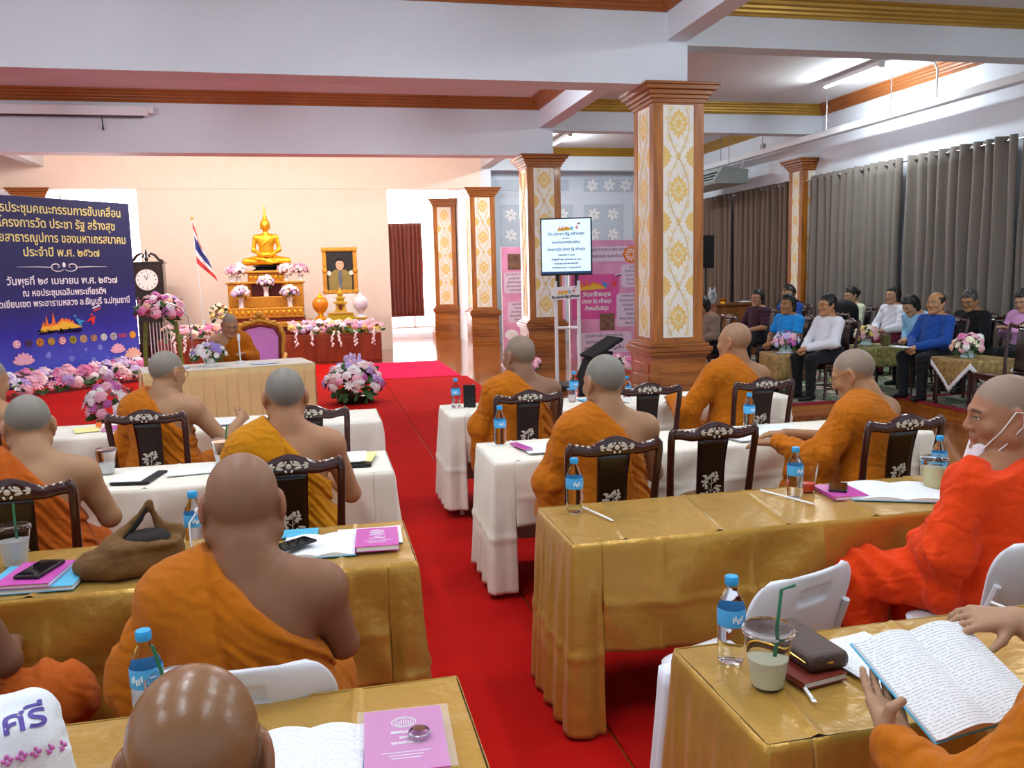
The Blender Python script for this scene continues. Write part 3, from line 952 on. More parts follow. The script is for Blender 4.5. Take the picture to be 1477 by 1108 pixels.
# ------------------------------------------------------------------ carved dining chairs and white plastic chairs
M_ROSE = mat('dark_rosewood', '#3a1512', 0.22, var=.25, vscale=5, stretch=(1, 1, .2), coat=.6, spec=.5)
M_ROSEBK = mat('black_rosewood', '#1d0d0c', 0.25, var=.2, vscale=5, stretch=(1, 1, .2), coat=.5)
M_PEARL = mat('mother_of_pearl', '#cfc6b4', 0.3, var=.15, vscale=60, spec=.7)
def leaf(mb, x, z, ang, ln, wd, y):
    R = Matrix.Rotation(-ang, 3, 'Y')
    mb.ball((x + math.sin(ang) * ln / 2, y, z + math.cos(ang) * ln / 2), (wd / 2, .0022, ln / 2), 6, 4, R)
def carved_chair():
    t = thing('carved_chair', '', 'chair', (0, 0, 0))
    MB().box((0, .01, .432), (.455, .43, .036)).build('seat', M_ROSE, t, smooth=False, bevel=.012)
    mb = MB()
    for s in (-1, 1):
        mb.prism([(-.18 * 1, .414), (.20, .414), (.20, .36), (.15, .385), (.02, .375), (-.12, .385), (-.18, .36)], 'X', s * .195 - .011, s * .195 + .011)
    mb.prism([(-.195, .414), (.195, .414), (.195, .355), (.14, .385), (.05, .37), (0, .36), (-.05, .37), (-.14, .385), (-.195, .355)], 'Y', .185, .207)
    mb.build('apron', M_ROSE, t, smooth=False)
    for s in (-1, 1):
        MB().tube([(s * .198, .195, .42), (s * .200, .20, .22), (s * .196, .205, .05), (s * .198, .21, 0)], [.024, .019, .016, .021], 8).build('leg', M_ROSE, t)
        MB().tube([(s * .196, -.235, 0), (s * .198, -.205, .2), (s * .200, -.19, .44), (s * .203, -.195, .60), (s * .211, -.222, .80), (s * .216, -.246, .93), (s * .212, -.250, .962), (s * .196, -.251, .982)], [.019, .019, .020, .019, .0175, .018, .019, .017], 10).build('back_post', M_ROSE, t)
    mb = MB()
    N = 36
    def cz(x): return .957 + .030 * math.exp(-(x / .085) ** 2) + .010 * math.exp(-((abs(x) - .19) / .035) ** 2) - .004 * math.exp(-((abs(x) - .115) / .03) ** 2)
    def chh(x): return .040 + .040 * math.exp(-(x / .10) ** 2) + .006 * math.exp(-((abs(x) - .19) / .04) ** 2)
    vs = []
    prof = [(-1, -.6), (-.6, -1), (.6, -1), (1, -.6), (1, .6), (.6, 1), (-.6, 1), (-1, .6)]
    for i in range(N + 1):
        x = -.214 + .428 * i / N
        e = min(1, (.214 - abs(x)) / .02 + .55)
        for a, b in prof:
            vs.append((x, -.251 + .016 * a * e - .012 * (1 - (x / .214) ** 2), cz(x) + chh(x) / 2 * b * e - chh(x) * .20))
    fs = [(i * 8 + k, i * 8 + (k + 1) % 8, (i + 1) * 8 + (k + 1) % 8, (i + 1) * 8 + k) for i in range(N) for k in range(8)]
    fs += [tuple(range(7, -1, -1)), tuple(N * 8 + k for k in range(8))]
    mb.add(vs, fs)
    cr = mb.build('crest_rail', M_ROSE, t, angle=60)
    mb = MB()
    for y in (-.2815, -.2445):
        for s in (-1, 1):
            for ang, ln, wd, x, z in ((1.35, .040, .013, .012, .962), (1.05, .030, .012, .020, .968), (1.75, .032, .012, .022, .956), (1.5, .030, .010, .052, .962), (1.1, .022, .010, .062, .966), (1.9, .020, .009, .060, .957), (.5, .016, .010, .008, .972), (2.6, .016, .010, .008, .948)):
                leaf(mb, s * x, z, s * ang, ln, wd, y)
        mb.ball((0, y, .962), (.012, .0025, .012), 8, 5)
    mb.build('inlay', M_PEARL, cr)
    for s in (-1, 1):
        mb = MB()
        for k, x in enumerate((.10, .128, .156, .18)): mb.ball((s * x, -.262 + .002 * k, cz(x) + .012), (.010, .012, .004), 6, 4)
        mb.build('edge_inlay', M_PEARL, cr)
    def spl(u, v):
        z = .455 + .475 * v
        w = .066 + .010 * (1 - v) ** 2 + .012 * v ** 3
        y = -.188 - .012 * math.sin(v * 6.2) * .5 - .055 * v ** 1.6
        return (w * (2 * u - 1), y, z)
    mb = MB(); mb.grid(spl, 6, 14)
    sp = mb.build('splat', M_ROSEBK, t, angle=180, solid=.015)
    mb = MB(); r = random.Random(3)
    def sy(z):
        v = (z - .455) / .475
        return -.188 - .012 * math.sin(v * 6.2) * .5 - .055 * v ** 1.6 - .0095
    st_ = [(.004 * math.sin(i * 1.1), sy(.49 + .03 * i), .49 + .03 * i) for i in range(9)]
    mb.tube(st_, .0018, 4)
    for i in range(1, 9):
        z = .48 + .03 * i
        for s in (-1, 1):
            ln0 = .058 * (1.15 - i * .08)
            a = s * r.uniform(.7, 1.1)
            mb.tube([(0, sy(z), z), (math.sin(a) * ln0 * .7, sy(z + .01), z + math.cos(a) * ln0 * .7)], .0013, 4)
            for f in (.45, .75, 1.0):
                x2, z2 = math.sin(a) * ln0 * f, z + math.cos(a) * ln0 * f
                leaf(mb, x2, z2, a + r.uniform(-.9, .9), r.uniform(.018, .027), r.uniform(.009, .013), sy(z2))
    for k in range(9):
        a = k * .7
        leaf(mb, .0 + .012 * math.cos(a), .735 + .010 * math.sin(a), a, .015, .008, sy(.735))
    for k in range(7): leaf(mb, -.035 + .011 * k, .487, r.uniform(-1.4, 1.4), .016, .007, sy(.487))
    mb.build('inlay', M_PEARL, sp)
    mb = MB()
    for s in (-1, 1): mb.tube([(s * .197, -.21, .14), (s * .197, .2, .14)], .011, 6)
    mb.tube([(-.197, .0, .14), (.197, .0, .14)], .011, 6)
    mb.build('stretcher', M_ROSE, t)
    return t
CH0 = carved_chair()
_ch_used = []
def place_chair(x, y, rz, label, z=0.0, group=None):
    if not _ch_used:
        _ch_used.append(1)
        CH0.location = (x, y, z); CH0.rotation_euler = (0, 0, rz); CH0['label'] = label
        if group: CH0['group'] = group
        return CH0
    c = copy_thing(CH0, (x, y, z), rz, label, group)
    return c
M_PLASTIC = mat('white_plastic', '#dcdde4', 0.42, var=.03, vscale=6, bump=.05, bscale=200, spec=.45)
M_INK = mat('navy_ink', '#1d2a5c', 0.7, var=.1)
def plastic_chair():
    t = thing('folding_chair', '', 'chair', (0, 0, 0))
    nu, nv = 48, 36
    def bk(u, v):
        z = .545 + .300 * v
        k = 2 * u - 1
        # rounded top corners and gently narrowing foot
        w = .232 - .022 * (1 - v) ** 2
        if v > .62: w -= .075 * (1 - math.sqrt(max(0, 1 - ((v - .62) / .38) ** 2)))
        zz = z - .012 * abs(k) ** 3 * v
        rc = max(0, 1 - (abs(k) / .30) ** 6) * max(0, 1 - (abs(v - .76) / .085) ** 6)
        return (w * k, -.205 - .075 * v + .045 * k * k + .016 * rc ** .4, zz)
    vs = [bk(i / nu, j / nv) for j in range(nv + 1) for i in range(nu + 1)]
    fs = []
    for j in range(nv):
        for i in range(nu):
            a = j * (nu + 1) + i
            fs.append((a, a + 1, a + nu + 2, a + nu + 1))
    mb = MB(); mb.add(vs, fs)
    mb.build('backrest', M_PLASTIC, t, angle=180, solid=.012)
    def st(u, v):
        x, y = (2 * u - 1), (2 * v - 1)
        k = (abs(x) ** 5 + abs(y) ** 5) ** .2
        m_ = max(abs(x), abs(y), 1e-6)
        q = m_ / max(k, 1e-6)
        return (x * q * .215, y * q * .205 + .01, .445 - .012 * (1 - m_ ** 2) - .010 * m_ ** 8)
    mb = MB(); mb.grid(st, 22, 22)
    mb.build('seat', M_PLASTIC, t, angle=180, solid=.014)
    for s in (-1, 1):
        MB().tube([(s * .225, .22, 0), (s * .222, .10, .25), (s * .218, -.10, .46), (s * .214, -.175, .56), (s * .205, -.225, .70)], .0125, 8).build('leg', M_PLASTIC, t)
        MB().tube([(s * .200, -.24, 0), (s * .200, -.10, .25), (s * .200, .06, .425)], .0125, 8).build('leg', M_PLASTIC, t)
    mb = MB(); mb.tube([(-.22, .20, .05), (.22, .20, .05)], .010, 8); mb.tube([(-.2, -.21, .06), (.2, -.21, .06)], .010, 8)
    mb.build('crossbar', M_PLASTIC, t)
    return t
PC0 = plastic_chair()

# ------------------------------------------------------------------ bottles, cups, papers, books, phones
M_PET = mat('clear_bottle', '#f2f8ff', 0.04, trans=1.0, ior=1.18, var=0)
M_CAP = mat('blue_cap', '#2fa3df', 0.4, var=.03)
M_LABELB = mat('blue_label', '#4fb0ea', 0.4, var=.05)
M_LABELW = mat('label_white', '#eef4fb', 0.5, var=.02)
M_CUPP = mat('clear_cup', '#f6f8fa', 0.06, trans=1.0, ior=1.08, var=0)
M_STRAW = mat('green_straw', '#1d6b45', .4, var=.03)
M_PAPERW = mat('white_paper', '#eef2f4', .8, var=.015)
M_PINKB = mat('magenta_cover', '#c94fae', .35, var=.04, coat=.4)
M_CYAN = mat('cyan_cover', '#5bb9dd', .4, var=.12, vscale=25)
M_YELLOW = mat('yellow_note', '#efe79a', .7, var=.03)
M_SCREEN = mat('dark_glass', '#0d0e14', .08, var=0, spec=.6)
def print_mat(name, ground='#edf1f4', ink='#bcc2c6', pitch=150.0, gate=.45):
    m = bpy.data.materials.new(name); m.use_nodes = True
    nt = m.node_tree; b = nt.nodes['Principled BSDF']
    tc = nt.nodes.new('ShaderNodeTexCoord')
    sx = nt.nodes.new('ShaderNodeSeparateXYZ'); nt.links.new(tc.outputs['Object'], sx.inputs[0])
    def M(op, a, bb=None):
        n = nt.nodes.new('ShaderNodeMath'); n.operation = op
        for i, v in enumerate((a, bb)):
            if v is None: continue
            if isinstance(v, (int, float)): n.inputs[i].default_value = v
            else: nt.links.new(v, n.inputs[i])
        return n.outputs[0]
    fr = M('FRACT', M('MULTIPLY', sx.outputs['Y'], pitch))
    band = M('LESS_THAN', fr, .30)
    ln = M('FLOOR', M('MULTIPLY', sx.outputs['Y'], pitch))
    cb = nt.nodes.new('ShaderNodeCombineXYZ')
    nt.links.new(M('MULTIPLY', sx.outputs['X'], 150.0), cb.inputs[0]); nt.links.new(M('MULTIPLY', ln, 7.31), cb.inputs[1])
    nz = nt.nodes.new('ShaderNodeTexNoise'); nz.inputs['Scale'].default_value = 1.0; nt.links.new(cb.outputs[0], nz.inputs['Vector'])
    g = M('GREATER_THAN', nz.outputs['Fac'], gate)
    f = M('MULTIPLY', band, g)
    mx = nt.nodes.new('ShaderNodeMix'); mx.data_type = 'RGBA'
    mx.inputs['A'].default_value = (*lin(ground), 1); mx.inputs['B'].default_value = (*lin(ink), 1)
    nt.links.new(f, mx.inputs['Factor']); nt.links.new(mx.outputs['Result'], b.inputs['Base Color'])
    b.inputs['Roughness'].default_value = .75
    return m
M_PRINT = print_mat('printed_page')

def bottle(loc, label, s=1.0, rz=0.0, group='blue-capped water bottles'):
    t = thing('water_bottle', label, 'bottle', loc, rz, group)
    t.scale = (s, s, s)
    p = [(.010, .004), (.026, 0), (.0305, .008), (.031, .03), (.029, .036), (.031, .042), (.031, .085), (.0295, .09), (.0315, .098), (.0315, .125), (.030, .133), (.024, .150), (.0155, .166), (.0130, .172), (.0130, .185)]
    MB().lathe(p, 24).build('bottle_body', M_PET, t)
    MB().lathe([(.0318, .088), (.0322, .090), (.0322, .126), (.0318, .128)], 24, caps=False).build('wrapper', M_LABELB, t)
    mb = MB()
    for k in range(5):
        a = -1.9 + k * .16
        mb.box((.0324 * math.cos(a), .0324 * math.sin(a), .107 + .004 * math.sin(k * 2)), (.0035, .0012, .012), Matrix.Rotation(a + PI / 2, 3, 'Z'))
    for k in range(3):
        a = -1.0 + k * .5
        mb.box((.0324 * math.cos(a), .0324 * math.sin(a), .100 + .006 * k), (.010, .0012, .002), Matrix.Rotation(a + PI / 2, 3, 'Z'))
    mb.build('wrapper_mark', M_LABELW, t)
    pr = [(.0145, .180), (.0155, .182), (.0155, .196), (.0140, .200), (.004, .2005)]
    MB().lathe(pr, 20).build('cap', M_CAP, t)
    return t
def cup(loc, label, drink='#d9dcc8', fill=.6, lid=True, straw=True, s=1.0, tilt=(.2, .1)):
    t = thing('plastic_cup', label, 'cup', loc)
    t.scale = (s, s, s)
    MB().lathe([(.004, .002), (.028, 0), (.030, .004), (.044, .105), (.0455, .108)], 28, caps=False).build('cup_wall', M_CUPP, t)
    h = .10 * fill
    MB().lathe([(.0265, .003), (.0272, .006), (.028 + .013 * fill, h), (.001, h + .001)], 24).build('drink', mat('drink_' + drink[1:], drink, .2, var=.03), t)
    if lid:
        MB().lathe([(.047, .104), (.048, .108), (.046, .113), (.042, .116), (.012, .118), (.004, .117)], 28).build('lid', M_CUPP, t)
    if straw:
        p = Vector((.008, 0, .02)); q = p + Vector((tilt[0] * .13, tilt[1] * .13, .15))
        MB().tube([p, q, q + Vector((.030 if tilt[0] > 0 else -.03, .004, .004))][:(3 if straw == 'bent' else 2)], .0032, 8).build('straw', M_STRAW, t)
    return t
def slab(name, label, cat, loc, rz, d, m, sub=None, group=None, tilt=(0, 0), bev=.002):
    t = thing(name, label, cat, loc, rz, group)
    t.rotation_euler = (tilt[0], tilt[1], rz)
    return t
def book(loc, rz, d, cover, label, name='booklet', crest=False, words=True, group=None):
    """Closed booklet: page block between covers, spine along -X."""
    w, h, th = d
    t = thing(name, label, 'book', loc, rz, group)
    MB().box((.002, 0, th / 2), (w - .006, h - .006, th - .003)).build('pages', M_PAPERW, t, smooth=False)
    c = MB(); c.box((0, 0, th - .001), (w, h, .0022)); c.box((0, 0, .0011), (w, h, .0022)); c.box((-w / 2 + .001, 0, th / 2), (.002, h, th))
    cv = c.build('cover', cover, t, smooth=False)
    if crest:
        mb = MB()
        z = th + .0008
        for r, rr in ((.026, .0012), (.021, .0008)):
            mb.tube([(r * math.cos(a), h * .26 + r * .8 * math.sin(a), z) for a in np.linspace(0, 2 * PI, 25)], rr, 4)
        for k in range(-3, 4):
            mb.tube([(k * .005, h * .26 - .012, z), (k * .005, h * .26 + .012 - abs(k) * .003, z)], .0011, 4)
        mb.build('crest', M_PAPERW, cv)
        if words:
            for i, (s, ww, sz) in enumerate((('ธรรมนูญ', .056, .015), ('แผน', .022, .013), ('ยุทธศาสตร์', .058, .013))):
                text(s, sz, M_PAPERW, cv, (0, h * .08 - i * .021, th + .0006), (0, 0, 0), width=ww, bold=.0004)
            for i, ww in enumerate((.10, .07, .06)):
                mb = MB(); mb.box((0, -h * .22 - i * .011, th + .0006), (ww, .0022, .0004)); mb.build('fine_print', M_PAPERW, cv, smooth=False)
    return t
def sheets(loc, rz, w, h, label, n=4, curl=.006, m=None, name='paper_sheets', cat='papers'):
    t = thing(name, label, cat, loc, rz)
    r = random.Random(len(label))
    for i in range(n):
        mb = MB()
        dx, dy, a = r.uniform(-.004, .004) * (i > 0), r.uniform(-.004, .004) * (i > 0), r.uniform(-.02, .02)
        def fn(u, v):
            x, y = (u - .5) * w, (v - .5) * h
            return (x * math.cos(a) - y * math.sin(a) + dx, x * math.sin(a) + y * math.cos(a) + dy, .0012 + .0016 * i + curl * (abs(2 * u - 1) ** 3) * (1 if u > .5 else .3) * (.6 + .4 * i / n))
        mb.grid(fn, 10, 4)
        mb.build('sheet', M_PRINT if (m is None and i == n - 1) else (m or M_PAPERW), t, angle=180)
    return t
def open_book(loc, rz, w, h, label, th=.012, lift=.012, rot=None):
    t = thing('open_booklet', label, 'book', loc, rz)
    if rot: t.rotation_euler = rot
    for s in (-1, 1):
        mb = MB()
        def pg(u, v):
            x = s * u * w
            z = th * (1 - u) ** .5 * 0 + .004 + lift * math.sin(PI * min(1, u * 1.15 + .02)) * .9 + th * .3
            return (x, (v - .5) * h, z)
        mb.grid(pg, 14, 4, flip=(s < 0))
        mb.build('page', M_PRINT, t, angle=180)
        blk = MB()
        pts = [(s * u * w, .004 + lift * math.sin(PI * min(1, u * 1.15 + .02)) * .9 + th * .3 - .0012) for u in np.linspace(0, 1, 13)]
        blk.prism(pts + [(s * w, .002), (0, .002)], 'Y', -h / 2 + .001, h / 2 - .001)
        blk.build('page_block', M_PAPERW, t, smooth=False)
    MB().box((0, 0, .0008), (2 * w + .008, h + .006, .0016)).build('cover', M_CYAN, t, smooth=False)
    return t
def phone(loc, rz, label, d=(.075, .155, .009), tilt=(0, 0)):
    t = thing('smartphone', label, 'phone', loc, rz)
    t.rotation_euler = (tilt[0], tilt[1], rz)
    MB().box((0, 0, d[2] / 2), d).build('case', M_BLACK, t, smooth=False, bevel=.004)
    MB().box((0, 0, d[2] + .0004), (d[0] - .008, d[1] - .010, .0008)).build('screen', M_SCREEN, t, smooth=False)
    return t
def wrapped_straw(a, b, z, label):
    a = Vector((a[0], a[1], z)); b = Vector((b[0], b[1], z))
    t = thing('wrapped_straw', label, 'straw', a.lerp(b, .5), math.atan2(b.y - a.y, b.x - a.x))
    L = (b - a).length
    MB().tube([(-L / 2, 0, .005), (L / 2, 0, .005)], .0042, 8).build('paper_sleeve', M_PAPERW, t)
    MB().box((L / 2 + .006, 0, .005), (.014, .010, .001)).build('pinched_end', M_PAPERW, t, smooth=False)
    return t
# ------------------------------------------------------------------ people
M_SKIN = mat('skin', '#b08560', 0.48, var=0.05, vscale=9, bump=.06, bscale=160, attr='Col', spec=.35)
M_SKINGLOSS = mat('oiled_skin', '#b08560', 0.27, var=0.05, vscale=9, bump=.05, bscale=160, attr='Col', spec=.5)
M_HAIR = mat('black_hair', '#16120f', 0.38, var=.2, vscale=60, bump=.5, bscale=120, stretch=(1, 1, .25))
def robe_mat(name, c):
    return mat(name, c, 0.82, bump=.35, bscale=420, var=.10, vscale=2.5, sheen=.06, spec=.2, wave=('DIAGONAL', 8.0, 9.0, .30))
def cloth_mat(name, c, rough=.8):
    return mat(name, c, rough, bump=.2, bscale=300, var=.07, vscale=4, sheen=.1, spec=.25)

def unit(v):
    v = np.asarray(v, float); return v / max(np.linalg.norm(v), 1e-9)
def hand_prims(w, d, n, side, curl=.35, spread=.12, s=1.0, k=.006, thumb=None):
    """Palm, four fingers of three bones and a thumb. w wrist, d toward the fingers, n back-of-hand normal, side +1 if the thumb lies on cross(n,d)."""
    w = np.asarray(w, float); d = unit(d); n = unit(np.asarray(n, float) - d * np.dot(n, d)); a = np.cross(n, d) * side
    pr = []
    K = w + d * .088 * s
    for t, r in ((-.030, .0125), (-.010, .0135), (.011, .0135), (.031, .0125)):
        pr.append(('c', .016, w + d * .012 * s + a * t * .55 * s, K + a * t * s, .0165 * s, r * s))
    pr.append(('e', .012, w + d * .035 * s + a * .022 * s - n * .006 * s, (.017 * s, .028 * s, .017 * s), np.stack([a, d, n], 1).astype(np.float32)))
    L = [(.030, .066, .0), (.010, .074, .02), (-.011, .070, .05), (-.031, .054, .10)]
    for i, (t, ln, dc) in enumerate(L):
        p = K + a * t * s
        ang = 0.0
        dd = unit(d + a * spread * (t / .03))
        c = curl * (1 + dc * 2)
        for j, (fr, r0, r1) in enumerate(((.45, .0098, .0088), (.30, .0088, .0080), (.25, .0080, .0066))):
            ang += c * (.75 if j == 0 else 1.0)
            q = p + (dd * math.cos(ang) - n * math.sin(ang)) * ln * fr * s * 1.05
            pr.append(('c', .004, p, q, r0 * s, r1 * s))
            p = q
    b = w + d * .028 * s + a * .026 * s - n * .004 * s
    t1 = unit(d * .62 + a * .72 - n * .30) if thumb is None else unit(d * thumb[0] + a * thumb[1] + n * thumb[2])
    m1 = b + t1 * .042 * s
    t2 = unit(t1 + d * .45 - n * .15) if thumb is None or len(thumb) < 6 else unit(d * thumb[3] + a * thumb[4] + n * thumb[5])
    pr.append(('c', .010, b, m1, .0145 * s, .0110 * s))
    pr.append(('c', .004, m1, m1 + t2 * .031 * s, .0108 * s, .0085 * s))
    return pr

def head_prims(hs=1.0, fat=0.0):
    """Head in its own frame (x right, y forward, z up, origin mid-head)."""
    S = hs
    P = []
    def e(c, r, k=.02, R=None): P.append(('e', k * S, tuple(x * S for x in c), tuple(x * S for x in r), R))
    def c(a, b, ra, rb, k=.02): P.append(('c', k * S, tuple(x * S for x in a), tuple(x * S for x in b), ra * S, rb * S))
    e((0, -.014, .030), (.079, .098, .090), 0)
    e((0, .030, -.030), (.064 + fat * .01, .066, .085), .04)
    for s in (-1, 1):
        c((s * .052, .004, -.062), (s * .018, .074, -.106), .026 + fat * .012, .022, .03)
        e((s * .042, .066, -.032), (.026 + fat * .008, .022, .026), .02)
        c((s * .012, .090, .020), (s * .046, .074, .016), .0095, .009, .018)
    c((0, .060, -.100), (0, .084, -.108), .022, .017, .025)
    c((0, .086, .012), (0, .108, -.030), .0105, .0135, .014)
    for s in (-1, 1):
        e((s * .0125, .100, -.036), (.0095, .012, .0085), .008)
        P.append(('-e', .012 * S, (s * .031 * S, .108 * S, .000 * S), (.017 * S, .019 * S, .012 * S)))
        e((s * .031, .0795, -.001), (.0150, .0140, .0105), .003)
        c((s * .043, .088, .0068), (s * .020, .0935, .0060), .0036, .0036, .004)
    c((-.019, .0925, -.0635), (.019, .0925, -.0635), .0068, .0068, .010)
    c((-.015, .0920, -.0745), (.015, .0920, -.0745), .0075, .0075, .008)
    P.append(('-c', .004 * S, (-.022 * S, .103 * S, -.0690 * S), (.022 * S, .103 * S, -.0690 * S), .0028 * S, .0028 * S))
    for s in (-1, 1):
        R = np.array(Matrix.Rotation(s * .42, 3, 'Z') @ Matrix.Rotation(-.18, 3, 'X'), np.float32)
        e((s * .0835, -.012, -.004), (.0105, .021, .035), .008, R)
        e((s * .0815, -.002, -.036), (.0075, .0105, .015), .008)
        P.append(('-e', .006 * S, (s * .092 * S, -.003 * S, .002 * S), (.008 * S, .011 * S, .020 * S)))
    return P

SKV = np.array([.90, .81, .71])
def head_colors(L, skin, stub, S, face=True, brow=.8):
    """Vertex colours from head-frame positions: skin, shaved scalp, brows, lips, eyes."""
    sk = np.array(lin(skin)) * SKV; n = len(L)
    C = np.tile(sk, (n, 1))
    x, y, z = L[:, 0] / S, L[:, 1] / S, L[:, 2] / S
    ax = np.abs(x)
    def sm(v, a, b): return np.clip((v - a) / (b - a), 0, 1)
    if stub > 0:
        line = np.where(y > .03, .035 + (y - .03) * .62, np.where(y > -.03, .012 + (y + .03) * .38, -.055 + np.clip((y + .09) / .06, 0, 1) * .067))
        m = sm(z - line, -.006, .012) * (1 - sm(ax, .082, .086)) * stub
        g = np.array(lin('#7c766c'))
        C = C * (1 - m[:, None]) + g * m[:, None]
    red = sm(ax, .080, .086) * .25 * (z > -.06) * (z < .04)
    C = C * (1 - red[:, None]) + np.array(lin('#b0604a')) * red[:, None]
    if face:
        f = (y > .06)
        lp = f * (1 - sm(np.abs(z + .069), .010, .014)) * (1 - sm(ax, .020, .026)) * (y > .085)
        C = C * (1 - .55 * lp[:, None]) + np.array(lin('#8e4a40')) * (.55 * lp)[:, None]
        br = f * (1 - sm(np.abs(z - (.0235 - .25 * np.maximum(ax - .035, 0))), .003, .006)) * sm(ax, .010, .016) * (1 - sm(ax, .050, .056)) * brow
        C = C * (1 - br[:, None]) + np.array(lin('#1c1512')) * br[:, None]
        ey = f * (((ax - .031) / .0145) ** 2 + ((z + .0015) / .0048) ** 2 < 1)
        ir = f * (((ax - .031) / .0058) ** 2 + ((z + .0015) / .0050) ** 2 < 1)
        lid = f * (((ax - .031) / .0165) ** 2 + ((z - .0005) / .0066) ** 2 < 1)
        C = np.where((lid & ~ey)[:, None] if lid.dtype == bool else ((lid > 0) & ~(ey > 0))[:, None], np.array(lin('#3a2820')), C)
        C = np.where((ey > 0)[:, None], np.array(lin('#d8d0c8')), C)
        C = np.where((ir > 0)[:, None], np.array(lin('#1a120e')), C)
    return C

PEOPLE = []
class Body:
    pass

def make_body(lean=6, side=0, twist=0, yaw=0, pitch=8, roll=0, hs=1.06, fat=0, g=1.0, seat=.45, sh=1.0,
              aR=None, aL=None, knees=None, feet=None, sw=1.0, crossed=False):
    B = Body()
    B.pel = np.array([0, 0, seat + .085])
    Rt = Matrix.Rotation(RA(twist), 3, 'Z') @ Matrix.Rotation(RA(-lean), 3, 'X') @ Matrix.Rotation(RA(side), 3, 'Y')
    B.Rt = np.array(Rt)
    tp = lambda x, y, z: B.pel + B.Rt @ np.array([x, y, z * sh])
    B.tp = tp
    B.toQ = lambda P: ((P - B.pel.astype(np.float32)) @ B.Rt.astype(np.float32)) / np.array([1, 1, sh], np.float32)
    B.S = hs
    B.piv = tp(0, -.004, .505)
    B.Hm = np.array(Matrix.Rotation(RA(yaw), 3, 'Z') @ Matrix.Rotation(RA(-pitch), 3, 'X') @ Matrix.Rotation(RA(roll), 3, 'Y'))
    B.hc = B.piv + B.Hm @ np.array([0, .018, .135 * hs])
    R32 = B.Rt.astype(np.float32)
    T = []
    T.append(('c', 0, tp(-.085, .012, .03), tp(.085, .012, .03), .125, .125))
    T.append(('e', .06, tp(0, .02 * g, .14), (.160 * g, .125 * g, .17 * sh), R32))
    T.append(('e', .06, tp(0, 0, .32), (.170 * sw, .112 * (1 + (g - 1) * .5), .18 * sh), R32))
    T.append(('e', .05, tp(0, -.03, .37), (.15 * sw, .085, .12), R32))
    T.append(('c', .05, tp(-.150 * sw, -.01, .425), tp(.150 * sw, -.01, .425), .066, .066))
    B.torso = T
    B.trapL = ('c', .05, tp(-.13 * sw, -.012, .445), tp(-.02, -.015, .525), .050, .046)
    B.trapR = ('c', .05, tp(.13 * sw, -.012, .445), tp(.02, -.015, .525), .050, .046)
    nb = B.piv + B.Hm @ np.array([0, -.012, .06])
    B.neck = ('c', .035, tp(0, -.012, .44), nb, .064 + fat * .01, .058 + fat * .012)
    def arm(s, a):
        sp = tp(s * .188 * sw, -.005, .420)
        if a is None: a = {}
        el = np.array(a.get('el', (s * .275, .10, seat + .27)))
        wr = np.array(a.get('wr', (s * .15, .35, seat + .345)))
        hd = np.array(a.get('hd', wr - el + np.array([-s * .08, .05, -.02])))
        hn = np.array(a.get('hn', (0, 0, 1)))
        pr = [('e', .04, sp, (.066, .062, .066), R32), ('c', .03, sp, el, .056 * (1 + (g - 1) * .3), .044), ('c', .02, el, wr, .044, .029)]
        hp = hand_prims(wr, hd, hn, (1 if s > 0 else -1), a.get('curl', .3), a.get('spread', .12), 1.0, thumb=a.get('thumb'))
        return dict(sp=sp, el=el, wr=wr, hd=unit(hd), prims=pr, hand=hp, fine=a.get('fine', False))
    B.R = arm(1, aR); B.L = arm(-1, aL)
    kn = knees or ((-.15, .35, seat + .06), (.15, .35, seat + .06))
    ft = feet or ((-.14, .34, .07), (.14, .34, .07))
    B.legs = []; B.feet = []
    B.kn, B.ft = [np.array(k) for k in kn], [np.array(f) for f in ft]
    for s, k, f in ((-1, B.kn[0], B.ft[0]), (1, B.kn[1], B.ft[1])):
        hip = tp(s * .09, .02, .0)
        B.legs += [('c', .04, hip, k, .098 * (1 + (g - 1) * .3), .064), ('c', .03, k, f, .062, .042)]
        B.feet += [('c', .02, f + np.array([0, -.03, -.03]), f + np.array([s * .02, .15, -.045]), .034, .024)]
    Hm32 = B.Hm.astype(np.float32); hc32 = B.hc.astype(np.float32)
    B.hp = head_prims(hs, fat)
    B.toH = lambda P: (P - hc32) @ Hm32
    def f(P):
        d = ev(P, B.torso + [B.trapL, B.trapR] + B.R['prims'] + B.L['prims'] + B.legs + B.feet)
        for A in (B.R, B.L):
            d = smin(d, ev(P, A['hand']), .012)
        d = smin(d, d_cone(P, *B.neck[2:]), .035)
        d = smin(d, ev(B.toH(P), B.hp), .028)
        return B.sit(d, P, .016)
    B.seat = seat
    # what rests on the chair is pressed flat by it
    B.sit = lambda d, P, e: smax(d, np.minimum(seat + e - P[:, 2], B.kn[0][1] - .10 - P[:, 1]), .02)
    B.f = f
    return B

def bounds(B, pad=.12):
    pts = [B.hc + B.Hm @ np.array([0, 0, .14]), B.hc, B.R['el'], B.L['el'], B.R['wr'] + B.R['hd'] * .16, B.L['wr'] + B.L['hd'] * .16, *B.kn, *B.ft, B.pel, B.tp(-.2, 0, .42), B.tp(.2, 0, .42), B.R['sp'], B.L['sp'], B.ft[0] + np.array([0, .14, -.07])]
    p = np.array(pts)
    lo, hi = p.min(0) - pad, p.max(0) + pad
    lo[0] = min(lo[0], -.3); hi[0] = max(hi[0], .3); lo[1] = min(lo[1], -.26)
    lo[2] = max(lo[2], -.02)
    return lo, hi

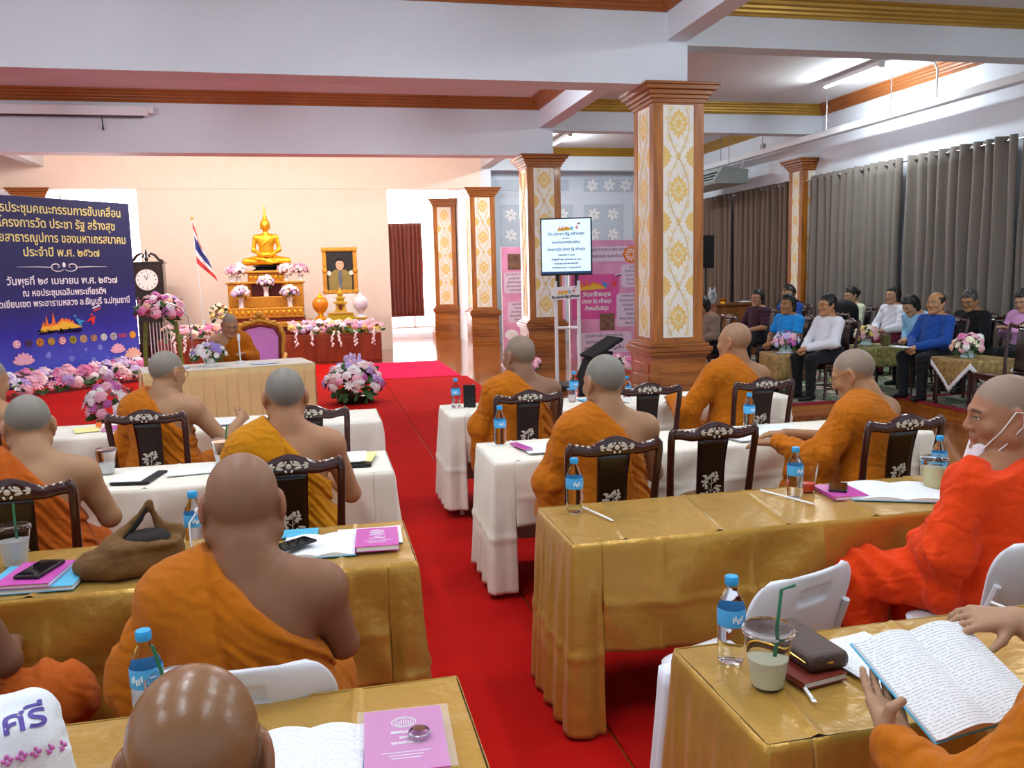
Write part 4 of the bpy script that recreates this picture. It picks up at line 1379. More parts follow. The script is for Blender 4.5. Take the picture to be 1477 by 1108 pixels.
def finish_body(B, label, loc, rz, skin, stub, h, hh, m=None, brow=.8, group=None):
    lo, hi = bounds(B)
    V, Q = surface(B.f, lo, hi, h)
    boxes = [(B.hc - np.array([.125, .145, .155]) * B.S, B.hc + np.array([.125, .145, .150]) * B.S, hh)]
    for A in (B.R, B.L):
        if A['fine']:
            c = A['wr'] + A['hd'] * .085
            boxes.append((c - .125, c + .125, min(.0052, hh)))
    parts = []
    for blo, bhi, bh in boxes:
        ins = ((V > blo + h * .9) & (V < bhi - h * .9)).all(1)
        Q = Q[~ins[Q].all(1)]
        parts.append(surface(B.f, blo, bhi, bh))
    used = np.zeros(len(V), bool); used[Q.ravel()] = True
    mp = np.cumsum(used) - 1
    parts.insert(0, (V[used], mp[Q]))
    V, Q = join_nets(parts)
    L = B.toH(V.astype(np.float32))
    C = np.tile(np.array(lin(skin)) * SKV, (len(V), 1))
    hd = (np.abs(L[:, 0]) < .13 * B.S) & (np.abs(L[:, 1]) < .15 * B.S) & (L[:, 2] > -.15 * B.S) & (L[:, 2] < .15 * B.S)
    C[hd] = head_colors(L[hd], skin, stub, B.S, True, brow)
    o = mesh_obj('person', V, Q, m or M_SKIN, None, C, loc, (0, 0, rz))
    tag(o, label, 'person', group)
    PEOPLE.append(o)
    return o

def glasses(B, o, m=None, tint=False):
    """Thin spectacles resting on the nose and ears."""
    mb = MB(); S = B.S
    W = lambda x, y, z: tuple(B.hc + B.Hm @ np.array([x * S, y * S, z * S]))
    for s in (-1, 1):
        ring = [W(s * .033 + .024 * math.cos(a), .104 - .004 * abs(math.cos(a)), -.004 + .019 * math.sin(a)) for a in np.linspace(0, 2 * PI, 15)]
        mb.tube(ring, .0016, 5)
        mb.tube([W(s * .057, .100, .003), W(s * .082, .060, .010), W(s * .088, .0, .012), W(s * .086, -.024, -.006)], .0017, 5)
    mb.tube([W(-.010, .106, .0), W(0, .109, .003), W(.010, .106, .0)], .0016, 5)
    return mb.build('eyeglasses', m or M_METAL, o)

def ridge(P, s, ax, k=3.0):
    return np.clip(1 - np.abs(vnoise(P * np.array(ax, np.float32) + 2.3, s)) * k, 0, 1)

def robe(B, o, m, h, panel=.0, off=.020, seed=0, both=False, skirt=True, drape=.12):
    """Saffron robe: over the left shoulder and arm, under the right arm, round the legs."""
    A = B.L
    legc = []
    for p in B.legs:
        legc.append((p[0], .07, p[2], p[3], p[4] + .03, p[5] + .035))
    km = (B.kn[0] + B.kn[1]) / 2; fm = (B.ft[0] + B.ft[1]) / 2
    legc.append(('c', .08, B.pel + np.array([0, .08, -.02]), km + np.array([0, -.02, -.01]), .11, .09))
    if skirt:
        legc.append(('c', .06, km + np.array([0, -.02, -.06]), fm + np.array([0, -.03, .10]), .10, .12))
    dr = A['el'] + np.array([0, -.01, -drape]); dw = A['wr'] * .6 + A['el'] * .4 + np.array([0, 0, -drape])
    wr2 = A['wr'] - A['hd'] * .02
    arm_c = [('e', .03, A['sp'], (.078, .074, .076), B.Rt.astype(np.float32)), ('c', .05, A['sp'], A['el'], .080, .078), ('c', .05, A['el'], wr2, .078, .052)]
    if drape > 0: arm_c += [('c', .06, A['el'], dr, .066, .05), ('c', .06, dr, dw, .05, .04)]
    if both:
        A2 = B.R
        arm_c += [('e', .03, A2['sp'], (.078, .074, .076), B.Rt.astype(np.float32)), ('c', .05, A2['sp'], A2['el'], .080, .078), ('c', .05, A2['el'], A2['wr'] - A2['hd'] * .02, .078, .054)]
    c0 = .2985
    sd = seed * 1.37
    def f(P):
        Q = B.toQ(P)
        dt = ev(P, B.torso + [B.trapL] + ([B.trapR] if both else [])) - off
        t = Q[:, 0] * .756 + Q[:, 2] * .654
        n1 = vnoise(P + sd, 4.0); n2 = vnoise(P + sd, 11.0)
        xe = panel + .14 * (.5 - Q[:, 2]) + .008 * n1
        inp = np.clip((xe - Q[:, 0]) / .012, 0, 1)
        if both: inp = inp * 0 + np.clip((xe - Q[:, 0]) / .012, 0, 1)
        dt = dt - .020 * inp
        if not both:
            dt = smax(dt, t - c0 - .006 * n1, .008)
        else:
            dt = smax(dt, Q[:, 2] - .515 + np.abs(Q[:, 0]) * .35, .01)
        # folds running with the diagonal edge, quiet on the flat shoulder panel
        n3 = vnoise(P + sd + 9.0, 6.5)
        ph = 2 * PI * (t + .030 * n1 + .014 * n3 + .12 * Q[:, 0] * Q[:, 2] + .25 * Q[:, 1] ** 2) / (.050)
        fold = (np.sin(ph) * .6 + np.sin(ph * 1.73 + 4 * n3) * .5) * (.55 + .6 * np.abs(n3))
        dt = dt + (1 - inp) * .0095 * fold * np.clip((.30 - Q[:, 2]) / .1 + 1, .35, 1) + inp * .0022 * n2
        rg = ridge(P + sd, 7.0, (1, .7, .6)); rg2 = ridge(P + sd + 4.0, 13.0, (1, .8, .55))
        dt = dt - (1 - inp) * (.006 * rg - .004 * rg2) - inp * .0016 * rg2
        da = ev(P, arm_c) - .011 * rg + .006 * rg2
        u = (P @ unit(A['el'] - A['sp'] + .8 * (A['wr'] - A['el'])).astype(np.float32))
        n4 = vnoise(P + sd + 5.0, 7.0)
        pa = 2 * PI * (u + .045 * n1 + .02 * n4 + .45 * P[:, 2] + .2 * P[:, 0]) / .075
        da = da + .0065 * (np.sin(pa) * .6 + .5 * np.sin(pa * 1.6 + 5 * n4)) * (.5 + .8 * np.abs(n4)) + .004 * n2
        dl = ev(P, legc) - .010 * rg + .005 * rg2
        dl = dl + .0075 * np.sin(2 * PI * (P[:, 0] * .9 + .04 * n1 + .25 * P[:, 2]) / .085 + 2 * n1) + .005 * n2
        d = smin(dt, da, .035)
        return B.sit(smin(d, dl, .04), P, .004)
    lo, hi = bounds(B, .16)
    V, Q = surface(f, lo, hi, h)
    return mesh_obj('robe', V, Q, m, o)

def garment(B, o, name, m, prims, h, off=.012, cut=None, fold=.0028, seed=0, fl=.09):
    def f(P):
        d = ev(P, prims) - off
        n1 = vnoise(P + seed, 5.0)
        d = d + fold * np.sin(2 * PI * (P[:, 2] + .5 * P[:, 0] + .04 * n1) / fl + 3 * n1) * .8 + fold * .6 * vnoise(P + seed, 13.0)
        if cut is not None: d = smax(d, cut(P), .006)
        return B.sit(d, P, .004)
    lo, hi = bounds(B, .14)
    V, Q = surface(f, lo, hi, h)
    return mesh_obj(name, V, Q, m, o)

def hair(B, o, style, h, m=None):
    S = B.S
    pr = [('e', 0, (0, -.016 * S, .034 * S), (.088 * S, .107 * S, .099 * S))]
    if style == 'bob':
        for s in (-1, 1): pr.append(('c', .03, (s * .066 * S, -.03 * S, .03 * S), (s * .070 * S, -.022 * S, -.075 * S), .038 * S, .034 * S))
        pr.append(('c', .04, (0, -.075 * S, .0), (0, -.07 * S, -.085 * S), .055 * S, .05 * S))
    elif style == 'bun':
        pr.append(('e', .012, (0, -.128 * S, .01 * S), (.042 * S, .038 * S, .042 * S)))
        pr.append(('c', .03, (0, -.07 * S, -.02 * S), (0, -.06 * S, -.05 * S), .05 * S, .04 * S))
    elif style == 'long':
        for s in (-1, 1): pr.append(('c', .03, (s * .070 * S, -.02 * S, .04 * S), (s * .075 * S, .0, -.13 * S), .040 * S, .030 * S))
        pr.append(('c', .04, (0, -.075 * S, .0), (0, -.07 * S, -.15 * S), .06 * S, .05 * S))
    else:
        pr.append(('c', .03, (0, -.075 * S, .0), (0, -.068 * S, -.05 * S), .045 * S, .035 * S))
        for s in (-1, 1): pr.append(('c', .02, (s * .072 * S, -.01 * S, .04 * S), (s * .074 * S, .012 * S, .005 * S), .014 * S, .008 * S))
    def f(P):
        L = B.toH(P)
        d = ev(L, pr) + .0035 * np.sin(L[:, 0] * 160 + 6 * vnoise(P, 20)) * 1.0 + .003 * vnoise(P, 45)
        x, y, z = L[:, 0] / S, L[:, 1] / S, L[:, 2] / S
        # keep the face free: a hairline that drops behind the temples
        hl = np.where(np.abs(x) < .055, .062, .062 - (np.abs(x) - .055) * 1.6)
        face = np.minimum(y - (.028 if style in ('short', 'balding') else .022), (hl + .004 * vnoise(P, 30)) - z) * S
        d = smax(d, face, .006)
        if style == 'balding': d = smax(d, np.minimum((z - .060), (y + .085)) * S, .01)
        if style == 'short':
            d = smax(d, (-.058 - z) * S, .008)
        return d
    lo, hi = B.hc - .27 * S, B.hc + .20 * S
    V, Q = surface(f, lo, hi, h)
    return mesh_obj('hair', V, Q, m or M_HAIR, o)

def monk(label, loc, rz, color, skin='#a97c58', stub=.8, h=.012, hh=.007, panel=0.0, both=False, spec=None, seed=0, drape=.12, gloss=False, **kw):
    B = make_body(**kw)
    o = finish_body(B, label, loc, rz, skin, stub, h, hh, M_SKINGLOSS if gloss else None)
    robe(B, o, color, h * .85, panel, seed=seed, both=both, drape=drape)
    if spec: glasses(B, o, spec)
    return o, B

def lay(label, loc, rz, top, bottom, hairstyle='short', sleeve=1.0, h=.013, hh=.0075, skin='#b98d68', hairmat=None, spec=None, collar=None, skirt=False, seed=0, **kw):
    B = make_body(**kw)
    o = finish_body(B, label, loc, rz, skin, 0.0, h, hh)
    pr = B.torso + [B.trapL, B.trapR]
    for A in (B.R, B.L):
        end = A['el'] if sleeve >= .5 else A['sp'] + (A['el'] - A['sp']) * (sleeve * 2)
        pr = pr + [('e', .03, A['sp'], (.066, .064, .066), None), ('c', .03, A['sp'], end, .060, .054)]
        if sleeve > .5:
            e2 = A['el'] + (A['wr'] - A['el']) * min(1, (sleeve - .5) * 2) * .96
            pr.append(('c', .02, A['el'], e2, .052, .040))
    cut = lambda P: np.maximum(B.toQ(P)[:, 2] - .505, .066 - np.linalg.norm((B.toQ(P) - A3(0, -.012, .5)) * A3(1, 1, .6), axis=1))
    garment(B, o, 'shirt' if not skirt else 'blouse', top, pr, h * .9, cut=cut, seed=seed)
    lp = [('c', 0, B.tp(-.085, -.005, .02), B.tp(.085, -.005, .02), .140, .140)] + B.legs
    if skirt:
        km = (B.kn[0] + B.kn[1]) / 2; fm = (B.ft[0] + B.ft[1]) / 2
        lp = lp + [('c', .07, B.pel + np.array([0, .08, -.02]), km, .11, .08), ('c', .06, km, fm + np.array([0, 0, .12]), .10, .10)]
    garment(B, o, 'skirt' if skirt else 'trousers', bottom, lp, h, off=.014, fold=.0035, seed=seed + 3)
    for k, f in zip(('shoe', 'shoe'), B.feet):
        V, Q = surface(lambda P: ev(P, [f]) - .008, np.minimum(f[2], f[3]) - .07, np.maximum(f[2], f[3]) + .07, .010)
        V[:, 2] = np.maximum(V[:, 2], .003)
        mesh_obj(k, V, Q, M_BLACK, o)
    if hairstyle: hair(B, o, hairstyle, hh, hairmat)
    if spec: glasses(B, o, spec)
    if collar is not None:
        ring = []
        mb = MB()
        mb.tube([tuple(B.tp(.066 * math.cos(a), -.012 + .062 * math.sin(a), .512 - .02 * math.sin(a))) for a in np.linspace(0, 2 * PI, 17)], .013, 6)
        mb.build('collar', collar, o)
    return o, B
# ------------------------------------------------------------------ monks at the tables
SAF1 = robe_mat('robe_saffron', '#bf6a08')
SAF2 = robe_mat('robe_golden', '#cf860a')
SAF3 = robe_mat('robe_rust', '#b9570e')
SAF4 = robe_mat('robe_vivid_orange', '#e8420a')
M_GOLDRIM = mat('gilt_wire', '#c9a24a', .25, metal=1.0, var=0)
TA = dict  # arm shorthand
def RT(x0, y0, rz, wx, wy, wz):
    """World point -> the local frame of a figure standing at x0, y0 turned by rz."""
    dx, dy = wx - x0, wy - y0
    c, s = math.cos(-rz), math.sin(-rz)
    return (dx * c - dy * s, dx * s + dy * c, wz)

# left of the aisle
monk('monk in saffron robe turned to his right, hand raised over the table nearest the stage', (-.98, 5.52, 0), RA(-14), SAF1, '#b08a6c', .95, .011, .0065, panel=-.02, spec=M_GOLDRIM, seed=1,
     lean=5, yaw=-24, pitch=10, hs=1.10, g=1.05, aR=TA(el=(.34, .10, .74), wr=(.36, .36, .83), hd=(.0, 1, .25), hn=(.9, -.2, .4), curl=.7, fine=True))
monk('monk in golden robe seen from behind, head upright, beside the aisle on the left', (-.17, 3.92, 0), RA(3), SAF2, '#b5896a', 1.0, .010, .006, panel=-.03, seed=2,
     lean=2, yaw=4, pitch=5, hs=1.08, sh=1.05, g=1.0)
monk('monk in rust-orange robe with spectacles, bowed over the table at the left edge', (-1.20, 3.80, 0), RA(8), SAF3, '#ab8668', 1.0, .010, .006, panel=-.06, spec=M_BLACK, seed=3,
     lean=11, yaw=12, pitch=22, hs=1.10, g=1.1, sh=.95)
monk('monk cut off by the left edge of the picture, in front of the blue banner', (-1.99, 5.56, 0), RA(-10), SAF3, '#b08a6c', .95, .013, .008, seed=4, lean=6, yaw=-20, pitch=12, hs=1.08)
MB4 = monk('large bare-shouldered monk with earphones on a white plastic chair, in the left foreground', (-.225, 2.25, 0), RA(-3), SAF1, '#906850', .12, .009, .0052, panel=-.07, seed=5,
     lean=3, yaw=6, pitch=14, hs=1.16, sh=.90, g=1.15, sw=1.02, fat=.8, aR=TA(el=(.235, .10, .72), wr=(.12, .38, .78)), aL=TA(el=(-.28, .05, .70), wr=(-.16, .34, .77)), drape=.09)
monk('bald monk nearest the camera, only his shining brown head above the table', (-.18, 1.00, 0), RA(4), SAF1, '#8a6648', .0, .012, .0045, seed=6, gloss=True, spec=M_BLACK,
     lean=6, yaw=0, pitch=18, hs=1.03, sh=.90)
monk('monk at the left edge with only a bare elbow and draped knees in the picture', (-1.17, 2.42, 0), RA(-2), SAF3, '#7d5a48', .3, .012, .008, seed=7, lean=4, pitch=10, aR=TA(el=(.27, .08, .71), wr=(.20, .32, .66)), knees=((-.24, .34, .51), (.34, .26, .50)), feet=((-.20, .34, .07), (.30, .24, .07)))
# the chairman at the head table
monk('elderly monk with spectacles reading at the buff-skirted head table, facing the hall', (-1.17, 11.55, 0), RA(190), SAF1, '#b78f72', .7, .012, .0065, panel=0, spec=M_BLACK, seed=8,
     lean=10, yaw=10, pitch=24, hs=1.12, g=1.1, seat=.47)
# right of the aisle
monk('stout monk in saffron robe turned slightly left at the farthest right-hand table', (1.30, 5.48, 0), RA(10), SAF1, '#93705a', .55, .010, .006, panel=.04, seed=9,
     lean=3, yaw=16, pitch=6, hs=1.14, g=1.18, sw=1.08, fat=.6)
monk('monk seen squarely from behind, head bent left, right of the aisle behind the bottle', (1.34, 3.86, 0), RA(4), SAF1, '#b08a6c', 1.0, .010, .006, panel=.02, seed=10,
     lean=4, yaw=10, pitch=6, hs=1.12, sh=1.03, g=1.06, sw=1.04)
monk('broad monk leaning on the farthest right-hand table in front of the teak column', (2.90, 5.52, 0), RA(14), SAF1, '#a97f5e', .25, .010, .006, panel=.05, seed=11,
     lean=10, side=3, yaw=20, pitch=2, hs=1.14, sh=1.06, g=1.15, sw=1.12, fat=.5, aL=TA(el=(-.36, .16, .74), wr=(-.30, .40, .79)))
monk('monk in spectacles reading papers with both hands on the table, right of the empty chair', (2.83, 3.90, 0), RA(26), SAF1, '#ad8462', .75, .010, .006, panel=-.02, spec=M_GOLDRIM, seed=12,
     lean=8, yaw=14, pitch=22, hs=1.08, sh=1.0, g=1.03, aL=TA(el=(-.31, .16, .74), wr=(-.33, .40, .80), hd=(-.35, 1, -.10), curl=.25, fine=True), aR=TA(el=(.24, .22, .76), wr=(-.08, .50, .80), hd=(-.75, 1, -.08), curl=.25, fine=True))
MB5 = monk('monk in vivid orange robe at the right edge with white face mask under his chin', (2.45, 2.54, 0), RA(10), SAF4, '#a77a60', .6, .0085, .0048, panel=.08, both=True, drape=.16, seed=13,
     lean=7, yaw=58, pitch=6, roll=-3, hs=1.16, g=1.18, sw=1.14, fat=.9, aL=TA(el=(-.32, .06, .71), wr=(-.16, .30, .66)), aR=TA(el=(.30, .08, .70), wr=(.10, .28, .66)), knees=((-.36, .40, .53), (.12, .38, .51)), feet=((-.34, .36, .07), (.12, .43, .07)))

monk_bk = (1.39, 1.11)
def W6(x, y, z): return RT(monk_bk[0], monk_bk[1], .2, x, y, z)
def D6(x, y, z):
    c, s_ = math.cos(-.2), math.sin(-.2)
    return (x * c - y * s_, x * s_ + y * c, z)
monk('monk holding an open booklet with both hands at the lower right corner of the picture', (monk_bk[0], monk_bk[1], 0), .2, SAF1, '#b39078', .5, .011, .008, panel=0, seed=15, drape=.10,
     lean=4, yaw=8, pitch=16, aL=TA(el=W6(1.035, 1.13, .775), wr=W6(1.036, 1.335, .822), hd=D6(.28, .86, .42), hn=D6(-.30, .36, -.86), curl=.10, fine=True, thumb=(.35, .12, -.92, .55, -.75, -.35)),
     aR=TA(el=W6(1.62, 1.30, .80), wr=W6(1.500, 1.555, .930), hd=D6(-.95, .28, .04), hn=D6(0, -.25, .96), curl=.40, fine=True))
o5, B5 = MB5
def HW(B, x, y, z): return tuple(B.hc + B.Hm @ np.array([x * B.S, y * B.S, z * B.S]))
mb = MB()
def mk(u, v):
    a = (u - .5) * 2.0; b = (v - .5)
    r_ = .066 + .012 * math.sin(9 * u + 3 * v) * .5 + .008 * math.cos(5 * v)
    return HW(B5, math.sin(a) * .058, .052 + math.cos(a) * .058 - .02 * b, -.115 + b * .055 + .006 * math.sin(11 * u))
mb.grid(mk, 14, 8)
fmk = mb.build('face_mask', mat('mask_white', '#e6dfe6', .8, var=.04), o5, angle=180, solid=.004)
mb = MB()
for s in (-1, 1):
    mb.tube([HW(B5, s * .055, .085, -.095), HW(B5, s * .080, .035, -.035), HW(B5, s * .096, .0, .022), HW(B5, s * .098, -.022, .018), HW(B5, s * .094, -.020, -.025), HW(B5, s * .078, .030, -.085), HW(B5, s * .055, .075, -.130)], .0022, 6)
mb.build('ear_loop', M_WHITE, fmk)
o4, B4 = MB4
mb = MB()
mb.ball(HW(B4, -.096, -.004, -.004), .011, 8, 6)
mb.tube([HW(B4, -.098, -.004, -.004), HW(B4, -.116, -.016, -.03), HW(B4, -.114, -.02, -.07), HW(B4, -.108, -.01, -.11), HW(B4, -.12, .05, -.19)], .0028, 6)
mb.build('earphone', M_WHITE, o4)
glasses(B4, o4, M_BLACK)
ob = open_book((0, 0, 0), 0, .168, .238, 'open booklet of printed pages held up in two hands', th=.014, lift=.020)
Rb = Matrix.Rotation(.198, 3, 'Z') @ Matrix.Rotation(.48, 3, 'X') @ Matrix.Rotation(.07, 3, 'Y')
ob.matrix_world = Matrix.Translation(Vector((1.218, 1.556, .930)) + Rb @ Vector((0, -.119, 0))) @ Rb.to_4x4()
# chairs of the monks
for x, y, rz, lab in ((-.98, 5.47, RA(-8), 'dark carved chair under the monk nearest the banner, on the left'),
                      (-.17, 3.87, RA(2), 'dark carved chair of the monk in the golden robe beside the aisle'),
                      (-1.20, 3.75, RA(4), 'dark carved chair at the left edge, its floral inlay behind the plastic cup'),
                      (-2.04, 5.55, 0, 'dark carved chair of the monk cut off at the left edge'),
                      (-.08, 5.30, RA(-3), 'empty dark carved chair just ahead of the golden-robed monk'),
                      (1.24, 5.44, RA(4), 'dark carved chair of the stout monk at the farthest right-hand table'),
                      (1.24, 3.80, RA(2), 'dark carved chair behind the water bottle on the gold cloth'),
                      (2.09, 5.48, RA(-3), 'empty brown carved chair at the farthest right-hand table, below the column'),
                      (1.82, 3.98, RA(-1), 'empty dark carved chair in the middle of the second right-hand row'),
                      (2.88, 5.44, RA(2), 'dark carved chair of the broad monk in front of the teak column'),
                      (2.76, 3.86, RA(3), 'dark carved chair of the monk reading with both hands')):
    place_chair(x, y, rz, lab, 0, 'dark carved chairs with pearl inlay')
def place_plastic(x, y, rz, lab, first=[]):
    if not first:
        first.append(1); PC0.location = (x, y, 0); PC0.rotation_euler = (0, 0, rz); PC0['label'] = lab; PC0['group'] = 'white plastic folding chairs'
        return PC0
    return copy_thing(PC0, (x, y, 0), rz, lab, 'white plastic folding chairs')
pc1 = place_plastic(-.225, 2.23, RA(-2), 'white plastic chair behind the large monk with earphones')
pc2 = place_plastic(1.29, 2.42, RA(20), 'empty white plastic chair tucked beside the second right-hand gold table')
pc3 = place_plastic(2.27, 2.48, RA(4), 'white plastic chair with navy writing behind the vivid orange robe')
pc4 = place_plastic(-1.17, 2.38, RA(-4), 'white plastic chair under the monk at the left edge')
pc5 = place_plastic(-.145, .90, RA(3), 'white plastic chair under the nearest bald monk')
for pc, s, w in ((pc1, 'นเขต', .17), (pc3, 'วัดเขียนเขต', .26)):
    b = [c for c in pc.children if c.name.startswith('backrest')][0]
    text(s, .075, M_INK, b, (.03, -.262, .60 if pc is pc1 else .66), (RA(76), 0, 0), width=w, bold=.002)
for o in list(pc3.children):
    if o.name.startswith('backrest'):
        text('อ.ธัญบุรี', .06, M_INK, o, (-.03, -.24, .575), (RA(76), 0, 0), width=.20, bold=.002)
# ------------------------------------------------------------------ the stage
M_GOLD = mat('gilt', '#f2b52a', .34, metal=.72, var=.06, vscale=5)
M_GOLDCARVE = mat('carved_gilt', '#dd9a34', .40, metal=.45, var=.30, vscale=40, bump=.55, bscale=90)
M_MAROON = mat('maroon_lacquer', '#6e1f16', .35, var=.1)
M_LACQ = mat('black_lacquer', '#141012', .2, var=.05)
M_LEAF = mat('leaf_green', '#3f6b35', .6, var=.2, vscale=20)
PET = {k: mat('petal_' + k, c, .6, var=.08, vscale=30, sheen=.1) for k, c in
       dict(pink='#efb3c6', blush='#f6dcdc', rose='#de7cab', magenta='#c766ae', white='#f5f1f2', lilac='#cfbfea', cream='#f3e6cc', yellow='#e6cf74', purple='#9d86d4', peach='#f2bda4', violet='#bda2dc').items()}
_bl = {}
def blossom_mesh(col, kind='rose'):
    key = (col, kind)
    if key in _bl: return _bl[key]
    mb = MB()
    if kind == 'rose':
        for ring, (n, rr, tl, sc) in enumerate(((6, .72, .62, .46), (5, .46, .30, .40), (4, .22, -.15, .30))):
            for k in range(n):
                a = 2 * PI * k / n + ring * .5
                R = Matrix.Rotation(a, 3, 'Z') @ Matrix.Rotation(tl, 3, 'Y')
                mb.ball((rr * math.cos(a), rr * math.sin(a), .12 + .22 * ring), (sc * .95, sc, .12), 7, 4, R)
        mb.ball((0, 0, .50), (.17, .17, .20), 7, 5)
    else:
        for k in range(9):
            a = 2 * PI * k / 9
            R = Matrix.Rotation(a, 3, 'Z') @ Matrix.Rotation(-.35, 3, 'Y')
            mb.ball((.55 * math.cos(a), .55 * math.sin(a), .12), (.48, .19, .06), 7, 4, R)
        mb.ball((0, 0, .12), (.2, .2, .14), 7, 4)
    o = mb.build('blossom', PET[col])
    me = o.data
    bpy.data.objects.remove(o)
    _bl[key] = me
    return me
def blossom(parent, p, nrm, r, col, kind='rose', rnd=random):
    o = link('blossom', blossom_mesh(col, kind), parent, p)
    q = Vector(nrm).to_track_quat('Z', 'Y')
    o.rotation_euler = (q.to_matrix() @ Matrix.Rotation(rnd.uniform(0, 6), 3, 'Z')).to_euler()
    o.scale = (r, r, r)
    return o
def foliage(parent, pts, size, r, m=None):
    mb = MB()
    for p, n in pts:
        n = Vector(n).normalized()
        R = n.to_track_quat('Z', 'Y').to_matrix() @ Matrix.Rotation(r.uniform(0, 6), 3, 'Z') @ Matrix.Rotation(r.uniform(.3, 1.0), 3, 'X')
        s = size * r.uniform(.7, 1.3)
        mb.ball(Vector(p) + R @ Vector((0, 0, s * .5)), (s * .28, s * .05, s * .6), 6, 4, R)
    return mb.build('foliage', m or M_LEAF, parent)
def dome(t, c, R, n, cols, br, seed, kinds=('rose',), nf=30, flat=1.0, lo=-.25):
    r = random.Random(seed)
    c = Vector(c)
    pts = []
    for i in range(n):
        z = 1 - (i + .5) / n * (1 - lo)
        a = i * 2.39996 + r.uniform(-.2, .2)
        q = math.sqrt(max(0, 1 - z * z))
        d = Vector((q * math.cos(a), q * math.sin(a), z))
        p = c + Vector((d.x * R[0], d.y * R[1], d.z * R[2])) * r.uniform(.86, 1.05)
        blossom(t, p, d + Vector((0, 0, .2)), br * r.uniform(.8, 1.2), r.choice(cols), r.choice(kinds), r)
    fp = []
    for i in range(nf):
        d = Vector((r.gauss(0, 1), r.gauss(0, 1), r.gauss(-.1, .6))).normalized()
        fp.append((c + Vector((d.x * R[0], d.y * R[1], d.z * R[2])) * .70, d))
    foliage(t, fp, max(R) * .40, r)
M_VASEW = mat('white_vase', '#e9e4e2', .3, var=.02, coat=.4)
def vase_bouquet(loc, label, R=.17, cols=('blush', 'white', 'pink'), seed=0, vh=.26, group='vases of pale flowers on the shrine', n=22):
    t = thing('flower_vase', label, 'flowers', loc, 0, group)
    MB().lathe([(.001, 0), (.055, 0), (.05, .02), (.045, vh * .6), (.065, vh), (.06, vh)], 16).build('vase', M_VASEW, t)
    dome(t, (0, 0, vh + R * .55), (R, R, R * .85), n, cols, R * .30, seed, nf=16)
    return t
def flower_row(name, label, a, b, z, wd, ht, n, cols, br, seed, trail=0, nf=60, group=None):
    a = Vector((a[0], a[1], 0)); b = Vector((b[0], b[1], 0))
    L = (b - a).length
    t = thing(name, label, 'flowers', ((a.x + b.x) / 2, (a.y + b.y) / 2, z), math.atan2(b.y - a.y, b.x - a.x), group)
    r = random.Random(seed)
    for i in range(n):
        x = (i + r.random()) / n * L - L / 2
        an = r.uniform(.15, 2.6)
        d = Vector((r.uniform(-.3, .3), -math.cos(an) * .9, math.sin(an)))
        p = Vector((x, d.y * wd * r.uniform(.7, 1), .05 + max(.0, d.z) * ht * r.uniform(.6, 1)))
        blossom(t, p, d + Vector((0, -.3, .1)), br * r.uniform(.75, 1.25), r.choice(cols), r.choice(('rose', 'rose', 'daisy')), r)
    fp = []
    for i in range(nf):
        x = r.uniform(-L / 2, L / 2)
        fp.append((Vector((x, -wd * r.uniform(.1, .9), ht * r.uniform(.05, .7))), Vector((r.uniform(-1, 1), -1, r.uniform(-.6, .8)))))
    foliage(t, fp, .11, r)
    for i in range(trail):
        x = (i + .5) / trail * L - L / 2 + r.uniform(-.1, .1)
        mb = MB()
        for k in range(9):
            mb.ball((x + r.uniform(-.03, .03), -wd - .02 + r.uniform(-.02, .02), .04 - .035 * k), (.025, .012, .03), 6, 4)
        mb.build('trailing_spray', PET['white'], t)
    return t

# low wooden altar stage
M_ALTAR = wood_mat('altar_wood', '#6e2a12', '#8c3f1e', .3, 6, 'Z', coat=.3)
al = thing('altar_stage', 'low reddish wooden altar platform in front of the cream wall', 'altar', (-.95, 18.65, 0))
mb = MB(); mb.box((0, 0, .31), (4.3, 1.9, .62))
mb.build('body', M_ALTAR, al, smooth=False, bevel=.008)
for i in range(8):
    MB().box((-1.9 + .54 * i, -.955, .31), (.48, .015, .50)).build('front_panel', M_ALTAR, al, smooth=False, bevel=.006)
# tiered shrine
sh = thing('altar_shrine', 'gilded tiered shrine carrying the seated golden statue', 'shrine', (-1.07, 18.8, .62))
def tier(nm, x0, x1, y0, y1, z0, z1, m=M_GOLDCARVE):
    MB().box(((x0 + x1) / 2, (y0 + y1) / 2, (z0 + z1) / 2), (x1 - x0, y1 - y0, z1 - z0)).build(nm, m, sh, smooth=False, bevel=.015)
tier('plinth', -.82, .84, -.62, .5, 0, .14, M_MAROON); tier('plinth_moulding', -.86, .88, -.66, .5, .14, .26)
tier('lower_tier', -.78, .76, -.60, .5, .26, .34, M_MAROON); tier('lower_frieze', -.76, .74, -.62, .5, .34, .56)
for s in (-1, 1): tier('side_tower', -.76 if s < 0 else .36, -.36 if s < 0 else .74, -.30, .5, .56, 1.06)
tier('middle_tier', -.46, .46, -.45, .5, .56, .78); tier('niche', -.34, .34, -.12, .4, .78, 1.06, M_MAROON)
for s in (-1, 1): tier('niche_pillar', -.40 if s < 0 else .30, -.30 if s < 0 else .40, -.18, .4, .78, 1.06)
tier('side_cap', -.80, .78, -.33, .5, 1.04, 1.085); tier('upper_tier', -.36, .38, -.22, .42, 1.085, 1.26); tier('upper_cap', -.41, .43, -.27, .45, 1.26, 1.31)
mb = MB()
for k in range(13):
    mb.ball((-.70 + k * .115, -.625, .45), (.028, .02, .05), 8, 5)
for k in range(7):
    mb.ball((-.30 + k * .1, -.24, 1.17), (.024, .02, .04), 8, 5)
mb.build('gilt_boss', M_GOLD, sh)
